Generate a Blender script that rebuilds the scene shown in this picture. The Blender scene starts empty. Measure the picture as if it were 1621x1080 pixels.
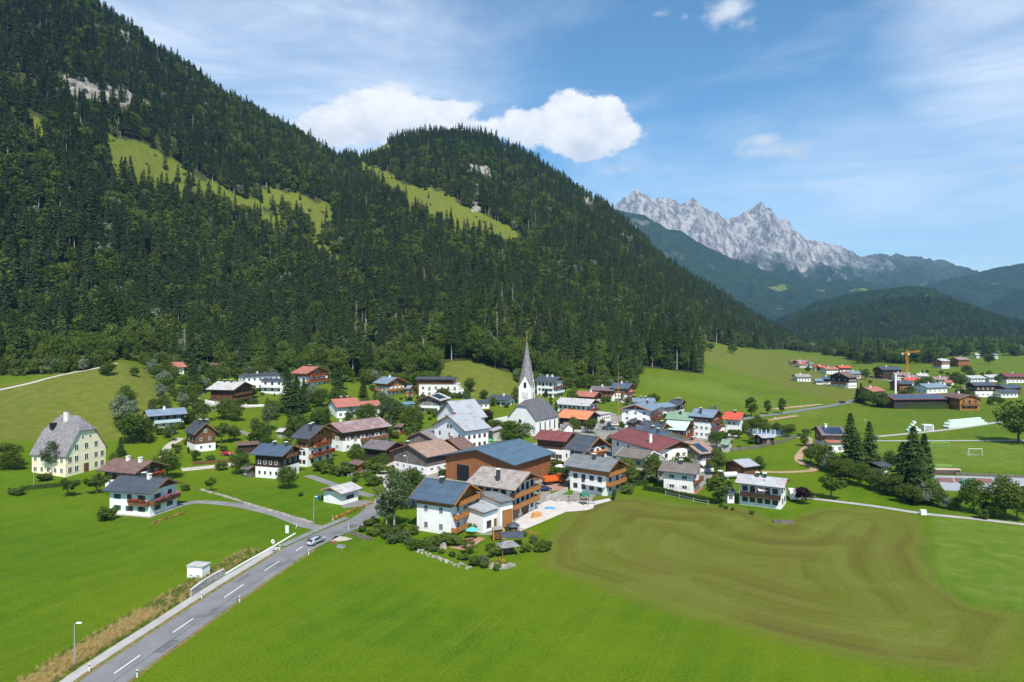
import bpy, bmesh, math, random
import numpy as np
from mathutils import Vector, Matrix
rnd = random.Random(7)
R = math.radians
scene = bpy.context.scene
COL = scene.collection

# ---------------------------------------------------------------- camera
CAMH, FPX, CX, HY = 45.0, 1080.0, 810.5, 515.0      # height, focal length in photo pixels, centre column, eye-level row
cam_d = bpy.data.cameras.new('camera')
cam = bpy.data.objects.new('camera', cam_d)
COL.objects.link(cam)
cam.location = (0, 0, CAMH)
cam.rotation_euler = (R(90), 0, 0)
cam_d.sensor_width = 36.0
cam_d.lens = 36.0 * FPX / 1621.0
cam_d.shift_y = -(540.0 - HY) / 1621.0
cam_d.clip_start = 0.5
cam_d.clip_end = 40000.0
scene.camera = cam

# ---------------------------------------------------------------- sun, sky, exposure
SUN_EL = R(53)
sun_h = Vector((0.22, -1.0)).normalized()
SUN_DIR = Vector((sun_h.x * math.cos(SUN_EL), sun_h.y * math.cos(SUN_EL), math.sin(SUN_EL)))
sl = bpy.data.lights.new('sun', 'SUN')
sl.energy = 5.0
sl.angle = R(0.53)
sl.color = (1.0, 0.95, 0.88)
so = bpy.data.objects.new('sun', sl)
COL.objects.link(so)
so.rotation_euler = (-SUN_DIR).to_track_quat('-Z', 'Y').to_euler()
so.location = (0, 0, 3000)
vs = scene.view_settings
vs.view_transform = 'Standard'
vs.look = 'None'
vs.exposure = 0.42
vs.gamma = 1.0
vs.use_curve_mapping = False
scene.cycles.use_denoising = True
scene.cycles.max_bounces = 6
scene.cycles.diffuse_bounces = 2
scene.cycles.glossy_bounces = 2
scene.cycles.transmission_bounces = 3
scene.cycles.transparent_max_bounces = 6
scene.cycles.volume_bounces = 0
scene.cycles.sample_clamp_indirect = 4.0


class NT:
    """small helper around a node tree"""
    def __init__(self, tree):
        self.t = tree
        self.n = tree.nodes
        self.l = tree.links

    def new(self, kind, **kw):
        nd = self.n.new(kind)
        for k, v in kw.items():
            if hasattr(nd, k):
                setattr(nd, k, v)
            else:
                nd.inputs[k].default_value = v
        return nd

    def set(self, sock, v):
        if hasattr(v, 'is_output'):
            self.l.new(v, sock)
        else:
            sock.default_value = v

    def math(self, op, a, b=None, c=None, clamp=False):
        m = self.n.new('ShaderNodeMath')
        m.operation = op
        m.use_clamp = clamp
        self.set(m.inputs[0], a)
        if b is not None:
            self.set(m.inputs[1], b)
        if c is not None:
            self.set(m.inputs[2], c)
        return m.outputs[0]

    def vmath(self, op, a, b=None, scale=None):
        m = self.n.new('ShaderNodeVectorMath')
        m.operation = op
        self.set(m.inputs[0], a)
        if b is not None:
            self.set(m.inputs[1], b)
        if scale is not None:
            self.set(m.inputs['Scale'], scale)
        return m.outputs[0]

    def mix(self, f, a, b, blend='MIX'):
        m = self.n.new('ShaderNodeMix')
        m.data_type = 'RGBA'
        m.blend_type = blend
        self.set(m.inputs[0], f)
        self.set(m.inputs[6], a if hasattr(a, 'is_output') else (*a[:3], 1))
        self.set(m.inputs[7], b if hasattr(b, 'is_output') else (*b[:3], 1))
        return m.outputs[2]

    def noise(self, vec, scale, detail=4.0, rough=0.55, dist=0.0, out='Fac'):
        m = self.n.new('ShaderNodeTexNoise')
        self.set(m.inputs['Scale'], scale)
        m.inputs['Detail'].default_value = detail
        m.inputs['Roughness'].default_value = rough
        m.inputs['Distortion'].default_value = dist
        if vec is not None:
            self.l.new(vec, m.inputs['Vector'])
        return m.outputs[out]

    def smooth(self, x, lo, hi, a=0.0, b=1.0):
        m = self.n.new('ShaderNodeMapRange')
        m.interpolation_type = 'SMOOTHSTEP'
        self.set(m.inputs[0], x)
        for i, v in enumerate((lo, hi, a, b)):
            self.set(m.inputs[i + 1], v)
        return m.outputs[0]

    def mapping(self, vec, scale=(1, 1, 1), rot=(0, 0, 0), loc=(0, 0, 0)):
        m = self.n.new('ShaderNodeMapping')
        m.inputs['Scale'].default_value = scale
        m.inputs['Rotation'].default_value = rot
        m.inputs['Location'].default_value = loc
        self.l.new(vec, m.inputs['Vector'])
        return m.outputs[0]


def azel(px, py):
    """direction of a photo pixel as azimuth and elevation"""
    x, z = (px - CX) / FPX, (HY - py) / FPX
    return math.atan2(x, 1.0), math.atan2(z, math.hypot(x, 1.0))


world = bpy.data.worlds.new('World')
scene.world = world
world.use_nodes = True
W = NT(world.node_tree)
W.n.clear()
sky = W.new('ShaderNodeTexSky', sky_type='NISHITA', sun_disc=False, sun_elevation=SUN_EL,
            sun_rotation=math.atan2(SUN_DIR.x, SUN_DIR.y), altitude=900.0, air_density=1.0, dust_density=0.6, ozone_density=1.0)
geo = W.new('ShaderNodeTexCoord').outputs['Generated']
sep = W.new('ShaderNodeSeparateXYZ')
W.l.new(geo, sep.inputs[0])
az = W.math('ARCTAN2', sep.outputs[0], sep.outputs[1])
el = W.math('ARCSINE', sep.outputs[2])
wn = W.noise(W.mapping(geo, (1, 1, 1.6)), 7.0, 9.0, 0.62)
wf = W.noise(W.mapping(geo, (1, 1, 1.8)), 26.0, 6.0, 0.6)
warp = W.math('ADD', W.math('MULTIPLY', W.math('SUBTRACT', wn, 0.5), 1.5), W.math('MULTIPLY', W.math('SUBTRACT', wf, 0.5), 0.75))


def lobes(items, soft):
    """union of soft round patches of cloud, each given by photo pixel centre and radii"""
    best = None
    for px, py, rx, ry in items:
        a0, e0 = azel(px, py)
        u = W.math('MULTIPLY', W.math('SUBTRACT', az, a0), FPX / rx)
        v = W.math('MULTIPLY', W.math('SUBTRACT', el, e0), FPX / ry)
        d = W.math('SQRT', W.math('ADD', W.math('MULTIPLY', u, u), W.math('MULTIPLY', v, v)))
        d = W.math('MULTIPLY', W.math('SUBTRACT', d, 1.0), min(rx, ry) / 40.0)
        best = d if best is None else W.math('SMOOTH_MIN', best, d, 0.25)
    return best


cum = lobes([(560, 187, 50, 36), (612, 172, 44, 34), (650, 192, 46, 34), (512, 198, 42, 26), (700, 188, 40, 20), (735, 176, 32, 14), (690, 218, 95, 22), (780, 203, 36, 18),
             (840, 196, 50, 34), (895, 182, 60, 33), (955, 190, 50, 36), (915, 214, 90, 32), (985, 210, 28, 24)], 0.2)
cum_m = W.smooth(W.math('ADD', cum, W.math('MULTIPLY', warp, 1.25)), 0.10, -0.14)
small = lobes([(1155, 15, 50, 26), (1175, 35, 42, 18), (1135, 40, 22, 10), (1040, 22, 26, 12), (1085, 25, 14, 10), (1205, 240, 40, 10), (1205, 225, 20, 9),
               (1250, 240, 24, 7), (1480, 172, 22, 7), (1612, 268, 22, 16), (1170, 330, 26, 12), (1020, 215, 16, 9), (990, 268, 18, 7), (1605, 352, 20, 6)], 0.3)
small_m = W.math('MULTIPLY', W.smooth(W.math('ADD', small, W.math('MULTIPLY', warp, 1.15)), 0.08, -0.5), 0.85)
# thin high veil, all round the sky, denser in two broad sheets
vn = W.noise(W.mapping(geo, (1.0, 1.0, 2.4), (0.2, 0.1, 0.5)), 2.1, 7.0, 0.6, 0.4)
veil = W.smooth(vn, 0.44, 0.74, 0.0, 0.42)
sheet = lobes([(420, 90, 340, 190), (1500, 300, 260, 110), (1640, 160, 150, 300), (1250, 330, 260, 60)], 1.0)
streaks = W.noise(W.mapping(geo, (0.7, 1.0, 5.0), (0.1, -0.25, 0.3)), 3.4, 7.0, 0.62, 0.6)
sheet_m = W.math('MULTIPLY', W.smooth(W.math('ADD', sheet, W.math('MULTIPLY', warp, 1.4)), 2.2, -2.6, 0.0, 0.66), W.smooth(streaks, 0.30, 0.66, 0.45, 1.05))
veil = W.math('MAXIMUM', veil, sheet_m)
# scattered fair-weather clouds elsewhere
rest_m = W.math('MULTIPLY', W.smooth(W.noise(W.mapping(geo, (1, 1, 2.6), (0, 0, 1.1)), 3.1, 8.0, 0.6), 0.60, 0.70), W.smooth(W.math('ABSOLUTE', az), 0.75, 0.95))
rest_m = W.math('MULTIPLY', rest_m, W.smooth(el, 0.02, 0.15))
skyc = W.mix(1.0, sky.outputs[0], (0.68, 1.06, 1.20), 'MULTIPLY')
c1 = W.mix(veil, skyc, (7.9, 8.4, 9.2))
e_lo = W.smooth(W.math('ADD', el, W.math('MULTIPLY', warp, 0.11)), 0.20, 0.31)
billow = W.smooth(W.noise(W.mapping(geo, (1, 1, 1.5), (0, 0, 0.3), (0.012, 0, 0.02)), 17.0, 7.0, 0.6), 0.36, 0.62)
ccol = W.mix(W.math('ADD', W.math('MULTIPLY', e_lo, 0.55), W.math('MULTIPLY', billow, 0.45)), (4.9, 5.4, 6.3), (8.0, 8.0, 8.05))  # cumulus shading put into the colour: grey-blue bases, white tops and billows
c2 = W.mix(W.math('MAXIMUM', W.math('MULTIPLY', small_m, 0.8), W.math('MAXIMUM', cum_m, rest_m)), c1, ccol)
bg = W.new('ShaderNodeBackground')
W.l.new(c2, bg.inputs[0])
bg.inputs[1].default_value = 0.105
wo = W.new('ShaderNodeOutputWorld')
W.l.new(bg.outputs[0], wo.inputs[0])

# ---------------------------------------------------------------- numpy noise
_prm = np.random.RandomState(3).rand(256, 256)


def vnoise(x, y):
    x = np.asarray(x, float)
    y = np.asarray(y, float)
    xi = np.floor(x).astype(int)
    yi = np.floor(y).astype(int)
    fx, fy = x - xi, y - yi
    fx = fx * fx * (3 - 2 * fx)
    fy = fy * fy * (3 - 2 * fy)
    g = lambda a, b: _prm[a & 255, b & 255]
    return (g(xi, yi) * (1 - fx) + g(xi + 1, yi) * fx) * (1 - fy) + (g(xi, yi + 1) * (1 - fx) + g(xi + 1, yi + 1) * fx) * fy


def fbm(x, y, oct=4, gain=0.5):
    s, a, n = 0.0, 1.0, 0.0
    for i in range(oct):
        s = s + a * vnoise(np.asarray(x) * 2 ** i + 17.3 * i, np.asarray(y) * 2 ** i + 9.1 * i)
        n += a
        a *= gain
    return s / n


def ridged(x, y, oct=5, gain=0.55):
    s, a, n = 0.0, 1.0, 0.0
    for i in range(oct):
        v = vnoise(np.asarray(x) * 2 ** i + 31.7 * i, np.asarray(y) * 2 ** i + 5.3 * i)
        s = s + a * (1 - np.abs(2 * v - 1))
        n += a
        a *= gain
    return s / n


# ---------------------------------------------------------------- terrain heights
def zy(Y, y):
    return CAMH - (y - HY) * Y / FPX


def col(flat_to, pts, ridge, drop=60):
    """profile of the land along one bearing: flat valley, then (distance, row) stations, then the ridge and a drop behind"""
    Ys, Zs = [0.0, flat_to], [0.0, 0.0]
    for Y, y in pts:
        Ys.append(Y)
        Zs.append(zy(Y, y))
    if ridge:
        Y, y = ridge
        z = zy(Y, y)
        Ys += [Y, Y * 1.12, Y * 1.6, Y * 2.2, 20000]
        Zs += [z, z - 0.10 * Y * 0.55, z * 0.45, 0.0, 0.0]
    else:
        Ys.append(20000)
        Zs.append(0.0)
    return Ys, Zs


TCOLS = [
    (-900, col(150, [(300, 600), (420, 500)], (900, -150))),
    (-250, col(160, [(250, 640), (300, 590), (420, 450)], (820, -190))),
    (0, col(178, [(205, 740), (290, 615), (330, 588), (420, 500)], (830, -105))),
    (100, col(178, [(225, 725), (300, 597), (340, 578), (440, 490)], (880, -50))),
    (190, col(175, [(222, 728), (270, 645), (322, 574), (360, 560), (470, 480)], (930, 15))),
    (280, col(200, [(240, 703), (290, 640), (365, 592), (420, 570), (520, 480)], (990, 78))),
    (370, col(215, [(245, 702), (300, 645), (345, 612), (410, 582), (540, 480)], (1040, 138))),
    (450, col(215, [(240, 714), (300, 652), (345, 616), (410, 582), (560, 480)], (1080, 190))),
    (490, col(220, [(250, 706), (305, 640), (340, 613), (410, 580), (560, 480)], (1100, 212))),
    (545, col(230, [(260, 700), (310, 642), (350, 612), (410, 580), (560, 490)], (1180, 248))),
    (600, col(235, [(270, 690), (325, 640), (370, 608), (410, 578), (560, 500)], (1250, 226))),
    (660, col(240, [(285, 680), (330, 642), (380, 608), (420, 574), (600, 480)], (1250, 212))),
    (720, col(250, [(295, 674), (335, 640), (350, 622), (405, 572), (600, 470)], (1250, 203))),
    (760, col(255, [(300, 672), (340, 640), (355, 622), (405, 572), (600, 470)], (1250, 206))),
    (830, col(270, [(320, 660), (360, 630), (390, 606), (430, 582), (640, 480)], (1250, 236))),
    (880, col(290, [(330, 657), (370, 624), (430, 592), (650, 480)], (1250, 274))),
    (960, col(300, [(340, 655), (372, 633), (450, 596), (680, 490)], (1250, 326))),
    (1010, col(310, [(350, 650), (440, 600), (480, 583), (700, 500)], (1270, 374))),
    (1050, col(320, [(360, 646), (480, 584), (560, 560), (760, 500)], (1300, 414))),
    (1110, col(330, [(370, 642), (480, 594), (620, 562), (760, 543), (900, 510)], (1350, 450))),
    (1160, col(340, [(380, 640), (500, 600), (760, 553), (900, 540)], (1400, 482))),
    (1210, col(350, [(390, 638), (520, 603), (900, 557), (1100, 545)], (1450, 510))),
    (1280, col(380, [(520, 606), (900, 566), (1200, 558)], (1450, 551))),
    (1340, col(500, [(900, 569), (1300, 552.4)], None)),
    (1621, col(700, [(950, 566), (1200, 552)], None)),
    (2500, col(700, [(950, 560), (1200, 545)], None)),
]
_tx = np.array([c[0] for c in TCOLS], float)


def T0(px, Y):
    Z = np.stack([np.interp(Y, c[1][0], c[1][1]) for c in TCOLS])
    i = np.clip(np.searchsorted(_tx, px) - 1, 0, len(_tx) - 2)
    t = np.clip((px - _tx[i]) / (_tx[i + 1] - _tx[i]), 0, 1)
    k = np.arange(px.size)
    return Z[i, k] * (1 - t) + Z[i + 1, k] * t


def T(X, Y):
    X = np.atleast_1d(np.asarray(X, float))
    Y = np.atleast_1d(np.asarray(Y, float))
    shp = X.shape
    X, Y = X.ravel(), np.maximum(Y.ravel(), 5.0)
    px = CX + FPX * X / Y
    z = 0
    for dx, dy, w in ((0, 1, .28), (-22, 1, .12), (22, 1, .12), (0, .97, .12), (0, 1.03, .12), (-14, .975, .06), (14, .975, .06), (-14, 1.025, .06), (14, 1.025, .06)):
        z = z + w * T0(px + dx, Y * dy)
    amp = np.clip((z - 28) / 60, 0, 1)
    z = z + amp * ((fbm(X / 120, Y / 120, 3) - 0.5) * 34 + (fbm(X / 30 + 7, Y / 30, 2) - 0.5) * 7)
    return z.reshape(shp)


def Tz(x, y):
    return float(T([x], [y])[0])


FR = {'1': (0, 540, 3.376), '2': (280, 540, 3.376), '3': (600, 690, 4.697), '4': (560, 560, 5.4), '5': (820, 580, 4.5), '6': (1020, 600, 4.5),
      '7': (1240, 540, 3.601), '8': (0, 800, 2.6145), 'a': (380, 570, 8.105), 'b': (560, 570, 8.105), 'c': (460, 640, 8.105), 'd': (740, 580, 8.105),
      'e': (920, 590, 10.8), 'f': (1040, 610, 10.8), 'g': (850, 650, 8.105), 'h': (1120, 640, 8.105), 'i': (1240, 550, 8.105), 'j': (1421, 550, 8.105),
      'k': (1260, 660, 8.105), 'l': (1421, 690, 8.105), 'm': (640, 740, 6.75), 'n': (780, 720, 8.105), 'p': (440, 780, 8.105), 'o': (790, 520, 5.4), 'x': (0, 0, 1.0)}


def pixof(fr, p):
    ox, oy, s = FR[fr]
    return ox + p[0] / s, oy + p[1] / s


_gY = np.concatenate([np.arange(60, 420, 0.5), np.arange(420, 1500, 2.0), np.arange(1500, 5000, 20.0)])


def unproj(px, py, h=0.0):
    """where the sight line of a pixel first comes within h of the land"""
    X = (px - CX) * _gY / FPX
    zr = CAMH - (py - HY) * _gY / FPX
    f = zr - h - T(X, _gY)
    i = int(np.argmax(f <= 0)) if (f <= 0).any() else len(_gY) - 1
    Y = _gY[i]
    if i > 0 and f[i] <= 0:
        t = f[i - 1] / (f[i - 1] - f[i] + 1e-9)
        Y = _gY[i - 1] + t * (_gY[i] - _gY[i - 1])
    return Vector(((px - CX) * Y / FPX, Y, 0.0))


def G(fr, x, y, h=0.0):
    p = unproj(*pixof(fr, (x, y)), h)
    p.z = Tz(p.x, p.y)
    return p


def proj(X, Y, Z):
    return CX + FPX * X / Y, HY + FPX * (CAMH - Z) / Y


def inpoly(px, py, poly):
    px = np.asarray(px)
    py = np.asarray(py)
    r = np.zeros(px.shape, bool)
    n = len(poly)
    for i in range(n):
        x1, y1 = poly[i]
        x2, y2 = poly[(i + 1) % n]
        c = ((y1 > py) != (y2 > py)) & (px < (x2 - x1) * (py - y1) / ((y2 - y1) or 1e-9) + x1)
        r ^= c
    return r


# ---------------------------------------------------------------- object helpers
def tag(o, label=None, cat=None, group=None, kind=None):
    for k, v in (('label', label), ('category', cat), ('group', group), ('kind', kind)):
        if v:
            o[k] = v
    return o


def link(o, parent=None):
    COL.objects.link(o)
    if parent is not None:
        o.parent = parent
    return o


def mesh_obj(name, me, parent=None, mat=None):
    o = bpy.data.objects.new(name, me)
    if mat is not None and not me.materials:
        me.materials.append(mat)
    return link(o, parent)


def from_np(name, V, F, smooth=False):
    me = bpy.data.meshes.new(name)
    V = np.asarray(V, np.float32)
    F = np.asarray(F, np.int32)
    n, k = F.shape
    me.vertices.add(len(V))
    me.vertices.foreach_set('co', V.ravel())
    me.loops.add(n * k)
    me.loops.foreach_set('vertex_index', F.ravel())
    me.polygons.add(n)
    me.polygons.foreach_set('loop_start', np.arange(0, n * k, k, dtype=np.int32))
    me.polygons.foreach_set('loop_total', np.full(n, k, np.int32))
    if smooth:
        me.polygons.foreach_set('use_smooth', np.ones(n, bool))
    me.update(calc_edges=True)
    me.validate()
    return me


class MB:
    """collects boxes, prisms and tubes into one mesh"""
    def __init__(self):
        self.v, self.f = [], []

    def quadbox(self, b, t):
        n = len(self.v)
        self.v += [tuple(p) for p in b] + [tuple(p) for p in t]
        k = len(b)
        self.f.append(tuple(n + i for i in range(k))[::-1])
        self.f.append(tuple(n + k + i for i in range(k)))
        for i in range(k):
            j = (i + 1) % k
            self.f.append((n + i, n + j, n + k + j, n + k + i))
        return self

    def box(self, x0, x1, y0, y1, z0, z1):
        return self.quadbox([(x0, y0, z0), (x1, y0, z0), (x1, y1, z0), (x0, y1, z0)], [(x0, y0, z1), (x1, y0, z1), (x1, y1, z1), (x0, y1, z1)])

    def tube(self, pts, rads, n=8):
        base = len(self.v)
        pts = [Vector(p) for p in pts]
        for i, (p, r) in enumerate(zip(pts, rads)):
            d = (pts[min(i + 1, len(pts) - 1)] - pts[max(i - 1, 0)]).normalized()
            a = d.cross(Vector((0, 1, 0)) if abs(d.y) < 0.9 else Vector((1, 0, 0))).normalized()
            b = d.cross(a)
            for k in range(n):
                t = 2 * math.pi * k / n
                self.v.append(tuple(p + a * (r * math.cos(t)) + b * (r * math.sin(t))))
        for i in range(len(pts) - 1):
            for k in range(n):
                self.f.append((base + i * n + k, base + i * n + (k + 1) % n, base + (i + 1) * n + (k + 1) % n, base + (i + 1) * n + k))
        self.f.append(tuple(base + k for k in range(n))[::-1])
        self.f.append(tuple(base + (len(pts) - 1) * n + k for k in range(n)))
        return self

    def beam(self, a, b, w, h=None):
        a, b = Vector(a), Vector(b)
        d = (b - a).normalized()
        s = d.cross(Vector((0, 0, 1)))
        s = s.normalized() if s.length > 1e-4 else Vector((1, 0, 0))
        u = s.cross(d).normalized()
        w, h = w / 2, (h or w) / 2
        c = lambda p: [p - s * w - u * h, p + s * w - u * h, p + s * w + u * h, p - s * w + u * h]
        return self.quadbox(c(a), c(b))

    def lathe(self, prof, n=12, c=(0, 0)):
        base = len(self.v)
        for r, z in prof:
            for k in range(n):
                t = 2 * math.pi * k / n
                self.v.append((c[0] + r * math.cos(t), c[1] + r * math.sin(t), z))
        for i in range(len(prof) - 1):
            for k in range(n):
                self.f.append((base + i * n + k, base + i * n + (k + 1) % n, base + (i + 1) * n + (k + 1) % n, base + (i + 1) * n + k))
        self.f.append(tuple(base + k for k in range(n))[::-1])
        self.f.append(tuple(base + (len(prof) - 1) * n + k for k in range(n)))
        return self

    def mesh(self, name):
        me = bpy.data.meshes.new(name)
        me.from_pydata(self.v, [], self.f)
        me.validate()
        bm = bmesh.new()
        bm.from_mesh(me)
        bmesh.ops.recalc_face_normals(bm, faces=bm.faces)
        bm.to_mesh(me)
        bm.free()
        me.update()
        return me

    def build(self, name, mat, parent=None):
        return mesh_obj(name, self.mesh(name), parent, mat)


def empty(name, loc, rz=0.0):
    o = bpy.data.objects.new(name, None)
    o.empty_display_size = 0.5
    COL.objects.link(o)
    o.location = loc
    o.rotation_euler = (0, 0, rz)
    return o


def copy_tree(o, parent=None):
    c = o.copy()
    COL.objects.link(c)
    c.parent = parent
    for ch in o.children:
        copy_tree(ch, c)
    return c


# ---------------------------------------------------------------- materials
MATS = {}


def mat(name, color, rough=0.8, var=0.15, scale=1.2, pattern=None, pscale=3.0, pdepth=0.35, metal=0.0, spots=None, bump=0.0, spec=0.3, objvar=0.0, stain=0.0):
    if name in MATS:
        return MATS[name]
    m = bpy.data.materials.new(name)
    m.use_nodes = True
    N = NT(m.node_tree)
    bs = N.n['Principled BSDF']
    tc = N.new('ShaderNodeTexCoord').outputs['Object']
    c = tuple(color)
    dark = tuple(v * (1 - var) for v in c)
    lite = tuple(min(1, v * (1 + var)) for v in c)
    n1 = N.noise(tc, scale, 5.0, 0.6)
    out = N.mix(N.smooth(n1, 0.3, 0.7), dark, lite)
    hgt = None
    if pattern in ('boards', 'seams', 'tiles', 'logs'):
        sp = N.new('ShaderNodeSeparateXYZ')
        N.l.new(tc, sp.inputs[0])
        if pattern == 'boards':
            k = N.math('ADD', sp.outputs[0], sp.outputs[1])
        elif pattern == 'logs':
            k = sp.outputs[2]
        else:
            k = sp.outputs[0]
        ph = N.math('MULTIPLY', k, pscale)
        cell = N.math('FLOOR', ph)
        fr = N.math('SUBTRACT', ph, cell)
        edge = N.math('MULTIPLY', N.math('ABSOLUTE', N.math('SUBTRACT', fr, 0.5)), 2.0)
        groove = N.smooth(edge, 0.78, 1.0)
        if pattern == 'tiles':
            ph2 = N.math('MULTIPLY', sp.outputs[1], pscale)
            e2 = N.math('SUBTRACT', ph2, N.math('FLOOR', ph2))
            groove = N.math('MAXIMUM', groove, N.smooth(e2, 0.75, 1.0))
            cell = N.math('ADD', cell, N.math('MULTIPLY', N.math('FLOOR', ph2), 7.31))
        wn_ = N.new('ShaderNodeTexWhiteNoise')
        wn_.noise_dimensions = '1D'
        N.l.new(cell, wn_.inputs['W'])
        out = N.mix(N.math('MULTIPLY', wn_.outputs[0], pdepth), out, tuple(v * 0.55 for v in c))
        out = N.mix(N.math('MULTIPLY', groove, 0.55), out, tuple(v * 0.35 for v in c))
        hgt = N.math('SUBTRACT', 1.0, groove)
    if stain:
        st = N.noise(N.mapping(tc, (0.9, 0.9, 0.18)), 1.6, 5.0, 0.65)
        out = N.mix(N.smooth(st, 0.5, 0.78, 0.0, stain), out, tuple(v * 0.62 for v in c))
    if spots:
        sn = N.noise(tc, spots[1], 4.0, 0.6)
        out = N.mix(N.smooth(sn, spots[2], spots[2] + 0.12), out, spots[0])
    if objvar:
        oi = N.new('ShaderNodeObjectInfo')
        out = N.mix(N.math('MULTIPLY', oi.outputs['Random'], objvar), out, tuple(v * 0.45 for v in c))
    N.l.new(out, bs.inputs['Base Color'])
    bs.inputs['Roughness'].default_value = rough
    bs.inputs['Metallic'].default_value = metal
    bs.inputs['Specular IOR Level'].default_value = spec
    if bump or hgt is not None:
        b = N.new('ShaderNodeBump')
        b.inputs['Strength'].default_value = bump or 0.4
        b.inputs['Distance'].default_value = 0.04
        N.l.new(hgt if hgt is not None else N.noise(tc, scale * 8, 4.0), b.inputs['Height'])
        N.l.new(b.outputs[0], bs.inputs['Normal'])
    MATS[name] = m
    return m


def leaf_mat(name, c1, c2, rnd_amt=0.6, trans=0.35):
    m = bpy.data.materials.new(name)
    m.use_nodes = True
    N = NT(m.node_tree)
    bs = N.n['Principled BSDF']
    oi = N.new('ShaderNodeObjectInfo')
    tc = N.new('ShaderNodeTexCoord').outputs['Object']
    n1 = N.noise(tc, 0.9, 3.0, 0.6)
    f = N.math('ADD', N.math('MULTIPLY', oi.outputs['Random'], rnd_amt), N.math('MULTIPLY', n1, 1.0 - rnd_amt * 0.5))
    c = N.mix(N.math('MULTIPLY', f, 0.8, clamp=True), c1, c2)
    N.l.new(c, bs.inputs['Base Color'])
    bs.inputs['Roughness'].default_value = 0.75
    bs.inputs['Specular IOR Level'].default_value = 0.15
    tr = N.new('ShaderNodeBsdfTranslucent')
    N.l.new(N.mix(1.0, c, (1.0, 1.15, 0.6), 'MULTIPLY'), tr.inputs[0])
    mx = N.new('ShaderNodeMixShader')
    mx.inputs[0].default_value = trans
    N.l.new(bs.outputs[0], mx.inputs[1])
    N.l.new(tr.outputs[0], mx.inputs[2])
    N.l.new(mx.outputs[0], N.n['Material Output'].inputs[0])
    MATS[name] = m
    return m


mat('white', (0.80, 0.79, 0.76), 0.85, 0.06, 0.8, stain=0.35, objvar=0.10)
mat('offwhite', (0.70, 0.67, 0.60), 0.85, 0.06, 0.8, stain=0.25)
mat('yellow', (0.84, 0.74, 0.50), 0.85, 0.06, 0.6, stain=0.2)
mat('cream', (0.72, 0.62, 0.42), 0.85, 0.06, 0.8, stain=0.2)
mat('beige', (0.60, 0.52, 0.42), 0.85, 0.08)
mat('wood_orange', (0.36, 0.15, 0.045), 0.7, 0.25, 1.5, 'boards', 5.0, 0.4)
mat('wood_red', (0.30, 0.115, 0.045), 0.75, 0.25, 1.5, 'boards', 3.2, 0.5)
mat('wood_brown', (0.16, 0.075, 0.035), 0.8, 0.25, 1.5, 'boards', 4.0, 0.5)
mat('wood_dark', (0.055, 0.032, 0.022), 0.8, 0.3, 1.5, 'boards', 4.0, 0.5)
mat('wood_grey', (0.17, 0.145, 0.125), 0.85, 0.3, 1.2, 'boards', 3.0, 0.6)
mat('logs', (0.13, 0.055, 0.028), 0.8, 0.3, 1.2, 'logs', 3.2, 0.5)
mat('balc_orange', (0.42, 0.17, 0.045), 0.7, 0.2, 2.0, 'boards', 6.0, 0.3)
mat('balc_brown', (0.20, 0.09, 0.04), 0.7, 0.2, 2.0, 'boards', 6.0, 0.3)
mat('balc_white', (0.78, 0.78, 0.76), 0.7, 0.05)
mat('balc_glass', (0.45, 0.60, 0.62), 0.2, 0.05)
mat('timber', (0.20, 0.115, 0.06), 0.8, 0.2)
mat('stone', (0.32, 0.29, 0.26), 0.9, 0.35, 1.5, bump=0.6)
mat('concrete', (0.42, 0.41, 0.39), 0.9, 0.15, 0.6)
for nm, c, sp in (('r_blue', (0.070, 0.105, 0.150), None), ('r_slate', (0.065, 0.075, 0.090), None), ('r_barn', (0.085, 0.14, 0.19), None), ('r_bluegrey', (0.19, 0.25, 0.31), None),
                  ('r_grey', (0.17, 0.18, 0.185), None), ('r_light', (0.46, 0.45, 0.43), ((0.30, 0.28, 0.26), 0.9, 0.52)), ('r_palegrey', (0.36, 0.38, 0.41), ((0.26, 0.25, 0.25), 0.5, 0.5)),
                  ('r_beige', (0.33, 0.29, 0.26), ((0.22, 0.18, 0.16), 0.8, 0.5)), ('r_tan', (0.33, 0.22, 0.165), ((0.24, 0.16, 0.12), 0.7, 0.5)),
                  ('r_brown', (0.17, 0.105, 0.085), ((0.12, 0.07, 0.055), 0.8, 0.5)), ('r_taupe', (0.17, 0.145, 0.125), None), ('r_rosy', (0.26, 0.17, 0.16), ((0.33, 0.25, 0.24), 0.35, 0.5)),
                  ('r_mauve', (0.15, 0.125, 0.135), ((0.22, 0.18, 0.17), 0.4, 0.55)), ('r_red', (0.38, 0.14, 0.10), None), ('r_wine', (0.19, 0.055, 0.055), None),
                  ('r_orange', (0.62, 0.22, 0.10), ((0.45, 0.17, 0.10), 0.8, 0.55)), ('r_bright', (0.55, 0.09, 0.05), None), ('r_green', (0.20, 0.30, 0.20), None),
                  ('r_mint', (0.50, 0.66, 0.58), None), ('r_patch', (0.40, 0.41, 0.42), ((0.38, 0.20, 0.14), 0.55, 0.56)), ('r_teal', (0.13, 0.24, 0.28), None)):
    mat(nm, c, 0.42 if nm in ('r_blue', 'r_slate', 'r_barn', 'r_bluegrey', 'r_teal') else 0.7, 0.14, 0.5, 'seams', 2.2, 0.18, spots=sp, spec=0.4, stain=0.25)
mat('r_shingle', (0.24, 0.225, 0.23), 0.85, 0.3, 1.2, 'tiles', 2.6, 0.5, stain=0.3)
mat('r_church', (0.13, 0.125, 0.135), 0.8, 0.25, 1.0, 'tiles', 2.4, 0.4)
mat('pane', (0.03, 0.036, 0.042), 0.12, 0.3, 0.4, spec=0.6)
mat('frame_white', (0.78, 0.78, 0.76), 0.6, 0.03)
mat('frame_brown', (0.10, 0.055, 0.03), 0.6, 0.1)
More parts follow.
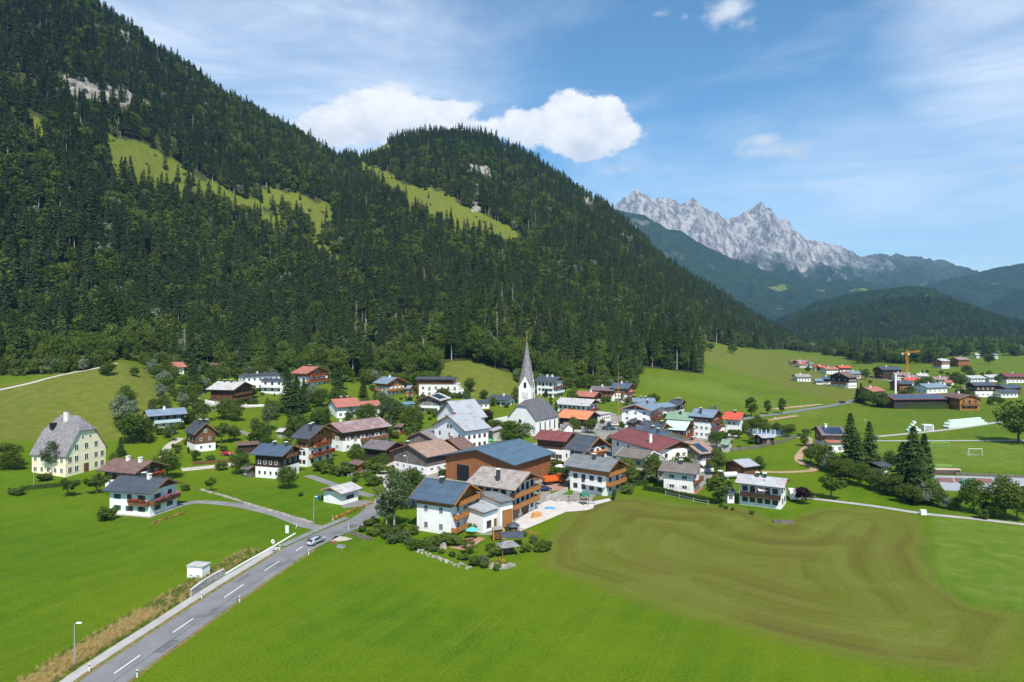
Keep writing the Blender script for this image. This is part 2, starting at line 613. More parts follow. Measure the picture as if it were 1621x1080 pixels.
mat('shutter_green', (0.02, 0.13, 0.085), 0.6, 0.1)
mat('shutter_brown', (0.14, 0.07, 0.035), 0.6, 0.1)
mat('shutter_white', (0.62, 0.62, 0.60), 0.6, 0.05)
mat('solar', (0.022, 0.040, 0.075), 0.14, 0.2, 0.5, spec=0.7)
mat('metal_grey', (0.42, 0.43, 0.44), 0.45, 0.05, metal=0.4)
mat('metal_dark', (0.06, 0.065, 0.07), 0.5, 0.1, metal=0.2)
mat('flowers_red', (0.50, 0.03, 0.03), 0.8, 0.5, 6.0, spots=((0.05, 0.10, 0.02), 1.7, 0.47))
mat('flowers_pink', (0.52, 0.12, 0.20), 0.8, 0.5, 6.0, spots=((0.05, 0.10, 0.02), 1.7, 0.46))
mat('flowers_mixed', (0.75, 0.32, 0.05), 0.8, 0.6, 4.0, spots=((0.55, 0.08, 0.25), 3.0, 0.5))
mat('brick', (0.30, 0.13, 0.09), 0.85, 0.25, 2.0)
mat('white_paint', (0.80, 0.80, 0.78), 0.6, 0.06, 2.0)
mat('black', (0.012, 0.012, 0.013), 0.6, 0.1)
mat('rubber', (0.02, 0.02, 0.02), 0.9, 0.1)
mat('bark', (0.10, 0.075, 0.055), 0.9, 0.3, 3.0)
mat('bark_pale', (0.33, 0.30, 0.27), 0.9, 0.3, 3.0)
leaf_mat('lf_spruce', (0.017, 0.036, 0.014), (0.060, 0.088, 0.024), 0.8, 0.16)
leaf_mat('lf_spruce_n', (0.022, 0.050, 0.014), (0.062, 0.100, 0.024), 0.6, 0.2)
leaf_mat('lf_larch', (0.055, 0.085, 0.022), (0.115, 0.14, 0.04), 0.6, 0.25)
leaf_mat('lf_green', (0.046, 0.088, 0.012), (0.125, 0.172, 0.028), 0.6, 0.35)
leaf_mat('lf_light', (0.080, 0.128, 0.020), (0.175, 0.222, 0.045), 0.5, 0.35)
leaf_mat('lf_silver', (0.13, 0.17, 0.10), (0.24, 0.28, 0.19), 0.4, 0.25)
leaf_mat('lf_birch', (0.06, 0.10, 0.034), (0.13, 0.17, 0.07), 0.5, 0.35)
leaf_mat('lf_purple', (0.018, 0.008, 0.012), (0.040, 0.018, 0.022), 0.4, 0.15)
leaf_mat('lf_dry', (0.42, 0.30, 0.12), (0.62, 0.46, 0.20), 0.5, 0.3)
leaf_mat('lf_grass', (0.10, 0.16, 0.02), (0.22, 0.25, 0.06), 0.6, 0.3)
M = MATS

# ================================================================ ground
FOOT = np.array([(-900, 300), (0, 322), (100, 316), (160, 322), (190, 350), (230, 372), (280, 384), (370, 384), (490, 374), (600, 376), (688, 380), (699, 408),
                 (765, 403), (815, 402), (830, 392), (880, 398), (960, 410), (1004, 420), (1012, 480), (1060, 482), (1112, 484), (1113, 770), (1160, 800), (1210, 930), (1280, 1200), (1310, 1600)], float)
RIDGE = np.array([(c[0], c[1][0][-5] if len(c[1][0]) > 6 else 1500) for c in TCOLS], float)
CLEAR = [
    [(165, 212), (245, 232), (295, 272), (400, 318), (450, 350), (430, 366), (330, 318), (270, 312), (175, 288)],
    [(405, 292), (470, 308), (528, 328), (530, 360), (500, 374), (470, 344), (410, 322)],
    [(545, 232), (612, 226), (625, 242), (565, 254)],
    [(572, 258), (600, 266), (640, 290), (700, 303), (740, 328), (800, 356), (830, 377), (812, 398), (740, 378), (690, 358), (660, 340), (635, 322), (600, 296), (575, 280)],
    [(478, 368), (508, 380), (552, 425), (545, 450), (505, 412)],
    [(425, 345), (460, 352), (455, 372), (430, 362)],
    [(48, 180), (66, 186), (72, 240), (58, 236)],
]
ROCKS = [
    [(70, 122), (130, 124), (200, 143), (240, 163), (250, 176), (150, 160), (75, 142)],
    [(733, 260), (772, 262), (792, 282), (782, 294), (740, 280)],
    [(742, 292), (758, 292), (762, 338), (746, 338)],
    [(896, 358), (938, 364), (936, 384), (902, 380)],
    [(984, 366), (1004, 376), (1004, 394), (984, 390)],
    [(788, 215), (806, 218), (806, 236), (790, 230)],
    [(190, 45), (205, 50), (208, 78), (194, 76)],
    [(850, 272), (868, 276), (866, 288), (850, 286)],
    [(782, 232), (812, 236), (814, 252), (784, 246)], [(1008, 300 + 40), (1022, 345), (1024, 362), (1008, 356)], [(925, 310), (942, 314), (940, 326), (924, 322)], [(955, 392), (975, 396), (972, 410), (955, 408)],
]
BROWN = [(846, 893), (868, 850), (890, 812), (930, 786), (1000, 783), (1080, 796), (1180, 803), (1238, 832), (1290, 806), (1385, 800), (1462, 815), (1474, 880), (1490, 925), (1540, 955),
         (1640, 972), (1640, 1100), (1480, 1078), (1300, 1035), (1120, 990), (960, 945)]
PALE = [(1474, 812), (1640, 836), (1640, 970), (1545, 953), (1492, 922), (1478, 880)]
CORE = [(590, 792), (618, 765), (600, 735), (640, 715), (700, 720), (760, 692), (820, 712), (880, 690), (905, 665), (930, 652), (1000, 655), (1040, 668), (1100, 672), (1165, 678), (1172, 692), (1130, 712), (1130, 752),
        (1105, 778), (1030, 758), (960, 770), (930, 800), (868, 812), (800, 850), (752, 845), (650, 800), (615, 805)]
LAWN = [[(650, 838), (700, 852), (790, 845), (850, 852), (862, 872), (790, 912), (700, 882), (640, 855)], [(868, 762), (905, 762), (905, 785), (872, 783)], [(425, 760), (500, 752), (560, 770), (570, 800), (500, 826), (440, 805), (330, 775), (300, 760), (330, 748)]]
DRY = [[(-300, 560), (0, 610), (190, 572), (250, 590), (262, 640), (250, 690), (150, 700), (0, 700), (-300, 720)], [(695, 572), (765, 566), (822, 600), (828, 632), (700, 626)],
       [(1100, 540), (1280, 566), (1400, 600), (1340, 640), (1200, 600), (1112, 570)]]
STRAW = [[(1010, 592), (1120, 606), (1250, 640), (1300, 652), (1290, 662), (1180, 640), (1010, 606)], [(1330, 700), (1621, 702), (1621, 745), (1480, 740), (1400, 735)]]

pxs = np.unique(np.concatenate([np.arange(-700, -40, 30), np.arange(-40, 1660, 4.5), np.arange(1660, 2301, 30)])).astype(float)
Yr = [20.0]
while Yr[-1] < 11000:
    y = Yr[-1]
    Yr.append(y * (1.05 if y < 70 else 1.0085 if y < 230 else 1.012 if y < 700 else 1.02 if y < 1700 else 1.06))
Yr = np.array(Yr)
PXg, Yg = np.meshgrid(pxs, Yr)
Xg = (PXg - CX) * Yg / FPX
Zg = T(Xg, Yg)
ny, nx = Xg.shape
V = np.stack([Xg, Yg, Zg], -1).reshape(-1, 3)
ii = np.arange(ny - 1)[:, None] * nx + np.arange(nx - 1)[None]
F = np.stack([ii, ii + 1, ii + nx + 1, ii + nx], -1).reshape(-1, 4)
me = from_np('ground', V, F, True)
pv, qv = proj(V[:, 0], V[:, 1], V[:, 2])
Yv = V[:, 1]
jx = pv + (fbm(V[:, 0] / 9, V[:, 1] / 9, 3) - 0.5) * 14 * np.clip(90 / (qv - 480 + 1), .1, 1) * 3
jy = qv + (fbm(V[:, 0] / 9 + 40, V[:, 1] / 9, 3) - 0.5) * 10


def forest_mask(px, py, Y):
    foot = np.interp(px, FOOT[:, 0], FOOT[:, 1])
    ridge = np.interp(px, RIDGE[:, 0], RIDGE[:, 1])
    m = (Y > foot) & (Y < ridge * 1.13) & (px < 1300)
    return m, foot, ridge


def anypoly(px, py, polys):
    r = np.zeros(np.shape(px), bool)
    for p in polys:
        r |= inpoly(px, py, p)
    return r


def blur(a, k=1):
    a = a.reshape(ny, nx).astype(float)
    for _ in range(k):
        p = np.pad(a, 1, mode='edge')
        a = (p[1:-1, 1:-1] * 2 + p[:-2, 1:-1] + p[2:, 1:-1] + p[1:-1, :-2] + p[1:-1, 2:]) / 6
    return a.ravel()


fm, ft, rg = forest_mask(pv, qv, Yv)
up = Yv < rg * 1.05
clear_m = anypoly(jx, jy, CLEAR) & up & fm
rock_m = anypoly(jx, jy, ROCKS) & up & fm
core_m = inpoly(jx, jy, CORE) & (Yv < 420)
lawn_m = anypoly(jx, jy, LAWN) & (Yv < 420)
c1 = np.zeros((len(V), 4), np.float32)
c2 = np.zeros((len(V), 4), np.float32)
c1[:, 0] = blur(inpoly(jx, jy, BROWN) & (Yv < 200), 3)
c1[:, 1] = blur((anypoly(jx, jy, DRY) & (Yv < 1200)) | clear_m, 2)
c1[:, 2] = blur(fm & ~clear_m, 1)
c1[:, 3] = 1
c2[:, 0] = blur(core_m & ~lawn_m, 1)
c2[:, 1] = blur((inpoly(jx, jy, PALE) & (Yv < 220)) | (anypoly(jx, jy, STRAW) & (Yv < 1000)), 3)
c2[:, 2] = blur(rock_m, 1)
c2[:, 3] = 1
for nm, c in (('cov_a', c1), ('cov_b', c2)):
    at = me.color_attributes.new(nm, 'FLOAT_COLOR', 'POINT')
    at.data.foreach_set('color', c.ravel())
bx_ = np.array([[*unproj(x, y).xy] for x, y in BROWN])
ed = np.full(len(V), 99.0)
sel = np.where((Yv < 260) & (Yv > 60))[0]
for i in range(len(bx_)):
    p_, q_ = bx_[i], bx_[(i + 1) % len(bx_)]
    d_ = q_ - p_
    t_ = np.clip(((V[sel, :2] - p_) @ d_) / (d_ @ d_), 0, 1)
    ed[sel] = np.minimum(ed[sel], np.hypot(*(V[sel, :2] - p_ - t_[:, None] * d_).T))
at = me.attributes.new('edge_dist', 'FLOAT', 'POINT')
at.data.foreach_set('value', blur(np.minimum(ed, 60), 6).astype(np.float32))
gm = bpy.data.materials.new('ground_cover')
gm.use_nodes = True
N = NT(gm.node_tree)
bs = N.n['Principled BSDF']
pos = N.new('ShaderNodeNewGeometry').outputs['Position']
flat = N.mapping(pos, (1, 1, 0))
A = N.new('ShaderNodeSeparateColor')
a_ = N.new('ShaderNodeVertexColor', layer_name='cov_a')
N.l.new(a_.outputs[0], A.inputs[0])
B = N.new('ShaderNodeSeparateColor')
b_ = N.new('ShaderNodeVertexColor', layer_name='cov_b')
N.l.new(b_.outputs[0], B.inputs[0])
nb = N.noise(flat, 0.03, 5.0, 0.6)
nm_ = N.noise(flat, 0.22, 5.0, 0.65)
nf = N.noise(flat, 2.3, 4.0, 0.7)
tuft = N.noise(flat, 0.85, 6.0, 0.75)
fine = N.noise(flat, 2.6, 6.0, 0.85)
grass = N.mix(N.smooth(nb, 0.35, 0.68), (0.052, 0.120, 0.002), (0.100, 0.166, 0.003))
grass = N.mix(N.smooth(nm_, 0.40, 0.75, 0.0, 0.55), grass, (0.118, 0.172, 0.004))
grass = N.mix(N.smooth(tuft, 0.50, 0.74, 0.0, 0.45), grass, (0.046, 0.104, 0.002))
grass = N.mix(N.smooth(fine, 0.50, 0.60, 0.0, 0.75), grass, (0.030, 0.074, 0.001))
grass = N.mix(N.smooth(fine, 0.48, 0.38, 0.0, 0.65), grass, (0.140, 0.215, 0.012))
speck = N.noise(flat, 7.0, 2.0, 0.6)
grass = N.mix(N.math('MULTIPLY', N.smooth(speck, 0.76, 0.80), N.smooth(nb, 0.45, 0.6)), grass, (0.50, 0.50, 0.40))
# mowing stripes, faint
stripe = N.new('ShaderNodeTexWave', bands_direction='X')
stripe.inputs['Scale'].default_value = 0.055
stripe.inputs['Distortion'].default_value = 5.0
stripe.inputs['Detail Scale'].default_value = 0.6
N.l.new(N.mapping(flat, (1, 1, 0), (0, 0, 0.5)), stripe.inputs['Vector'])
grass = N.mix(N.math('MULTIPLY', N.smooth(stripe.outputs['Fac'], 0.2, 0.9), 0.22), grass, (0.110, 0.168, 0.004))
big = N.noise(flat, 0.011, 3.0, 0.6)
grass = N.mix(N.smooth(big, 0.42, 0.66, 0.0, 0.45), grass, (0.122, 0.165, 0.004))
grass = N.mix(N.smooth(big, 0.46, 0.30, 0.0, 0.4), grass, (0.046, 0.110, 0.004))
trk = N.new('ShaderNodeTexWave', bands_direction='X')
trk.inputs['Scale'].default_value = 0.024
trk.inputs['Distortion'].default_value = 1.6
trk.inputs['Detail'].default_value = 1.0
trk.inputs['Detail Scale'].default_value = 0.3
N.l.new(N.mapping(flat, (1, 1, 0), (0, 0, 0.42)), trk.inputs['Vector'])
tw2 = N.smooth(N.math('ABSOLUTE', N.math('SUBTRACT', trk.outputs['Fac'], 0.93)), 0.035, 0.010)
grass = N.mix(N.math('MULTIPLY', tw2, N.smooth(nm_, 0.35, 0.6, 0.1, 0.4)), grass, (0.135, 0.165, 0.02))
# far slopes and hay meadows: yellower
dry = N.mix(N.smooth(nm_, 0.3, 0.7), (0.100, 0.120, 0.016), (0.158, 0.156, 0.032))
contour = N.new('ShaderNodeTexWave', bands_direction='Z')
contour.inputs['Scale'].default_value = 0.55
contour.inputs['Distortion'].default_value = 3.0
contour.inputs['Detail'].default_value = 3.0
contour.inputs['Detail Scale'].default_value = 0.4
N.l.new(N.mapping(pos, (0.03, 0.03, 1)), contour.inputs['Vector'])
dry = N.mix(N.smooth(nf, 0.5, 0.75, 0.0, 0.45), dry, (0.075, 0.10, 0.014))
dry = N.mix(N.smooth(contour.outputs['Fac'], 0.6, 1.0, 0.0, 0.28), dry, (0.085, 0.125, 0.016))
far = N.new('ShaderNodeSeparateXYZ')
N.l.new(pos, far.inputs[0])
g1 = N.mix(N.smooth(far.outputs[1], 190.0, 360.0, 0.0, 0.28), grass, dry)
g1 = N.mix(N.math('MULTIPLY', A.outputs[1], 0.85), g1, dry)
# freshly mown field with swirling tractor tracks
edn = N.new('ShaderNodeAttribute', attribute_name='edge_dist').outputs['Fac']
bn = N.noise(flat, 0.034, 5.0, 0.62, 0.5)
bn2 = N.noise(flat, 0.055, 3.0, 0.55, 0.3)
edw = N.math('ADD', edn, N.math('MULTIPLY', N.math('SUBTRACT', N.noise(flat, 0.02, 2.0, 0.5), 0.5), 18.0))
cmb = N.new('ShaderNodeCombineXYZ')
N.l.new(edw, cmb.inputs[0])
N.l.new(N.math('MULTIPLY', N.math('ADD', far.outputs[0], far.outputs[1]), 0.035), cmb.inputs[1])
streak = N.noise(cmb.outputs[0], 0.5, 6.0, 0.7)
band = N.smooth(N.math('SINE', N.math('MULTIPLY', N.math('ADD', edw, N.math('MULTIPLY', N.math('SUBTRACT', bn, 0.5), 6.0)), 0.80)), -0.7, 0.7)
streak2 = N.noise(cmb.outputs[0], 0.22, 3.0, 0.6)
mown = N.mix(N.smooth(streak, 0.36, 0.66), (0.096, 0.102, 0.011), (0.122, 0.138, 0.015))
mown = N.mix(N.math('MULTIPLY', N.smooth(bn, 0.48, 0.64), N.smooth(streak, 0.66, 0.36, 0.15, 0.6)), mown, (0.108, 0.080, 0.026))
mown = N.mix(N.math('MULTIPLY', N.smooth(bn2, 0.52, 0.38), N.smooth(streak2, 0.36, 0.66, 0.2, 0.7)), mown, (0.160, 0.185, 0.035))
mown = N.mix(N.math('MULTIPLY', N.smooth(bn, 0.50, 0.40), N.smooth(streak, 0.50, 0.62, 0.0, 0.5)), mown, (0.075, 0.125, 0.006))
mown = N.mix(N.math('MULTIPLY', band, N.smooth(bn2, 0.38, 0.6, 0.08, 0.42)), mown, (0.150, 0.165, 0.030))
mown = N.mix(N.smooth(fine, 0.50, 0.62, 0, 0.55), mown, (0.060, 0.060, 0.010))
mown = N.mix(N.smooth(fine, 0.47, 0.38, 0, 0.4), mown, (0.165, 0.165, 0.04))
g2 = N.mix(N.math('MULTIPLY', N.smooth(A.outputs[0], 0.1, 0.95), N.smooth(edw, -1.0, 4.5, 0.25, 0.97)), g1, mown)
pale = N.mix(N.smooth(nm_, 0.35, 0.7), (0.095, 0.155, 0.012), (0.150, 0.200, 0.035))
g2 = N.mix(N.math('MULTIPLY', B.outputs[1], 0.7), g2, pale)
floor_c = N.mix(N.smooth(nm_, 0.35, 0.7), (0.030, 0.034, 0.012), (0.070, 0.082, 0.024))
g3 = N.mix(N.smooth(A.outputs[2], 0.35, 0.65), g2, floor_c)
gravel = N.mix(N.smooth(nf, 0.3, 0.7), (0.20, 0.185, 0.165), (0.33, 0.31, 0.28))
gravel = N.mix(N.smooth(nm_, 0.54, 0.62), gravel, (0.085, 0.135, 0.02))
g3 = N.mix(N.smooth(B.outputs[0], 0.4, 0.6), g3, gravel)
rockc = N.mix(N.smooth(N.noise(pos, 0.16, 6.0, 0.7), 0.35, 0.7), (0.15, 0.14, 0.115), (0.40, 0.37, 0.32))
g3 = N.mix(N.smooth(B.outputs[2], 0.35, 0.6), g3, rockc)
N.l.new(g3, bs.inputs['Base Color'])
bs.inputs['Roughness'].default_value = 0.95
bs.inputs['Specular IOR Level'].default_value = 0.1
bp = N.new('ShaderNodeBump')
bp.inputs['Strength'].default_value = 0.8
bp.inputs['Distance'].default_value = 0.35
N.l.new(N.math('ADD', tuft, N.math('MULTIPLY', nf, 0.5)), bp.inputs['Height'])
N.l.new(bp.outputs[0], bs.inputs['Normal'])
ground = mesh_obj('ground', me, None, gm)
tag(ground, kind='structure')


def terrain_z(x, y):
    """height of the ground sheet itself (its own facets)"""
    px = CX + FPX * x / y
    i = min(max(int(np.searchsorted(pxs, px)) - 1, 0), nx - 2)
    j = min(max(int(np.searchsorted(Yr, y)) - 1, 0), ny - 2)
    tx = (px - pxs[i]) / (pxs[i + 1] - pxs[i])
    ty = (y - Yr[j]) / (Yr[j + 1] - Yr[j])
    return float((Zg[j, i] * (1 - tx) + Zg[j, i + 1] * tx) * (1 - ty) + (Zg[j + 1, i] * (1 - tx) + Zg[j + 1, i + 1] * tx) * ty)


# ---------------------------------------------------------------- mountains behind
def range_mesh(name, sil, Y0, Yt, Y1, pstep, rows, mtl, rough_amp, gully, jag, seed):
    sil = np.array(sil, float)
    ps = np.arange(sil[0, 0], sil[-1, 0] + 1, pstep)
    ry = np.interp(ps, sil[:, 0], sil[:, 1])
    t = np.concatenate([np.linspace(0, 1, rows), np.linspace(1.04, 1.6, 10)])
    P, Tt = np.meshgrid(ps, t)
    Yw = np.interp(Tt, [0, 1, 1.6], [Y0, Yt, Y1])
    Xw = (P - CX) * Yt / FPX * (0.55 + 0.45 * Yw / Yt)
    zr = CAMH + (HY - ry) * Yt / FPX
    zr = zr + jag * (ridged(ps / 22.0 + seed, ps * 0 + seed, 5, 0.6) - 0.62)
    prof = np.interp(Tt, [0, 0.2, 0.45, 0.72, 0.9, 1, 1.2, 1.6], [0, 0.10, 0.28, 0.56, 0.84, 1, 0.7, 0.0])
    Z = zr[None] * prof
    w = np.clip(np.sin(np.clip(Tt, 0, 1) * math.pi), 0, 1) ** 0.7 * np.clip(zr[None] / 300, 0, 1)
    Z = Z + w * (rough_amp * (ridged(Xw / gully + seed, Yw / (gully * 2.2), 6, 0.55) - 0.58) + 0.35 * rough_amp * (fbm(Xw / (gully * .22), Yw / (gully * .3), 4, 0.6) - 0.5))
    Z = np.maximum(Z, -5.0)
    n2, m2 = Z.shape
    VV = np.stack([Xw, Yw, Z], -1).reshape(-1, 3)
    k = np.arange(n2 - 1)[:, None] * m2 + np.arange(m2 - 1)[None]
    FF = np.stack([k, k + 1, k + m2 + 1, k + m2], -1).reshape(-1, 4)
    o = mesh_obj(name, from_np(name, VV, FF, False), None, mtl)
    tag(o, kind='structure')
    return o, (Xw, Yw, Z)


def mountain_mat(name, wood, wood2, rock_lo, rock_hi, bare=None):
    m = bpy.data.materials.new(name)
    m.use_nodes = True
    N = NT(m.node_tree)
    bs = N.n['Principled BSDF']
    g = N.new('ShaderNodeNewGeometry')
    pos = g.outputs['Position']
    sp = N.new('ShaderNodeSeparateXYZ')
    N.l.new(pos, sp.inputs[0])
    n1 = N.noise(pos, 0.0035, 7.0, 0.65)
    n2 = N.noise(pos, 0.03, 6.0, 0.7)
    hz = N.math('ADD', sp.outputs[2], N.math('MULTIPLY', N.math('SUBTRACT', n1, 0.5), 900.0))
    rock = N.mix(N.smooth(n2, 0.35, 0.68), (0.15, 0.142, 0.14), (0.44, 0.41, 0.395))
    strata = N.noise(N.mapping(pos, (1.6, 0.7, 0.35)), 0.010, 8.0, 0.72)
    rock = N.mix(N.smooth(strata, 0.42, 0.62, 0.0, 0.75), rock, (0.47, 0.44, 0.42))
    rock = N.mix(N.smooth(strata, 0.56, 0.40, 0.0, 0.8), rock, (0.11, 0.108, 0.11))
    woodc = N.mix(N.smooth(n2, 0.35, 0.7), wood, wood2)
    nsp = N.new('ShaderNodeSeparateXYZ')
    N.l.new(g.outputs['Normal'], nsp.inputs[0])
    steep = N.smooth(nsp.outputs[2], 0.55, 0.85, 1.0, 0.0)
    f = N.math('ADD', N.smooth(hz, rock_lo, rock_hi), N.math('MULTIPLY', N.math('MULTIPLY', steep, N.smooth(n1, 0.56, 0.64)), 0.6), clamp=True)
    f = N.math('MULTIPLY', f, N.smooth(sp.outputs[0], 4100.0, 3000.0, 0.12, 1.0))
    c = N.mix(f, woodc, rock)
    if bare:
        c = N.mix(N.math('MULTIPLY', N.smooth(N.noise(pos, 0.0045, 3.0, 0.5), 0.64, 0.68), N.smooth(sp.outputs[2], 420.0, 250.0)), c, bare)
    N.l.new(c, bs.inputs['Base Color'])
    bs.inputs['Roughness'].default_value = 0.95
    bs.inputs['Specular IOR Level'].default_value = 0.05
    b = N.new('ShaderNodeBump')
    b.inputs['Strength'].default_value = 1.0
    b.inputs['Distance'].default_value = 22.0
    N.l.new(N.math('ADD', n2, N.math('MULTIPLY', strata, 0.6)), b.inputs['Height'])
    N.l.new(b.outputs[0], bs.inputs['Normal'])
    return m


mm = mountain_mat('mountain_rock', (0.016, 0.034, 0.018), (0.045, 0.068, 0.026), 520.0, 760.0)
mw = mountain_mat('mountain_wood', (0.012, 0.030, 0.016), (0.034, 0.058, 0.024), 820.0, 1150.0, (0.15, 0.18, 0.04))
range_mesh('mountain', [(880, 430), (930, 360), (985, 312), (1010, 302), (1035, 313), (1055, 309), (1075, 324), (1098, 315), (1115, 331), (1135, 337), (1150, 347), (1175, 336), (1205, 322), (1225, 337),
                        (1250, 352), (1262, 369), (1285, 381), (1325, 391), (1360, 404), (1430, 404), (1490, 413), (1535, 428), (1580, 440), (1640, 450), (1760, 470)], 4700, 7000, 9000, 2.2, 150, mm, 520, 430, 95, 3.0)
range_mesh('mountain', [(900, 400), (960, 330), (1020, 340), (1055, 362), (1078, 366), (1110, 387), (1160, 410), (1240, 436), (1300, 446), (1345, 440), (1400, 452), (1470, 448), (1530, 436), (1580, 424), (1630, 416),
                        (1720, 400), (1850, 390), (2000, 420)], 3100, 4700, 6200, 3.0, 110, mw, 190, 420, 22, 11.0)
range_mesh('mountain', [(1430, 545), (1500, 515), (1570, 480), (1630, 452), (1720, 430), (1850, 420), (2050, 440)], 2500, 3500, 4600, 3.5, 80, mw, 110, 330, 14, 23.0)
hill, hillg = range_mesh('hill', [(1150, 545), (1200, 525), (1240, 500), (1300, 475), (1370, 460), (1440, 454), (1480, 456), (1510, 472), (1560, 500), (1600, 525), (1650, 545), (1750, 556)], 1500, 2250, 3000, 5.0, 60, mw, 26, 260, 3, 5.0)

# ================================================================ trees: prototypes
def spruce_mesh(name, H, Rb, whorls, per, seed, extra, lo=0.08, droop=0.35):
    r = np.random.RandomState(seed)
    V, F = [], []
    for i in range(whorls):
        t = (i + r.rand() * 0.6) / whorls
        z = H * (lo + (0.985 - lo) * t)
        rad = Rb * (1 - t) ** 0.85 * (0.8 + 0.35 * r.rand()) + 0.12
        a0 = r.rand() * 6.28
        for k in range(per if t < 0.8 else max(4, per - 3)):
            a = a0 + 6.283 * k / per + r.randn() * 0.18
            L = rad * (0.5 + 0.75 * r.rand())
            d = np.array([math.cos(a), math.sin(a), 0])
            s = np.array([-d[1], d[0], 0])
            up = H * 0.012
            p0 = np.array([0, 0, z + up])
            p1 = d * L * 0.55 + [0, 0, z - L * droop * 0.25 + up * r.rand()]
            p2 = d * L + [0, 0, z - L * droop * (0.8 + 0.4 * r.rand())]
            wd = L * (0.30 + 0.14 * r.rand())
            hang = np.array([0, 0, -L * 0.22 - 0.1])
            b = len(V)
            V += [p0, p1 + s * wd * 0.5 + hang, p1, p1 - s * wd * 0.5 + hang, p2]
            F += [(b, b + 2, b + 1), (b, b + 3, b + 2), (b + 1, b + 2, b + 4), (b + 2, b + 3, b + 4)]
    V = np.array(V)
    F = np.array(F)
    n = extra
    if n:
        t = r.rand(n) ** 1.25
        z = H * (lo + (0.97 - lo) * t)
        a = r.rand(n) * 6.283
        rad = (Rb * (1 - t) ** 0.85 + 0.1) * (0.45 + 0.6 * r.rand(n))
        c = np.stack([rad * np.cos(a), rad * np.sin(a), z - rad * droop * 0.7], -1)
        sz = (0.16 + 0.26 * r.rand(n)) * (H / 16) ** 0.5
        e1 = np.stack([np.cos(a), np.sin(a), -0.5 + 0 * a], -1) * sz[:, None] * 1.5
        e2 = np.stack([-np.sin(a), np.cos(a), r.randn(n) * 0.3], -1) * sz[:, None]
        b = len(V)
        V = np.concatenate([V, np.stack([c + e1, c + e2 - e1 * .4, c - e2 - e1 * .4], 1).reshape(-1, 3)])
        F = np.concatenate([F, b + np.arange(3 * n).reshape(-1, 3)])
    return from_np(name, V, F)


def leafy_mesh(name, H, Rw, base, n_clump, leaves, lsize, seed, shape='round', gap=0.0):
    """crown of many small leaf faces grouped in uneven clumps"""
    r = np.random.RandomState(seed)
    cz = (H + base) / 2
    hz = (H - base) / 2
    P, Nn = [], []
    for c in range(n_clump):
        u = r.randn(3)
        u /= np.linalg.norm(u)
        k = (0.35 + 0.62 * r.rand() ** 0.5)
        w = Rw
        zc = cz + u[2] * k * hz * 0.86
        if shape == 'cone':
            w = Rw * max(0.18, 1.15 * (1 - (zc - base) / (H - base)))
        elif shape == 'tall':
            w = Rw * max(0.35, math.sin(math.pi * min(0.97, (zc - base) / (H - base) * 0.8 + 0.15)))
        p = np.array([u[0] * k * w * 0.82, u[1] * k * w * 0.82, zc])
        cr = (0.24 + 0.2 * r.rand()) * min(Rw, hz) * (1 - gap * 0.4)
        q = r.randn(leaves, 3)
        q /= np.linalg.norm(q, axis=1)[:, None]
        rad = cr * (0.65 + 0.4 * r.rand(leaves))[:, None]
        P.append(p + q * rad * [1.15, 1.15, 0.85])
        Nn.append(q + 0.7 * r.randn(leaves, 3) + [0, 0, 0.35])
    P = np.concatenate(P)
    Nn = np.concatenate(Nn)
    Nn /= np.linalg.norm(Nn, axis=1)[:, None]
    a = np.cross(Nn, r.randn(len(P), 3))
    a /= np.linalg.norm(a, axis=1)[:, None]
    b = np.cross(Nn, a)
    s = (lsize * (0.6 + 0.8 * r.rand(len(P))))[:, None]
    V = np.stack([P + a * s, P + b * s * 0.62, P - a * s, P - b * s * 0.62], 1).reshape(-1, 3)
    V[:, 2] = np.maximum(V[:, 2], 0.02)
    F = np.arange(len(V)).reshape(-1, 4)
    return from_np(name, V, F)


def trunk_mesh(name, H, r0, crown_base, limbs, Rw, seed, lean=0.0):
    r = random.Random(seed)
    mb = MB()
    pts = [(0, 0, -0.6), (0.02 * H * lean, 0, H * 0.25), (0.05 * H * lean, 0.01 * H, H * 0.55), (0.05 * H * lean, 0, H * 0.9)]
    mb.tube(pts, [r0 * 1.2, r0 * 0.85, r0 * 0.5, r0 * 0.12], 7)
    for i in range(limbs):
        z0 = crown_base + (H * 0.75 - crown_base) * r.random()
        a = r.random() * 6.283
        L = Rw * (0.55 + 0.35 * r.random())
        x0 = 0.05 * H * lean * min(1, z0 / (H * 0.55))
        mb.tube([(x0, 0, z0), (x0 + math.cos(a) * L * .5, math.sin(a) * L * .5, z0 + L * 0.3), (x0 + math.cos(a) * L, math.sin(a) * L, z0 + L * 0.7)], [r0 * .4, r0 * .26, r0 * .08], 5)
    return mb.mesh(name)


PROTO = {}


def proto(key, crown, trunk, leaf, bark, H):
    crown.materials.append(M[leaf])
    trunk.materials.append(M[bark])
    PROTO[key] = (crown, trunk, H)


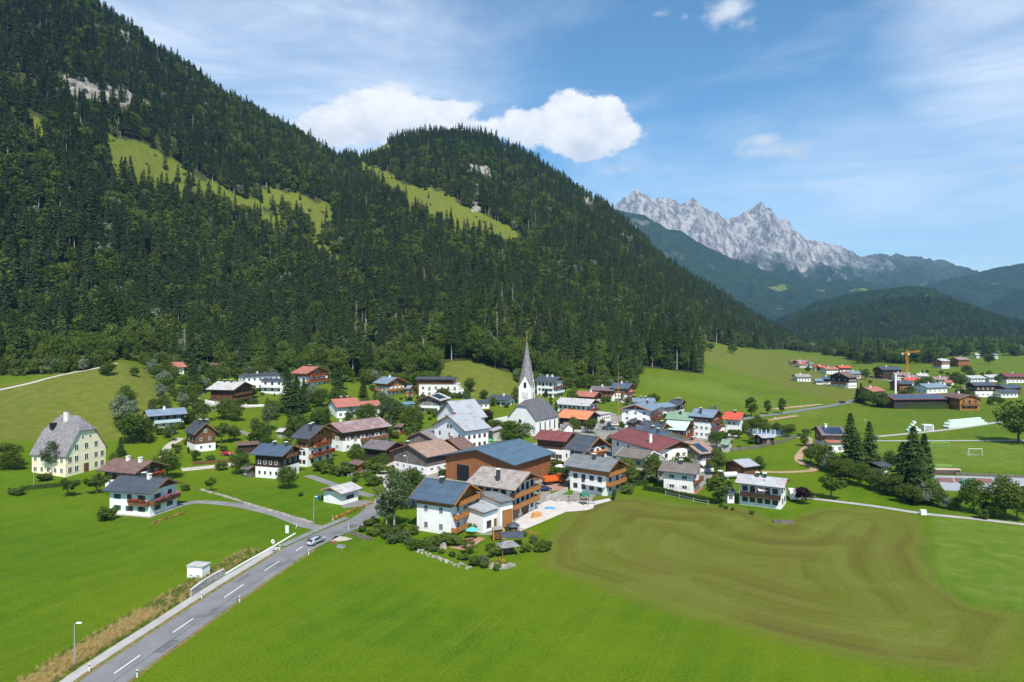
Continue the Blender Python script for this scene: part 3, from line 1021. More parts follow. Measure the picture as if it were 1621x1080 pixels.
for i in range(4):
    proto('spruce%d' % i, spruce_mesh('crown', 20, 3.4 + 0.4 * (i % 3), 18, 8, 50 + i, 1000, 0.06 + 0.03 * (i % 2)), trunk_mesh('trunk', 19, 0.3, 3, 0, 1, i), 'lf_spruce_n', 'bark', 20)
for i in range(3):
    proto('tallspruce%d' % i, spruce_mesh('crown', 24, 2.9, 20, 9, 70 + i, 900, 0.42 + 0.08 * i), trunk_mesh('trunk', 23, 0.28, 10, 0, 1, i), 'lf_spruce_n', 'bark_pale', 24)
for i in range(4):
    proto('broad%d' % i, leafy_mesh('crown', 10, 4.0 + 0.5 * (i % 2), 1.6, 46, 70, 0.27, 90 + i), trunk_mesh('trunk', 9, 0.22, 2.0, 9, 3.6, i), 'lf_green', 'bark', 10)
for i in range(2):
    proto('light%d' % i, leafy_mesh('crown', 12, 3.6, 1.2, 50, 70, 0.27, 110 + i, 'tall'), trunk_mesh('trunk', 11, 0.22, 2, 9, 3, 20 + i), 'lf_light', 'bark', 12)
for i in range(2):
    proto('birch%d' % i, leafy_mesh('crown', 13, 3.2, 3.0, 52, 52, 0.20, 120 + i, 'tall', 0.5), trunk_mesh('trunk', 12.6, 0.17, 3, 14, 2.6, 30 + i), 'lf_birch', 'bark_pale', 13)
proto('silver0', leafy_mesh('crown', 9, 3.6, 1.0, 44, 70, 0.25, 130), trunk_mesh('trunk', 8, 0.2, 1.5, 8, 3, 40), 'lf_silver', 'bark', 9)
proto('purple0', leafy_mesh('crown', 4.2, 1.75, 0.7, 40, 70, 0.15, 131), trunk_mesh('trunk', 3.6, 0.1, 0.8, 6, 1.4, 41), 'lf_purple', 'bark', 4.2)
proto('purple1', leafy_mesh('crown', 7, 2.2, 0.8, 40, 60, 0.2, 136, 'tall'), trunk_mesh('trunk', 6.3, 0.14, 1, 6, 1.6, 46), 'lf_purple', 'bark', 7)
for i in range(2):
    proto('fruit%d' % i, leafy_mesh('crown', 5.5, 2.9, 1.5, 26, 60, 0.2, 132 + i, 'round', 0.5), trunk_mesh('trunk', 5, 0.15, 1.6, 9, 2.4, 42 + i, 0.8), 'lf_green', 'bark', 5.5)
proto('poplar0', leafy_mesh('crown', 10, 1.9, 0.6, 46, 60, 0.22, 134, 'tall'), trunk_mesh('trunk', 9.5, 0.18, 1, 8, 1.4, 44), 'lf_green', 'bark', 10)
for i in range(3):
    proto('bush%d' % i, leafy_mesh('crown', 2.2, 1.35, 0.05, 20, 60, 0.15, 140 + i), trunk_mesh('trunk', 1.7, 0.06, 0.3, 5, 0.9, 50 + i), ('lf_green', 'lf_light', 'lf_birch')[i], 'bark', 2.2)
proto('thuja0', leafy_mesh('crown', 3.0, 0.7, 0.05, 22, 50, 0.12, 150, 'cone'), trunk_mesh('trunk', 2.6, 0.06, 0.3, 3, 0.4, 60), 'lf_spruce_n', 'bark', 3.0)

# light prototypes for the mass of the forest
FPRO = bpy.data.collections.new('forest_models')
fi = 0


def fproto(me_c, leaf, H, r0, pale=False):
    global fi
    V = [tuple(v.co) for v in me_c.vertices]
    k = len(V)
    mb = MB()
    mb.tube([(0, 0, -1.5), (0, 0, H * 0.9)], [r0, r0 * .2], 5)
    F = [tuple(p.vertices) for p in me_c.polygons] + [tuple(k + i for i in f) for f in mb.f]
    nf_ = len(me_c.polygons)
    m2 = bpy.data.meshes.new('forest_tree')
    m2.from_pydata(V + mb.v, [], F)
    m2.materials.append(M[leaf])
    m2.materials.append(M['bark_pale' if pale else 'bark'])
    for i, p in enumerate(m2.polygons):
        p.material_index = 0 if i < nf_ else 1
    o = bpy.data.objects.new('forest_tree_%02d' % fi, m2)
    FPRO.objects.link(o)
    fi += 1


for i in range(4):
    fproto(spruce_mesh('c', 20, 3.2 + 0.35 * i, 15, 8, 200 + i, 420, 0.08), 'lf_spruce', 20, 0.28)          # 0-3
for i in range(2):
    fproto(spruce_mesh('c', 23, 2.8, 13, 8, 210 + i, 260, 0.38 + 0.12 * i), 'lf_spruce', 23, 0.25, True)   # 4-5
for i in range(3):
    fproto(leafy_mesh('c', 14, 4.4, 2.0, 34, 34, 0.5, 220 + i), ('lf_green', 'lf_light', 'lf_green')[i], 14, 0.25)   # 6-8
fproto(spruce_mesh('c', 20, 3.4, 15, 8, 230, 420, 0.10), 'lf_larch', 20, 0.25)                              # 9
fproto(leafy_mesh('c', 3.2, 2.2, 0.05, 14, 30, 0.34, 231), 'lf_light', 3, 0.06)                             # 10
fproto(leafy_mesh('c', 13, 4.0, 1.0, 30, 34, 0.5, 232), 'lf_silver', 13, 0.2)                               # 11
fproto(spruce_mesh('c', 18, 0.8, 10, 4, 233, 0, 0.25), 'bark_pale', 18, 0.22, True)                          # 12 dead stem


def scatter_group(name):
    ng = bpy.data.node_groups.new(name, 'GeometryNodeTree')
    ng.interface.new_socket('Geometry', in_out='INPUT', socket_type='NodeSocketGeometry')
    ng.interface.new_socket('Geometry', in_out='OUTPUT', socket_type='NodeSocketGeometry')
    n, l = ng.nodes, ng.links
    gi, go = n.new('NodeGroupInput'), n.new('NodeGroupOutput')
    ci = n.new('GeometryNodeCollectionInfo')
    ci.inputs[0].default_value = FPRO
    ci.inputs[1].default_value = True
    ci.inputs[2].default_value = True
    ip = n.new('GeometryNodeInstanceOnPoints')
    ip.inputs['Pick Instance'].default_value = True
    at = []
    for nm, ty in (('idx', 'INT'), ('rot', 'FLOAT_VECTOR'), ('sc', 'FLOAT_VECTOR')):
        a = n.new('GeometryNodeInputNamedAttribute')
        a.data_type = ty
        a.inputs[0].default_value = nm
        at.append(a.outputs[0])
    l.new(gi.outputs[0], ip.inputs['Points'])
    l.new(ci.outputs[0], ip.inputs['Instance'])
    l.new(at[0], ip.inputs['Instance Index'])
    l.new(at[1], ip.inputs['Rotation'])
    l.new(at[2], ip.inputs['Scale'])
    l.new(ip.outputs[0], go.inputs[0])
    return ng


SCATTER = scatter_group('scatter')


def scatter(name, P, idx, rot, sc, label, cat):
    me = bpy.data.meshes.new(name)
    me.vertices.add(len(P))
    me.vertices.foreach_set('co', np.asarray(P, np.float32).ravel())
    a = me.attributes.new('idx', 'INT', 'POINT')
    a.data.foreach_set('value', np.asarray(idx, np.int32))
    for nm, v in (('rot', rot), ('sc', sc)):
        a = me.attributes.new(nm, 'FLOAT_VECTOR', 'POINT')
        a.data.foreach_set('vector', np.asarray(v, np.float32).ravel())
    o = mesh_obj(name, me)
    md = o.modifiers.new('scatter', 'NODES')
    md.node_group = SCATTER
    tag(o, label, cat, kind='stuff')
    return o


# ---------------------------------------------------------------- the forest on the slopes
rs = np.random.RandomState(11)
sp_ = 5.9
gx, gy = np.meshgrid(np.arange(-1150, 640, sp_), np.arange(300, 1560, sp_))
fx = (gx + (rs.rand(*gx.shape) - .5) * sp_ * 1.1).ravel()
fy = (gy + (rs.rand(*gy.shape) - .5) * sp_ * 1.1).ravel()
fpx = CX + FPX * fx / fy
k = (fpx > -170) & (fpx < 1305)
fx, fy, fpx = fx[k], fy[k], fpx[k]
fz = T(fx, fy)
fpx, fpy = proj(fx, fy, fz)
fmk, foot, rdg = forest_mask(fpx, fpy, fy + (fbm(fx / 18, fy / 18, 2) - .5) * 16)
jx2 = fpx + (fbm(fx / 14, fy / 14, 2) - .5) * 16
jy2 = fpy + (fbm(fx / 14 + 9, fy / 14, 2) - .5) * 10
front = fy < rdg * 1.04
clr = anypoly(jx2, jy2, CLEAR) & front
rck = anypoly(jx2, jy2, ROCKS) & front
keep = fmk & ~(clr & (rs.rand(len(fx)) > 0.07)) & ~(rck & (rs.rand(len(fx)) > 0.30)) & (fy < rdg * 1.09)
scrub = (inpoly(fpx, fpy, [(550, 585), (560, 490), (660, 500), (680, 520), (700, 575), (640, 590)]) | inpoly(fpx, fpy, [(760, 560), (765, 490), (845, 480), (860, 540), (820, 575)])) & (fy < 640)
keep &= ~(scrub & (rs.rand(len(fx)) > 0.55))
# a few thin spots
thin = fbm(fx / 55 + 3, fy / 55, 3)
keep &= (rs.rand(len(fx)) < np.where(thin > 0.67, 0.45, 0.97))
fx, fy, fz, fpx, fpy, foot, rdg, scrub, clr = [a[keep] for a in (fx, fy, fz, fpx, fpy, foot, rdg, scrub, clr)]
n = len(fx)
u = rs.rand(n)
dn = fbm(fx / 120 + 21, fy / 120, 4)
edge = fy - foot
pdec = np.where(edge < 34, 0.72, np.where(edge < 80, 0.34, np.where(dn > 0.53, 0.48, 0.13)))
pdec = np.where((fpx > 1000) & (edge < 40), 0.25, pdec)
isdec = u < pdec
idx = rs.choice([0, 1, 2, 3, 4, 5, 9], n, p=[.21, .21, .21, .17, .08, .06, .06])
idx = np.where(isdec, rs.choice([6, 7, 8, 11], n, p=[.36, .32, .27, .05]), idx)
idx = np.where(scrub, rs.choice([10, 6, 4, 5, 8, 12], n, p=[.50, .12, .13, .13, .08, .04]), idx)
idx = np.where((rs.rand(n) < 0.008) & ~isdec, 12, idx)
idx = np.where(clr, rs.choice([10, 0, 6, 2], n, p=[.6, .18, .12, .1]), idx)
s = 0.78 + 0.72 * rs.rand(n) ** 1.5
s = s * np.where(clr, 0.7, 1.0) * np.where(idx == 10, 1.2, 1.0) * (0.85 + 0.4 * fbm(fx / 60, fy / 60 + 50, 2)) * np.interp(fy / rdg, [0.55, 1.0], [1.0, 0.66])
s = np.where(isdec, s * 0.95, s)
rot = np.stack([rs.randn(n) * .03, rs.randn(n) * .03, rs.rand(n) * 6.283], -1)
sc = np.stack([s * (0.85 + .35 * rs.rand(n)), s * (0.85 + .35 * rs.rand(n)), s], -1)
# the trees that show largest stand as things of their own
size = s * 20 / fy * np.where((fpx > -10) & (fpx < 1320), 1, 0) * np.where(edge < 45, 1, 0.2)
con = np.isin(idx, [0, 1, 2, 3, 4, 5])
dec = np.isin(idx, [6, 7, 8, 11])
order = np.argsort(-size)
pick_c = [i for i in order if con[i]][:190]
pick_d = [i for i in order if dec[i]][:170]
EDGE = [(int(idx[i]), float(fx[i]), float(fy[i]), float(fz[i]), float(s[i])) for i in pick_c + pick_d]
rest = np.ones(n, bool)
rest[pick_c] = False
rest[pick_d] = False
scatter('forest', np.stack([fx, fy, fz], -1)[rest], idx[rest], rot[rest], sc[rest], 'dense dark conifer forest covering the steep mountain slopes above the village', 'forest')
TREES = []


def tree(key, x, y, H, label, group, wide=1.0, rz=None, name=None, z=None):
    crown, trunk, h0 = PROTO[key]
    nm = name or {'s': 'spruce_tree', 't': 'spruce_tree'}.get(key[0], 'broadleaf_tree')
    if key.startswith('silver'):
        nm = 'willow_tree'
    if key.startswith('birch'):
        nm = 'birch_tree'
    if key.startswith('bush'):
        nm = 'bush'
    z = terrain_z(x, y) if z is None else z
    o = empty(nm, (x, y, z), rnd.random() * 6.283 if rz is None else rz)
    s_ = H / h0
    o.scale = (s_ * wide, s_ * wide, s_)
    mesh_obj('trunk', trunk, o)
    mesh_obj('stems' if False else 'crown', crown, o)
    tag(o, label, {'bush': 'bush'}.get(nm, 'tree'), group)
    TREES.append((x, y, H * 0.4 * wide))
    return o


# the wood on the far hill and along the valley floor
hx, hy, hz = hillg
hp, ht, hsc = [], [], []
rows, cols = hx.shape
for q in range(9500):
    r_ = rs.rand() * 47 + 1
    c_ = rs.rand() * (cols - 1.01)
    i, j = int(r_), int(c_)
    a, b = r_ - i, c_ - j
    f4 = lambda A: (A[i, j] * (1 - b) + A[i, j + 1] * b) * (1 - a) + (A[i + 1, j] * (1 - b) + A[i + 1, j + 1] * b) * a
    x, y, z = f4(hx), f4(hy), f4(hz)
    if z < 1 or (fbm(x / 90, y / 60, 3) > 0.69):
        continue
    hp.append((x, y, z - 0.5))
hp = np.array(hp)
n = len(hp)
s = 0.8 + 0.6 * rs.rand(n)
scatter('far_wood', hp, rs.choice([0, 1, 2, 3, 6, 8], n, p=[.17, .17, .17, .14, .2, .15]), np.stack([0 * s, 0 * s, rs.rand(n) * 6.28], -1), np.stack([s * 1.2, s * 1.2, s], -1),
        'bluish wooded hill slope across the far end of the valley', 'wood')
vp, vi = [], []
for q in range(4200):
    px = 1240 + 480 * rs.rand()
    y = 770 + 930 * rs.rand()
    if fbm(px / 40, y / 60 + 4, 3) < 0.45 or y < np.interp(px, [1240, 1340, 1360, 1490, 1500, 1720], [1100, 960, 780, 790, 960, 1000]):
        continue
    x = (px - CX) * y / FPX
    vp.append((x, y, Tz(x, y)))
    vi.append(rs.choice([6, 8, 7, 0, 2, 11], p=[.34, .26, .12, .16, .1, .02]))
vp = np.array(vp)
n = len(vp)
s = 0.75 + 0.7 * rs.rand(n)
scatter('valley_wood', vp, vi, np.stack([0 * s, 0 * s, rs.rand(n) * 6.28], -1), np.stack([s * 1.1, s * 1.1, s], -1), 'belt of valley trees beyond the distant houses', 'wood')

# ---------------------------------------------------------------- haze
hm = bpy.data.materials.new('haze')
hm.use_nodes = True
N = NT(hm.node_tree)
N.n.remove(N.n['Principled BSDF'])
pvn = N.new('ShaderNodeVolumePrincipled')
pvn.inputs['Color'].default_value = (0.33, 0.64, 1.0, 1)
pvn.inputs['Density'].default_value = 0.000056
pvn.inputs['Anisotropy'].default_value = 0.1
N.l.new(pvn.outputs[0], N.n['Material Output'].inputs['Volume'])
hb = MB().box(-19000, 19000, -600, 11600, -7, 1600).build('haze', hm)
tag(hb, kind='stuff', label='pale blue haze filling the whole valley air', cat='haze')

# ================================================================ buildings
MC = {}


def cached(key, fn):
    if key not in MC:
        MC[key] = fn()
    return MC[key]


def frame_mesh(w, h):
    def f():
        mb = MB()
        t = 0.09
        mb.box(-w / 2, w / 2, -0.05, 0.02, -h / 2, -h / 2 + t).box(-w / 2, w / 2, -0.05, 0.02, h / 2 - t, h / 2)
        mb.box(-w / 2, -w / 2 + t, -0.05, 0.02, -h / 2 + t, h / 2 - t).box(w / 2 - t, w / 2, -0.05, 0.02, -h / 2 + t, h / 2 - t)
        if w > 0.95:
            mb.box(-t / 2, t / 2, -0.045, 0.02, -h / 2 + t, h / 2 - t)
        return mb.mesh('window')
    return f


def put(name, me, m, parent, loc, rz=0.0):
    me = me if me.materials and me.materials[0] == m else None or me
    o = bpy.data.objects.new(name, me)
    if not me.materials:
        me.materials.append(m)
    link(o, parent)
    o.location = loc
    o.rotation_euler = (0, 0, rz)
    return o


def window(root, x, y, z, rz, w=1.1, h=1.3, fr='frame_white', sh=None, name='window', sill=None):
    o = put(name, cached(('fr', w, h, fr), frame_mesh(w, h)), M[fr], root, (x, y, z), rz)
    put('pane', cached(('pane', w, h), lambda: MB().box(-w / 2 + .08, w / 2 - .08, -0.012, 0.015, -h / 2 + .08, h / 2 - .08).mesh('pane')), M['pane'], o, (0, 0, 0))
    if sh:
        for s_ in (-1, 1):
            put('shutter', cached(('sh', w, h, sh), lambda: MB().box(-w * .25, w * .25, -0.06, 0.0, -h / 2, h / 2).mesh('shutter')), M[sh], o, (s_ * w * .76, 0, 0))
    return o


def flowers_mesh(L, seed):
    def f():
        r = np.random.RandomState(seed)
        n = int(L * 55)
        P = np.stack([(r.rand(n) - .5) * L, r.randn(n) * .10, r.rand(n) * .45 - .12 + .08 * np.sin(r.rand(n) * 9)], -1)
        a = r.randn(n, 3)
        a /= np.linalg.norm(a, axis=1)[:, None]
        b = np.cross(a, r.randn(n, 3))
        b /= np.linalg.norm(b, axis=1)[:, None]
        s_ = .12 + .1 * r.rand(n)[:, None]
        return from_np('flowers', np.stack([P + a * s_, P + b * s_, P - a * s_, P - b * s_], 1).reshape(-1, 3), np.arange(4 * n).reshape(-1, 4))
    return f


FLAB = []       # (x, y, short name) of every building, to describe what stands beside it
FOOTPR = []


def face_info(face, wx, wy):
    """outward direction, wall offset and half width of a wall of a house in its own axes"""
    return {'+x': ((1, 0), wx, wy, R(90)), '-x': ((-1, 0), wx, wy, R(-90)), '+y': ((0, 1), wy, wx, R(180)), '-y': ((0, -1), wy, wx, 0.0)}[face]


def on_face(face, t, wx, wy, off=0.0):
    """point on a wall: t runs from the viewer's left to right"""
    if face == '-y':
        return (t, -wy - off)
    if face == '+y':
        return (-t, wy + off)
    if face == '+x':
        return (wx + off, t)
    return (-wx - off, -t)


def balcony(root, face, z, t0, t1, wx, wy, dep, mtl, fl=None, proud=0.03, rail=1.0):
    _, off, hw, rz = face_info(face, wx, wy)
    a, b = t0 * hw, t1 * hw
    c, L = (a + b) / 2, abs(b - a)
    x, y = on_face(face, c, wx, wy, proud)
    mb = MB().box(-L / 2, L / 2, -dep, 0, -0.16, 0)
    n = max(2, int(L / 1.6))
    for i in range(n + 1):
        q = -L / 2 + 0.15 + (L - 0.3) * i / n
        mb.box(q - 0.07, q + 0.07, -dep + 0.1, -0.004, -0.34, -0.162)
    o = mb.build('balcony', M['timber'] if 'balc_white' not in mtl and 'glass' not in mtl else M['balc_white'], root)
    o.location = (x, y, z)
    o.rotation_euler = (0, 0, rz)
    r_ = MB().box(-L / 2, L / 2, -dep - .05, -dep + .01, 0.02, rail).box(-L / 2 - .05, -L / 2 + .01, -dep + .012, -0.05, 0.02, rail).box(L / 2 - .01, L / 2 + .05, -dep + .012, -0.05, 0.02, rail)
    r_.box(-L / 2 - .08, L / 2 + .08, -dep - .10, -dep + .06, rail + .002, rail + .07)
    r_.build('railing', M[mtl], o)
    if fl:
        fb = put('flower_box', cached(('fl', round(L, 1), fl), flowers_mesh(round(L, 1) * .92, int(L * 10))), M[fl], o, (0, -dep - .16, rail))
    return o


def house(label, fr, P0, PA, D, h, ridge='u', pitch=22, wall='white', upper=None, split=None, roof='r_slate', ov=1.0, gov=1.2, floors=2, win=(3, 3), wsize=(1.1, 1.3), frm='frame_white', sh=None,
          balc=(), chim=((0.3, 0.35),), bands=3, solar=(), attic=2, cat='house', name='house', short=None, join=None, rise0=0.0, fh=None, verge='timber', group=None, extra=None, skirt=None, doors=(), flat=False, zoff=0.0, B=None):
    p0 = unproj(*pixof(fr, P0), h)
    if p0.y > 205 and not flat and 'stepped' not in label:
        h, D = h * 1.08, D * (1.15 if p0.y < 420 else 1.05)
        split = split * 1.08 if split else split
        p0 = unproj(*pixof(fr, P0), h)
    pa = unproj(*pixof(PA[2] if len(PA) > 2 else fr, PA[:2]), h) if not isinstance(PA, (int, float)) else None
    u = (pa - p0)
    L0 = u.length
    u.normalize()
    v = Vector((-u.y, u.x, 0))
    if v.dot(Vector((p0.x, p0.y, 0))) < 0:
        v = -v
    if B is not None:      # turn the plan so that both visible walls have the extent they show
        k = p0.x / p0.y
        am = (pixof(PA[2] if len(PA) > 2 else fr, PA[:2])[0] - pixof(fr, P0)[0]) * p0.y / FPX
        bm = (pixof(fr, (B, 0))[0] - pixof(fr, P0)[0]) * p0.y / FPX
        th = math.asin(max(-.97, min(.97, bm / (D * math.hypot(1, k))))) + math.atan(k)
        v = Vector((math.sin(th), math.cos(th), 0))
        u = Vector((v.y, -v.x, 0))
        if (u.x - k * u.y) * am < 0:
            u = -u
        L0 = min(abs(am / (u.x - k * u.y)), 1.9 * D) * (1.06 if p0.y > 205 else 1)
    cen = p0 + u * (L0 / 2) + v * (D / 2)
    rdir, L, Wd = (u, L0, D) if ridge == 'u' else (v, D, L0)
    hx_, hy_ = L / 2, Wd / 2
    wx, wy = hx_ - gov, hy_ - ov
    rz = math.atan2(rdir.y, rdir.x)
    cs = [cen + u * (a * L0 / 2) + v * (b * D / 2) for a in (-1, 1) for b in (-1, 1)]
    zs = [Tz(c.x, c.y) for c in cs]
    g0 = Tz(p0.x, p0.y)
    sunk = g0 - min(zs) + 0.6
    if join is None:
        root = empty(name, (cen.x, cen.y, g0 + zoff), rz)
        tag(root, label, cat, group)
        off = None
    else:
        root = join
    inv = Matrix.Identity(4)
    tp = math.tan(R(pitch))
    z_e = h
    zr = h + hy_ * tp
    zw = h + ov * tp
    parts = []
    def add(mb, nm, m, par=None):
        o = mb.build(nm, M[m] if isinstance(m, str) else m, par or root)
        if par is None:
            parts.append(o)
        return o
    # walls
    zs_ = split if split is not None else None
    def body(z0, z1, grow, gable):
        mb = MB()
        a, b = wx + grow, wy + grow
        if not gable:
            return mb.box(-a, a, -b, b, z0, z1)
        top = h + (hy_ - b) * tp
        if flat:
            return mb.box(-a, a, -b, b, z0, h - 0.02)
        prof = [(-b, z0), (b, z0), (b, top - .02), (0, zr - .02), (-b, top - .02)]
        return mb.quadbox([(-a, y, z) for y, z in prof], [(a, y, z) for y, z in prof])
    if upper and zs_ is not None and zs_ < h:
        add(body(-sunk, zs_ + 0.02, 0, False), 'wall', wall)
        add(body(zs_, zr, 0.04, True), 'upper_wall', upper)
    elif upper:                                   # only the gable triangles differ
        add(body(-sunk, zw - 0.05, 0, False), 'wall', wall)
        add(body(zw - 0.06, zr, 0.03, True), 'gable_wall', upper)
    else:
        add(body(-sunk, zr, 0, True), 'wall', wall)
    # roof: timber deck below, overlapping courses of roofing above
    cp = math.cos(R(pitch))
    mb = MB()
    def slope(x0, x1, s_, y0, y1, dz0, dz1):
        """slab on one slope between |y|=y0 (upper) and y1 (lower)"""
        z0_, z1_ = h + (hy_ - y0) * tp, h + (hy_ - y1) * tp
        lo = [(x0, s_ * y0, z0_ + dz0), (x1, s_ * y0, z0_ + dz0), (x1, s_ * y1, z1_ + dz0), (x0, s_ * y1, z1_ + dz0)]
        hi = [(x, y, z + dz1 - dz0) for x, y, z in lo]
        return lo, hi
    if flat:
        rf = add(MB().box(-hx_, hx_, -hy_, hy_, h, h + 0.3), 'roof', roof)
    else:
        for s_ in (-1, 1):
            mb.quadbox(*slope(-hx_ + .02, hx_ - .02, s_, 0.0, hy_, 0.0, 0.11))
        rf = add(mb, 'roof', 'timber')
        for s_ in (-1, 1):
            nbd = bands
            for i in range(nbd):
                y0, y1 = hy_ * i / nbd, hy_ * (i + 1) / nbd + (0.05 if i < nbd - 1 else 0.08)
                dz = 0.115 + 0.004 * i
                lo, hi = slope(-hx_, hx_, s_, y0 if i else 0.02, y1, dz, dz + 0.05)
                # upper edge tucked under the course above
                hi[2] = (hi[2][0], hi[2][1], hi[2][2] + .06)
                hi[3] = (hi[3][0], hi[3][1], hi[3][2] + .06)
                MB().quadbox(lo, hi).build('roof_course', M[roof], rf)
        MB().beam((-hx_, 0, zr + 0.17), (hx_, 0, zr + 0.17), 0.34, 0.10).build('ridge_cap', M[roof], rf)
        for gx_ in (-1, 1):
            for s_ in (-1, 1):
                MB().beam((gx_ * (hx_ + .05), 0, zr + .02), (gx_ * (hx_ + .05), s_ * (hy_ + .05), h + .02), 0.09, 0.32).build('verge_board', M[verge], rf)
        if L > 9:
            for gx_ in (-1, 1):
                for yy in (0.0, -hy_ * .55, hy_ * .55):
                    zz = h + (hy_ - abs(yy)) * tp - 0.14
                    MB().box(min(gx_ * (wx - .02), gx_ * (hx_ - .1)), max(gx_ * (wx - .02), gx_ * (hx_ - .1)), yy - .1, yy + .1, zz - .2, zz).build('purlin', M[verge], rf)
        for s_ in (-1, 1):
            MB().tube([(-hx_, s_ * (hy_ + .14), h + .02), (hx_, s_ * (hy_ + .14), h + .02)], [.08, .08], 6).build('gutter', M['metal_dark'], rf)
    # chimneys
    for c in chim:
        cx_, cy_ = c[0] * hx_, c[1] * hy_
        zc = h + (hy_ - abs(cy_)) * tp
        cm = c[2] if len(c) > 2 else 'metal_dark'
        top = zr + 0.8
        ch = add(MB().box(cx_ - .38, cx_ + .38, cy_ - .38, cy_ + .38, zc - .2, top), 'chimney', cm)
        MB().box(cx_ - .5, cx_ + .5, cy_ - .5, cy_ + .5, top + .25, top + .33).box(cx_ - .42, cx_ - .34, cy_ - .42, cy_ - .34, top - .02, top + .27).box(cx_ + .34, cx_ + .42, cy_ + .34, cy_ + .42, top - .02, top + .27).build('chimney_cap', M['frame_white'], ch)
    # windows on the walls that look toward the valley
    camd = Vector((-cen.x, -cen.y, 0))
    ca, sa = math.cos(rz), math.sin(rz)
    vis = []
    for f_ in ('+x', '-x', '+y', '-y'):
        n2, off_, hw, frz = face_info(f_, wx, wy)
        wn2 = Vector((n2[0] * ca - n2[1] * sa, n2[0] * sa + n2[1] * ca, 0))
        if wn2.dot(camd.normalized()) > 0.08:
            vis.append((f_, wn2.dot(camd.normalized())))
    fh_ = fh or (h + 0.2) / max(floors, 1)
    gab = [f_ for f_, _ in vis if f_[1] == 'x']
    sid = [f_ for f_, _ in vis if f_[1] == 'y']
    faces = {'g': gab, 's': sid}
    taken = []
    for b_ in balc:
        kind, zb, t0, t1, dep, mtl = b_[:6]
        for f_ in faces[kind][:1]:
            pr = 0.045 if (upper and zs_ is not None and zb > zs_) else 0.01
            balcony(root, f_, zb, t0, t1, wx, wy, dep, mtl, b_[6] if len(b_) > 6 else None, pr)
            taken.append((f_, zb))
    nwin = {'g': win[0], 's': win[1]}
    W_objs = []
    for kind in ('g', 's'):
        for f_ in faces[kind]:
            n2, off_, hw, frz = face_info(f_, wx, wy)
            nw = nwin[kind]
            for fl_ in range(floors):
                zc = fl_ * fh_ + 1.55 + rise0
                if zc + wsize[1] / 2 > (zw if kind == 's' else zr) - 0.1 or nw == 0:
                    continue
                isb = any(t_[0] == f_ and abs(t_[1] - (fl_ * fh_ + rise0)) < 0.8 for t_ in taken)
                pr = 0.06 if (upper and zs_ is not None and zc > zs_ and zs_ < h) else 0.02
                for i in range(nw):
                    t = (-1 + 2 * (i + 0.5) / nw) * (hw - 0.5)
                    x, y = on_face(f_, t, wx, wy, pr)
                    if isb and i % 2 == 1:
                        window(root, x, y, zc - 0.35, frz, 1.2, 2.1, frm, None, 'balcony_door')
                    else:
                        window(root, x, y, zc, frz, wsize[0], wsize[1], frm, sh)
            if kind == 'g' and attic and not flat and zr - zw > 1.7:
                za = min(max(floors * fh_ + 1.25 + rise0, zw + .3), zr - 1.3)
                for i in range(attic):
                    t = (i - (attic - 1) / 2) * 1.7
                    if h + (hy_ - abs(t) - .6) * tp < za + .75:
                        continue
                    x, y = on_face(f_, t, wx, wy, 0.07 if upper else 0.02)
                    window(root, x, y, za, frz, 1.0, 1.15, frm, None)
    # doors / big openings: (kind, t centre, width, height, material)
    for kind, t, w_, h_, m_ in doors:
        for f_ in faces[kind][:1]:
            n2, off_, hw, frz = face_info(f_, wx, wy)
            x, y = on_face(f_, t * hw, wx, wy, 0.05)
            o = put('door', cached(('door', w_, h_, m_), lambda: MB().box(-w_ / 2, w_ / 2, -.06, .03, 0, h_).mesh('door')), M[m_], root, (x, y, 0.02), frz)
            put('door_frame', cached(('dfr', w_, h_), lambda: MB().box(-w_ / 2 - .14, -w_ / 2 - .003, -.1, .03, 0, h_ + .14).box(w_ / 2 + .003, w_ / 2 + .14, -.1, .03, 0, h_ + .14).box(-w_ / 2, w_ / 2, -.1, .03, h_ + .003, h_ + .14).mesh('door_frame')), M['timber'], o, (0, 0, 0))
    for s_, x0, x1, y0, y1, nxp, nyp in solar:
        side = -1 if sid and sid[0] == '-y' else 1
        side *= s_
        for a in range(nxp):
            for b in range(nyp):
                xa, xb = (x0 + (x1 - x0) * a / nxp) * hx_ + .03, (x0 + (x1 - x0) * (a + 1) / nxp) * hx_ - .03
                ya, yb = (y0 + (y1 - y0) * b / nyp) * hy_ + .03, (y0 + (y1 - y0) * (b + 1) / nyp) * hy_ - .03
                lo, hi = slope(xa, xb, side, ya, yb, 0.22, 0.27)
                MB().quadbox(lo, hi).build('solar_panel', M['solar'], rf)
    if skirt:                                      # band of sockel stone or paving round the base
        add(MB().box(-wx - .9, wx + .9, -wy - .9, wy + .9, -sunk, 0.07), 'plinth', skirt)
    if join is not None:                            # move the parts into the frame of the house they belong to
        q = Matrix.Translation((cen.x, cen.y, g0 + zoff)) @ Matrix.Rotation(rz, 4, 'Z')
        jq = Matrix.Translation(join.location) @ Matrix.Rotation(join.rotation_euler.z, 4, 'Z')
        rel = jq.inverted() @ q
        for o in [c for c in root.children if not c.get('_done')]:
            o.matrix_local = rel @ Matrix.Translation(o.location) @ Matrix.Rotation(o.rotation_euler.z, 4, 'Z')
    for o in root.children:
        o['_done'] = 1
    FOOTPR.append((cen.x, cen.y, max(hx_, hy_)))
    if join is None:
        FLAB.append((cen.x, cen.y, short or label))
    root_info[root.name] = dict(wx=wx, wy=wy, h=h, zr=zr, hx=hx_, hy=hy_, tp=tp, gab=gab, sid=sid, rz=rz, cen=cen, g=g0)
    return root


root_info = {}
BO, BB, BW, BG = 'balc_orange', 'balc_brown', 'balc_white', 'balc_glass'
FRD, FPK, FMX = 'flowers_red', 'flowers_pink', 'flowers_mixed'

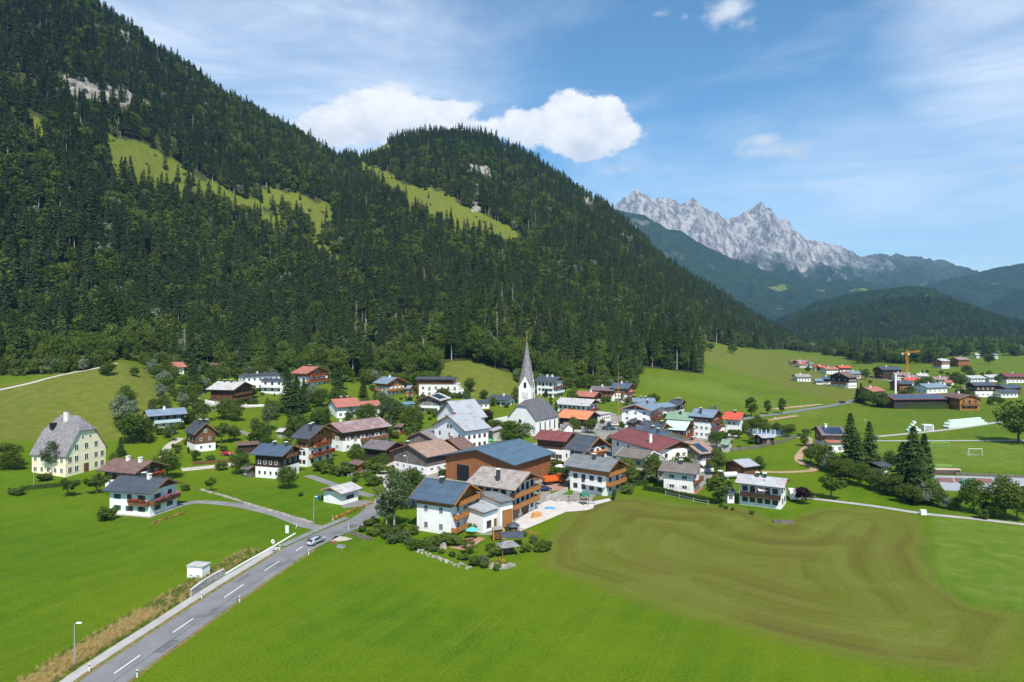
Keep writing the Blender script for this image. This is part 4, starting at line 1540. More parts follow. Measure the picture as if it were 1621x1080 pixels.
# --- foreground farm
farm = house('white three-storey farmhouse with dark blue metal roof and three orange wooden balconies', 'm', (540, 405), (45, 335), 12.5, 6.9, pitch=27, wall='white', upper='wood_orange', split=5.9, roof='r_blue',
             floors=2, win=(2, 2), wsize=(1.05, 1.45), ov=0.9, gov=1.6, verge='balc_orange', balc=[('g', 0.6, -.96, .55, 1.3, BO), ('g', 3.3, -.8, .92, 1.4, BO), ('g', 6.0, -.62, .92, 1.3, BO)], chim=((0.15, 0.12),), bands=3, attic=3,
             short='white farmhouse with dark blue roof and orange balconies')
annexA = house('', '3', (778, 578), (935, 526), 9, 4.4, pitch=6, wall='white', roof='r_palegrey', ov=.4, gov=.3, floors=1, win=(0, 2), wsize=(1.5, 1.6), frm='frame_brown', chim=(), bands=2, join=farm, doors=(('s', 0.45, 2.2, 2.2, 'wood_brown'),))
annexB = house('', '3', (905, 502), (1012, 478), 12, 6.0, pitch=5, wall='white', roof='r_grey', ov=.5, gov=.3, floors=1, win=(0, 0), chim=(), bands=2, join=farm, doors=(('s', 0.1, 2.6, 4.0, 'wood_orange'),))
house('large guest house with pale weathered roof and two long timber balconies facing a paved yard', '3', (1010, 412), (622, 362), 14.5, 7.4, B=1255, pitch=21, wall='white', upper='wood_brown', roof='r_beige', ov=1.2, gov=2.2,
      floors=3, fh=2.6, win=(5, 4), wsize=(1.3, 1.5), frm='frame_brown', balc=[('g', 2.75, -.96, .96, 1.5, BO), ('g', 5.3, -.96, .98, 1.6, BO)], chim=((-0.1, 0.62),), attic=0, bands=2, doors=(('g', -.6, 2.4, 2.2, 'wood_orange'), ('g', 0.2, 2.4, 2.2, 'wood_brown')),
      short='guest house with pale weathered roof')
barn = house('huge reddish-brown board barn with wide blue-grey roof and dark open gateway', '3', (1005, 225), (1345, 140), 26, 6.6, B=415, pitch=13, wall='wood_red', roof='r_barn', ov=1.0, gov=1.2, floors=1, win=(0, 0), chim=(), attic=0, bands=4,
             cat='barn', name='barn', verge='r_slate', doors=(('g', -0.46, 4.4, 4.6, 'black'),), short='huge reddish-brown barn')  # gateway: black panel in place of the shade inside the opening
house('white house with grey metal roof and timber band under the eaves beside a play area', 'g', (922, 797), (302, 752), 11, 6.6, B=1190, pitch=24, wall='white', upper='wood_orange', split=5.2, roof='r_grey', ov=1.2, gov=1.6,
      floors=2, fh=2.6, win=(2, 4), wsize=(1.3, 1.3), frm='frame_brown', balc=[('g', 5.3, -.98, .9, 1.5, BO), ('g', 2.7, -.98, .98, 1.6, BO), ('s', 2.6, .0, 1.0, 1.4, BW)], chim=((-0.05, 0.25),), attic=2, short='white house with grey roof beside the play area')
house('white house with green shutters and dark roof standing in the open meadow', '1', (805, 820), (540, 806), 11, 5.5, B=995, pitch=24, wall='white', upper='wood_brown', roof='r_slate', ov=1.0, gov=1.2, floors=2, fh=2.7, win=(2, 3), wsize=(1.0, 1.15),
      frm='frame_brown', sh='shutter_green', balc=[('g', 2.75, -1.0, .95, 1.2, BB, FPK), ('s', 2.75, .1, 1.0, 1.0, BB, FRD)], chim=((0.05, -0.1), (-.3, .1, 'offwhite')), attic=0, skirt='stone', short='white house with green shutters')
house('farmhouse with reddish-brown roof and flower-decked balconies behind the meadow house', '1', (718, 712), (515, 692), 12, 5.0, pitch=21, wall='white', upper='wood_brown', split=2.8, roof='r_brown', ov=1.3, gov=1.6, floors=2, fh=2.6, win=(3, 3),
      balc=[('g', 2.7, -.9, .9, 1.3, BB, FRD)], chim=((0.2, 0.1, 'white'), (-.5, .15, 'white')), attic=1, bands=2, short='farmhouse with reddish-brown roof')
house('grey-roofed house with dark timber front and solar strip on the left slope', '1', (1003, 390), (788, 397), 9, 4.6, pitch=20, wall='offwhite', upper='wood_dark', split=2.2, roof='r_bluegrey', floors=2, fh=2.4, win=(2, 4), balc=[('s', 2.4, -.8, .8, 1.0, BG)], chim=((0.05, 0.05, 'white'),), attic=1,
      short='grey-roofed house on the left slope')
house('small steep-gabled brown chalet with white base and twin dark dormers', '2', (90, 503), (222, 490), 9, 5.6, 'v', 42, wall='white', upper='wood_brown', split=2.5, roof='r_slate', ov=.7, gov=.8, floors=2, fh=2.7, win=(2, 2), wsize=(.8, 1.1), chim=((-.3, .2), (-.6, -.2)), attic=1, short='small steep-gabled brown chalet')
woodch = house('old dark log chalet with light grey roof above a white retaining wall', '2', (303, 264), (160, 258), 15, 6.6, B=430, pitch=19, wall='logs', roof='r_light', ov=1.4, gov=1.6, floors=3, fh=2.3, win=(4, 3), wsize=(.8, .9), frm='frame_brown', chim=((-.1, .1), (.4, .1)), attic=2,
               balc=[('g', 2.4, -.9, .9, 1.1, BB), ('g', 4.6, -.9, .9, 1.1, BB)], short='log chalet with light grey roof')
whm = house('white modern house with shallow dark roof behind the log chalet', 'a', (60, 212), (530, 176), 10, 6.2, pitch=7, wall='white', roof='r_slate', ov=.6, gov=.5, floors=2, win=(2, 6), wsize=(.9, 1.1), frm='frame_brown', chim=((-.1, .1, 'white'),), attic=0, solar=[(-1, .0, .8, .1, .9, 8, 2)],
            short='white modern house behind the log chalet')
house('', 'a', (250, 262), (560, 290), 7, 5.6, pitch=9, wall='white', roof='r_slate', ov=.6, gov=.5, floors=2, win=(1, 3), frm='frame_brown', chim=(), attic=0, join=whm, balc=[('s', 2.8, -.9, .7, 1.3, BW)])
house('red-roofed chalet with two flower balconies facing downhill by tall spruces', 'a', (848, 182), (650, 173), 15, 6.4, B=1190, pitch=20, wall='white', upper='wood_orange', split=5.0, roof='r_red', ov=1.2, gov=1.6, floors=2, fh=2.7, win=(4, 3), balc=[('g', 2.7, -.95, .95, 1.4, BO, FRD), ('g', 5.3, -.7, .6, 1.2, BO, FRD)],
      chim=((0.1, 0.05),), attic=2, short='red-roofed chalet by tall spruces')
redl = house('long low red-tiled house with wide dormer band and white front', 'a', (1235, 614), (1565, 603), 11, 4.3, pitch=25, wall='white', roof='r_red', ov=1.0, gov=.6, floors=1, win=(2, 4), wsize=(1.4, 1.3), chim=((-.2, .05, 'brick'), (.3, .05, 'brick')), attic=1, short='long red-tiled house with dormer band')
house('', 'b', (40, 612), (372, 608), 9, 3.7, pitch=20, wall='offwhite', roof='r_red', ov=.9, gov=.5, floors=1, win=(1, 3), chim=(), attic=0, join=redl)
ch10 = house('chalet with blue-grey roof, timber trim and terraced garden below', 'b', (420, 312), (245, 260), 13, 5.8, B=705, pitch=21, wall='white', upper='wood_orange', split=4.3, roof='r_bluegrey', verge='balc_orange', ov=1.2, gov=1.5, floors=2, fh=2.7, win=(4, 3), balc=[('g', 2.7, -.95, .95, 1.4, BO), ('s', 2.7, -.9, .1, 1.2, BO)], chim=((0.0, 0.05, 'white'),),
             attic=2, short='chalet with blue-grey roof and terraced garden')
house('', 'b', (716, 372), (655, 358), 7, 5.0, B=800, pitch=18, wall='wood_red', roof='r_bluegrey', ov=.6, gov=.8, floors=2, win=(2, 1), chim=(), attic=0, join=ch10, verge='balc_orange')
apt = house('modern stepped white apartment house with dark timber top floor and roof terrace', 'b', (790, 250), (1285, 246), 11, 8.6, pitch=9, wall='wood_brown', roof='r_slate', ov=1.2, gov=.8, floors=3, fh=2.9, win=(2, 0), chim=(), attic=0, bands=2, short='modern stepped white apartment house')
house('', 'b', (835, 322), (1350, 312), 12, 5.9, flat=True, wall='offwhite', roof='concrete', ov=.05, gov=.05, floors=2, fh=2.9, win=(2, 6), wsize=(1.3, 1.6), chim=(), attic=0, join=apt, balc=[('s', 2.9, -.1, .45, 1.0, 'balc_brown')])
house('', 'b', (1180, 385), (1415, 375), 9, 3.2, flat=True, wall='offwhite', roof='concrete', ov=.05, gov=.05, floors=1, win=(1, 3), wsize=(1.5, 1.6), chim=(), attic=0, join=apt)
house('chalet with pale roof carrying dark solar panels and a white carved balcony', 'b', (1112, 530), (815, 510), 12, 5.5, 'v', 21, B=1260, wall='white', upper='wood_grey', split=3.4, roof='r_light', ov=1.2, gov=1.4, floors=2, fh=2.7, win=(4, 2), balc=[('g', 2.7, -.95, .8, 1.2, BW)], chim=(), attic=2,
      solar=[(-1, -.7, .5, .1, .8, 5, 3), (1, -.7, .5, .1, .8, 5, 3)], short='chalet with dark solar panels')
house('small garage with teal roof beside the solar chalet', 'b', (652, 578), (802, 562), 6, 2.7, pitch=14, wall='white', roof='r_teal', ov=.5, gov=.5, floors=1, win=(0, 1), chim=(), attic=0, cat='garage', name='garage', short='teal-roofed garage')
inn = house('large white village inn with pale sheet roof and red window flowers', '4', (950, 667), (1172, 632), 17, 8.6, B=645, pitch=24, wall='white', roof='r_palegrey', ov=.8, gov=.8, floors=3, fh=2.75, win=(3, 4), wsize=(1.0, 1.3), frm='frame_brown', chim=((-.3, .15, 'brick'),), attic=2, bands=2, short='large white village inn', cat='inn', name='inn')
house('', '4', (905, 570), (1138, 582), 15, 8.6, B=682, pitch=36, wall='white', roof='r_palegrey', ov=.8, gov=.7, floors=3, fh=2.75, win=(3, 3), chim=(), attic=3, bands=2, join=inn)
house('old weathered barn with mossy shingle roof in front of the inn', '4', (692, 744), (442, 737), 16, 4.3, 'v', 24, B=900, wall='wood_grey', roof='r_shingle', ov=.8, gov=.8, floors=1, win=(0, 0), chim=(), attic=0, cat='barn', name='barn', bands=2, short='mossy-roofed old barn')
house('grey weathered board barn with tan roof on a white masonry stable floor', '4', (628, 892), (922, 846), 17, 5.4, B=290, pitch=19, wall='white', upper='wood_grey', split=2.5, roof='r_tan', ov=1.0, gov=.8, floors=1, win=(5, 4), wsize=(1.2, .9), chim=((-.9, .1),), attic=0, cat='barn', name='barn', bands=2, short='grey board barn with tan roof')
house('brown-roofed wing of the old farm with short red chimney', '4', (918, 824), (1052, 803), 12, 5.6, pitch=20, wall='white', upper='wood_dark', split=2.8, roof='r_brown', ov=1.0, gov=.6, floors=2, win=(1, 3), chim=((-.4, .1, 'brick'),), attic=0, bands=2, short='brown-roofed farm wing')
house('dark timber barn with mauve-brown sheet roof beside the kitchen garden', 'c', (1218, 597), (890, 562), 10, 4.2, pitch=18, wall='wood_dark', roof='r_mauve', ov=1.0, gov=.8, floors=1, win=(0, 0), chim=(), attic=0, cat='barn', name='barn', bands=2, short='dark timber barn with mauve roof')
house('long farmhouse with rosy weathered metal roof and dark balcony with white shutters', 'c', (667, 374), (1310, 307), 13, 6.3, B=340, pitch=20, wall='white', upper='wood_brown', split=3.6, roof='r_rosy', ov=1.2, gov=1.0, floors=2, fh=2.9, win=(2, 6), sh='shutter_white', balc=[('s', 2.9, -.25, .95, 1.3, BB)], chim=((-.55, .1, 'white'),), attic=0, bands=3,
      short='long farmhouse with rosy metal roof')
house('tall orange timber chalet with anthracite roof and geranium balconies', 'c', (238, 452), (5, 402), 13, 8.4, B=640, pitch=23, wall='white', upper='wood_orange', split=5.6, roof='r_slate', ov=1.2, gov=1.7, floors=3, fh=2.75, win=(3, 2), frm='frame_brown', balc=[('g', 2.9, -.9, .95, 1.4, BO, FRD), ('g', 5.7, -.6, .7, 1.2, BO, FRD)],
      chim=((0.1, 0.1), (-.2, .45)), attic=2, short='tall orange timber chalet')
house('near-black timber chalet with blue metal roof on white ground floor', '2', (562, 619), (385, 605), 11, 6.8, B=690, pitch=23, wall='white', upper='wood_dark', split=3.3, roof='r_blue', ov=1.0, gov=1.3, floors=2, fh=3.1, win=(3, 4), wsize=(.9, 1.2), chim=((0.1, 0.1), (-.6, .1)), attic=2, balc=[('g', 5.9, -.6, .6, .9, BB)], short='near-black timber chalet')
house('small white garage shed with light grey roof by the road junction', '2', (880, 822), (998, 797), 8, 2.9, B=755, pitch=16, wall='white', roof='r_light', upper='wood_brown', ov=.8, gov=.9, floors=1, win=(0, 1), wsize=(2.6, 1.0), frm='frame_brown', chim=(), attic=0, cat='shed', name='shed', bands=2, short='white garage shed by the junction')
h22 = house('low house with dark roof on the grassy rise left of the church', 'd', (525, 444), (250, 434), 10, 3.2, B=655, pitch=18, wall='white', upper='wood_dark', roof='r_slate', ov=1.2, gov=1.4, floors=1, win=(2, 3), wsize=(1.8, 1.5), frm='frame_brown', chim=((-.2, .1, 'white'),), attic=1, short='low dark-roofed house by the church')
house('', 'd', (297, 466), (130, 468), 6, 2.8, pitch=15, wall='white', roof='r_slate', ov=.6, gov=.5, floors=1, win=(1, 2), chim=(), attic=0, join=h22)
house('white three-storey hotel with dark roof at the forest foot behind the church', 'd', (1120, 207), (862, 192), 12, 8.0, B=1265, pitch=20, wall='white', upper='wood_brown', roof='r_slate', ov=1.0, gov=1.4, floors=3, win=(4, 4), frm='frame_brown', balc=[('g', 2.7, -.95, .95, 1.4, BW), ('g', 5.4, -.95, .95, 1.3, BB), ('s', 5.3, -.2, 1, 1.0, BW), ('s', 2.7, -.2, 1, 1.0, BW)],
      chim=((-.3, .1, 'white'), (.2, .1, 'white')), attic=1, short='white hotel at the forest foot', cat='hotel', name='hotel')
house('white inn with pale beige roof and dark open gable beside the orange roof', '5', (505, 287), (260, 276), 13, 4.8, B=600, pitch=19, wall='white', upper='wood_dark', roof='r_light', ov=1.0, gov=1.8, floors=2, fh=2.5, win=(3, 6), frm='frame_brown', chim=(), attic=0, balc=[('g', 2.4, -.9, .9, 1.4, BB, FPK)], short='white inn with pale beige roof')
house('dark timber house with bright orange roof by the church square', '5', (492, 384), (275, 372), 12, 4.9, B=600, pitch=22, wall='white', upper='wood_dark', split=2.2, roof='r_orange', ov=1.0, gov=1.6, floors=2, fh=2.4, win=(2, 3), wsize=(1.8, 1.3), frm='frame_brown', chim=(), attic=1, short='orange-roofed house by the church square')
house('small brick-red roofed house tucked behind the beige-roofed inn', '5', (540, 222), (395, 215), 11, 4.0, B=615, pitch=19, wall='white', upper='wood_brown', split=2.4, roof='r_red', gov=1.4, floors=1, win=(2, 3), chim=((-.3, .1, 'white'),), attic=1, short='small red-roofed house')
house('chalet with mauve-brown roof and dark timber balcony under the forest', 'e', (560, 318), (155, 302), 9.5, 5.3, B=640, pitch=19, wall='white', upper='wood_red', split=2.8, roof='r_mauve', gov=1.2, floors=2, fh=2.6, win=(2, 4), frm='frame_brown', balc=[('s', 2.7, -.3, .95, 1.2, BB)], chim=((.1, .1, 'white'),), attic=1, short='mauve-roofed chalet under the forest')
house('tall timber chalet with dark blue roof at the edge of the green slope', 'e', (800, 280), (500, 268), 11, 7.3, B=950, pitch=21, wall='white', upper='wood_red', split=4.2, roof='r_blue', gov=1.5, floors=3, fh=2.5, win=(3, 3), balc=[('g', 2.5, -.9, .9, 1.2, BB, FMX), ('g', 5.0, -.8, .8, 1.2, BB, FMX)], chim=((0.1, .1, 'white'),), attic=1, short='tall timber chalet by the green slope')
hot = house('big white hotel with blue-grey roof, brown gable and pink flower balconies', 'e', (1205, 664), (655, 624), 17, 7.2, 'v', 18, B=1400, wall='white', upper='wood_brown', roof='r_bluegrey', ov=1.2, gov=1.3, floors=3, fh=2.5, win=(3, 5), wsize=(1.3, 1.2), balc=[('s', 2.6, -.9, .9, 1.2, BB, FRD), ('s', 5.0, -.9, .9, 1.2, BB, FPK)], chim=((.3, -.3),), attic=1, verge='balc_orange',
            short='big white hotel with pink flower balconies', cat='hotel', name='hotel')
house('', 'f', (112, 388), (346, 358), 9, 5.0, pitch=15, wall='white', roof='r_bluegrey', floors=2, win=(1, 4), chim=(), attic=0, join=hot, balc=[('s', 2.6, -.9, .9, 1.1, BW, FPK)])
house('low wide building with steel-blue roof below the green slope', 'e', (1280, 512), (880, 494), 12, 4.3, pitch=12, wall='beige', roof='r_bluegrey', floors=1, win=(2, 4), chim=((.2, .1), (-.2, .2)), attic=0, bands=2, short='low steel-blue roofed building')
house('dark-roofed timber house with white chimney cap below the green slope', 'f', (405, 348), (190, 302), 10, 5.0, B=520, pitch=20, wall='offwhite', upper='wood_dark', split=2.6, roof='r_slate', floors=2, win=(2, 2), chim=((0, .1), (-.4, .1)), attic=1, short='dark-roofed timber house below the green slope')
house('cream guest house with sage green roof and gable balcony', 'f', (607, 614), (148, 600), 11, 6.3, B=770, pitch=21, wall='cream', roof='r_green', gov=1.4, floors=3, fh=2.4, win=(3, 4), frm='frame_brown', balc=[('g', 2.6, -.9, .9, 1.2, BB, FMX), ('g', 4.8, -.8, .8, 1.1, BB, FMX)], chim=((.1, .3),), attic=1, short='cream guest house with green roof')
house('house with pale mint roof and flowered gable balcony among dark roofs', 'f', (484, 784), (100, 710), 12, 5.8, B=660, pitch=19, wall='offwhite', upper='wood_brown', split=3.2, roof='r_mint', gov=1.4, floors=2, win=(3, 3), balc=[('g', 2.8, -.9, .9, 1.2, BO, FRD)], chim=(), attic=1, short='mint-roofed house')
house('tall guest house with blue-grey roof and three rows of pink-red flower balconies', 'f', (954, 564), (560, 546), 11, 7.8, B=1150, pitch=21, wall='white', upper='wood_brown', split=6.0, roof='r_bluegrey', gov=1.4, floors=3, fh=2.6, win=(4, 3), balc=[('g', .9, -1, 1, 1.6, BB, FRD), ('g', 3.4, -.95, .95, 1.2, BB, FPK), ('g', 6.0, -.9, .9, 1.1, BB, FRD)], chim=((.2, .6),), attic=0,
      short='guest house with rows of pink-red flowers')
house('white house with vivid red roof at the village end', 'f', (1434, 604), (1120, 594), 10, 6.0, B=1548, pitch=23, wall='white', upper='wood_dark', roof='r_bright', gov=1.4, floors=2, win=(2, 2), wsize=(.9, 1.2), chim=((-.1, .1),), attic=1, short='white house with vivid red roof')
house('house with dark roof and glass balconies behind the wine-red roof', '5', (1008, 477), (878, 466), 12, 6.6, B=1110, pitch=20, wall='cream', upper='wood_orange', roof='r_slate', gov=1.4, floors=3, fh=2.5, win=(3, 2), balc=[('g', 2.5, -.95, .95, 1.3, BG), ('g', 5.0, -.95, .95, 1.3, BG)], chim=((-.6, .1),), attic=1, verge='balc_orange', short='dark-roofed house with glass balconies')
house('broad dark blue-grey roofed building behind the wine-red roofed house', '5', (960, 532), (752, 470), 13, 5.4, pitch=17, wall='offwhite', roof='r_blue', floors=2, win=(3, 3), chim=((.1, .1), (-.5, .3)), attic=0, bands=2, short='broad dark blue-grey roofed building')
house('white farmhouse with sweeping wine-red roof and timber-clad gable', 'g', (1560, 532), (905, 345), 14, 6.0, pitch=19, wall='white', upper='wood_brown', roof='r_wine', gov=1.2, floors=2, win=(3, 4), frm='frame_brown', chim=((-.4, .6, 'white'),), attic=0, bands=2, short='farmhouse with sweeping wine-red roof')
house('white chalet with steep slate-blue roof and richly carved flower gable', 'g', (624, 540), (335, 502), 14, 7.4, B=985, pitch=27, wall='white', upper='wood_brown', roof='r_slate', gov=1.6, floors=3, fh=2.6, win=(4, 3), frm='frame_brown', sh=None, balc=[('g', 3.0, -.95, .95, 1.4, 'metal_grey'), ('g', 5.6, -.7, .7, 1.2, BB, FMX), ('s', 3.6, -.95, .85, 1.0, BO, FPK)], chim=(), attic=1, verge='balc_orange',
      short='white chalet with steep slate-blue roof')
house('timber-topped house with wine-red roof and two brick chimneys by the church', 'd', (1258, 972), (855, 937), 10, 6.2, B=1440, pitch=21, wall='white', upper='wood_brown', split=3.6, roof='r_wine', gov=1.2, floors=2, fh=3.0, win=(2, 7), frm='frame_brown', chim=((-.2, .2, 'brick'), (.3, .1, 'brick')), attic=1, short='wine-red roofed house by the church')
house('cream house with taupe roof and white terrace with parasol', 'g', (1388, 640), (980, 582), 10, 5.6, B=1610, pitch=21, wall='cream', roof='r_taupe', gov=1.3, floors=2, fh=2.7, win=(3, 3), wsize=(1.4, 1.2), balc=[('g', 2.7, -.95, .95, 1.4, BW)], chim=(), attic=2, verge='frame_white', short='cream house with taupe roof')
house('white house with taupe roof, white shutters and long hedge in front', '6', (372, 684), (92, 661), 9.5, 5.4, B=432, pitch=21, wall='white', upper='wood_brown', roof='r_taupe', gov=1.2, floors=2, fh=2.6, win=(2, 2), wsize=(1.4, 1.1), sh='shutter_white', balc=[('g', 2.6, -.9, .9, 1.2, BB)], chim=((.0, .15),), attic=0, skirt='brick', short='white house with taupe roof and white shutters')
house('farmhouse with tan roof, solar panels and weathered board gable', '6', (397, 539), (522, 480), 14, 5.3, B=155, pitch=18, wall='white', upper='wood_grey', split=3.3, roof='r_tan', gov=1.0, floors=2, fh=2.7, win=(4, 3), wsize=(1.0, 1.1), balc=[('s', 2.8, -.2, .95, 1.2, BB)], chim=((.45, .2, 'brick'),), attic=0, bands=2, solar=[(1, -.6, .2, .25, .9, 3, 2)], short='farmhouse with tan roof and solar panels')
house('brown board hay barn with light grey sheet roof in the meadow', 'h', (467, 817), (675, 712), 8.7, 3.8, B=180, pitch=17, wall='wood_brown', roof='r_palegrey', ov=.7, gov=.6, floors=1, win=(0, 0), chim=(), attic=0, cat='barn', name='barn', bands=2, doors=(('g', 0.0, 5.2, 3.2, 'wood_red'),), short='brown hay barn with light grey roof')
h47 = house('long white house with rust-patched grey roof and dark balcony front', '6', (998, 782), (632, 754), 9, 5.4, B=1042, pitch=17, wall='white', roof='r_patch', gov=.9, ov=.9, floors=2, fh=2.7, win=(2, 5), wsize=(1.3, 1.3), frm='frame_brown', balc=[('s', 2.6, -.9, .98, 1.3, 'wood_dark')], chim=((-.1, .1), (.2, .1)), attic=0, bands=2, short='long white house with rust-patched roof')
house('', '6', (655, 815), (585, 815), 6, 2.6, pitch=10, wall='white', roof='r_slate', ov=.4, gov=.4, floors=1, win=(0, 1), chim=(), attic=0, join=h47)
h49 = house('farm building with solar roof and red lower roof behind tall spruces', 'k', (665, 248), (335, 242), 11, 5.4, pitch=20, wall='white', upper='wood_red', split=2.6, roof='r_mauve', floors=2, win=(2, 3), chim=((.3, .1, 'white'),), attic=0, solar=[(1, -.8, .7, .12, .85, 8, 3)], short='farm building with solar roof')
house('', 'k', (640, 335), (405, 338), 5, 3.2, pitch=16, wall='offwhite', roof='r_red', ov=.5, gov=.3, floors=1, win=(0, 2), chim=(), attic=0, join=h49)
house('garden shed with green roof inside the fenced garden', 'h', (270, 530), (160, 520), 6, 2.4, pitch=22, wall='concrete', roof='r_green', ov=.4, gov=.4, floors=1, win=(1, 1), chim=(), attic=0, cat='shed', name='shed', bands=2, short='green-roofed garden shed')
house('black timber hut with grey roof inside the fenced garden', 'h', (700, 440), (880, 430), 5, 2.6, pitch=18, wall='wood_dark', roof='r_palegrey', ov=.5, gov=.5, floors=1, win=(1, 1), chim=(), attic=0, cat='hut', name='hut', bands=2, short='black timber hut')
house('low sports hut with dark roof beside the playing field', 'k', (1075, 640), (1245, 632), 7, 2.6, pitch=8, wall='white', upper='wood_dark', split=1.6, roof='r_slate', floors=1, win=(0, 2), chim=(), attic=0, cat='hut', name='hut', bands=2, short='low sports hut')
house('small brown garden hut with weathered roof in the kitchen garden', 'c', (860, 790), (745, 760), 4, 2.2, pitch=20, wall='wood_brown', roof='r_brown', ov=.4, gov=.4, floors=1, win=(0, 1), wsize=(.7, .7), chim=(), attic=0, cat='hut', name='hut', bands=2, short='small brown garden hut')
house('little stone hut with pale roof on the slope below the spruces', 'a', (545, 930), (455, 915), 4, 2.2, pitch=24, wall='stone', roof='r_light', ov=.4, gov=.4, floors=1, win=(0, 0), chim=(), attic=0, cat='hut', name='hut', bands=2, short='little stone hut')
house('dark open carport with flat brown roof below the stone wall', '2', (320, 560), (440, 556), 6, 2.5, pitch=4, wall='wood_dark', roof='r_brown', ov=.5, gov=.4, floors=1, win=(0, 0), chim=(), attic=0, cat='carport', name='carport', bands=1, short='dark carport')
house('red-roofed house half hidden by trees at the forest edge', '1', (1000, 140), (905, 128), 10, 3.6, pitch=24, wall='white', roof='r_red', floors=1, win=(2, 3), chim=(), attic=1, short='red-roofed house at the forest edge')
house('small white house with dark gable at the forest edge', '2', (190, 140), (120, 128), 8, 3.6, pitch=22, wall='white', upper='wood_dark', roof='r_brown', floors=1, win=(2, 2), chim=(), attic=1, short='small white house at the forest edge')

S1 = dict(gov=.5, ov=.5, floors=1, chim=(), attic=0, bands=2)
house('dark-roofed entrance canopy left in front of the big white hotel', 'e', (880, 868), (770, 850), 6, 3.0, pitch=18, wall='wood_dark', roof='r_slate', win=(1, 2), cat='canopy', name='entrance_canopy', short='dark hotel canopy', **S1)
house('second dark-roofed canopy right in front of the big white hotel', 'e', (1085, 890), (990, 868), 6, 3.0, pitch=18, wall='wood_dark', roof='r_slate', win=(1, 2), cat='canopy', name='entrance_canopy', short='second dark hotel canopy', **S1)
house('low dark-roofed building squeezed between green-roofed and flower-balcony guest houses', 'f', (880, 725), (715, 690), 8, 3.6, pitch=18, wall='offwhite', upper='wood_brown', roof='r_slate', win=(2, 3), short='low dark-roofed building', **S1)
house('flat-roofed white terrace building beside the orange-roofed house', 'e', (335, 722), (530, 694), 8, 3.3, flat=True, wall='white', roof='concrete', win=(1, 4), short='flat-roofed terrace building', **S1)
house('small white chapel-like annex beside the church chancel', 'd', (1235, 800), (1180, 790), 5, 3.4, pitch=34, wall='white', roof='r_shingle', win=(1, 1), cat='chapel', name='chapel', short='small white chapel', **S1)
house('grey garage wing beside the white inn yard', 'd', (330, 838), (262, 815), 9, 3.6, pitch=12, wall='concrete', roof='r_palegrey', win=(1, 2), cat='garage', name='garage', short='grey garage wing', **S1)
house('small brown shed behind the rosy-roofed long farmhouse', 'c', (1420, 300), (1330, 290), 5, 2.6, pitch=20, wall='wood_brown', roof='r_brown', win=(1, 1), cat='shed', name='shed', short='small brown shed', **S1)
house('wooden garden shed beside the near-black chalet', '2', (378, 690), (340, 684), 4, 2.4, pitch=20, wall='wood_grey', roof='r_mauve', win=(0, 1), cat='shed', name='shed', short='grey wooden garden shed', **S1)

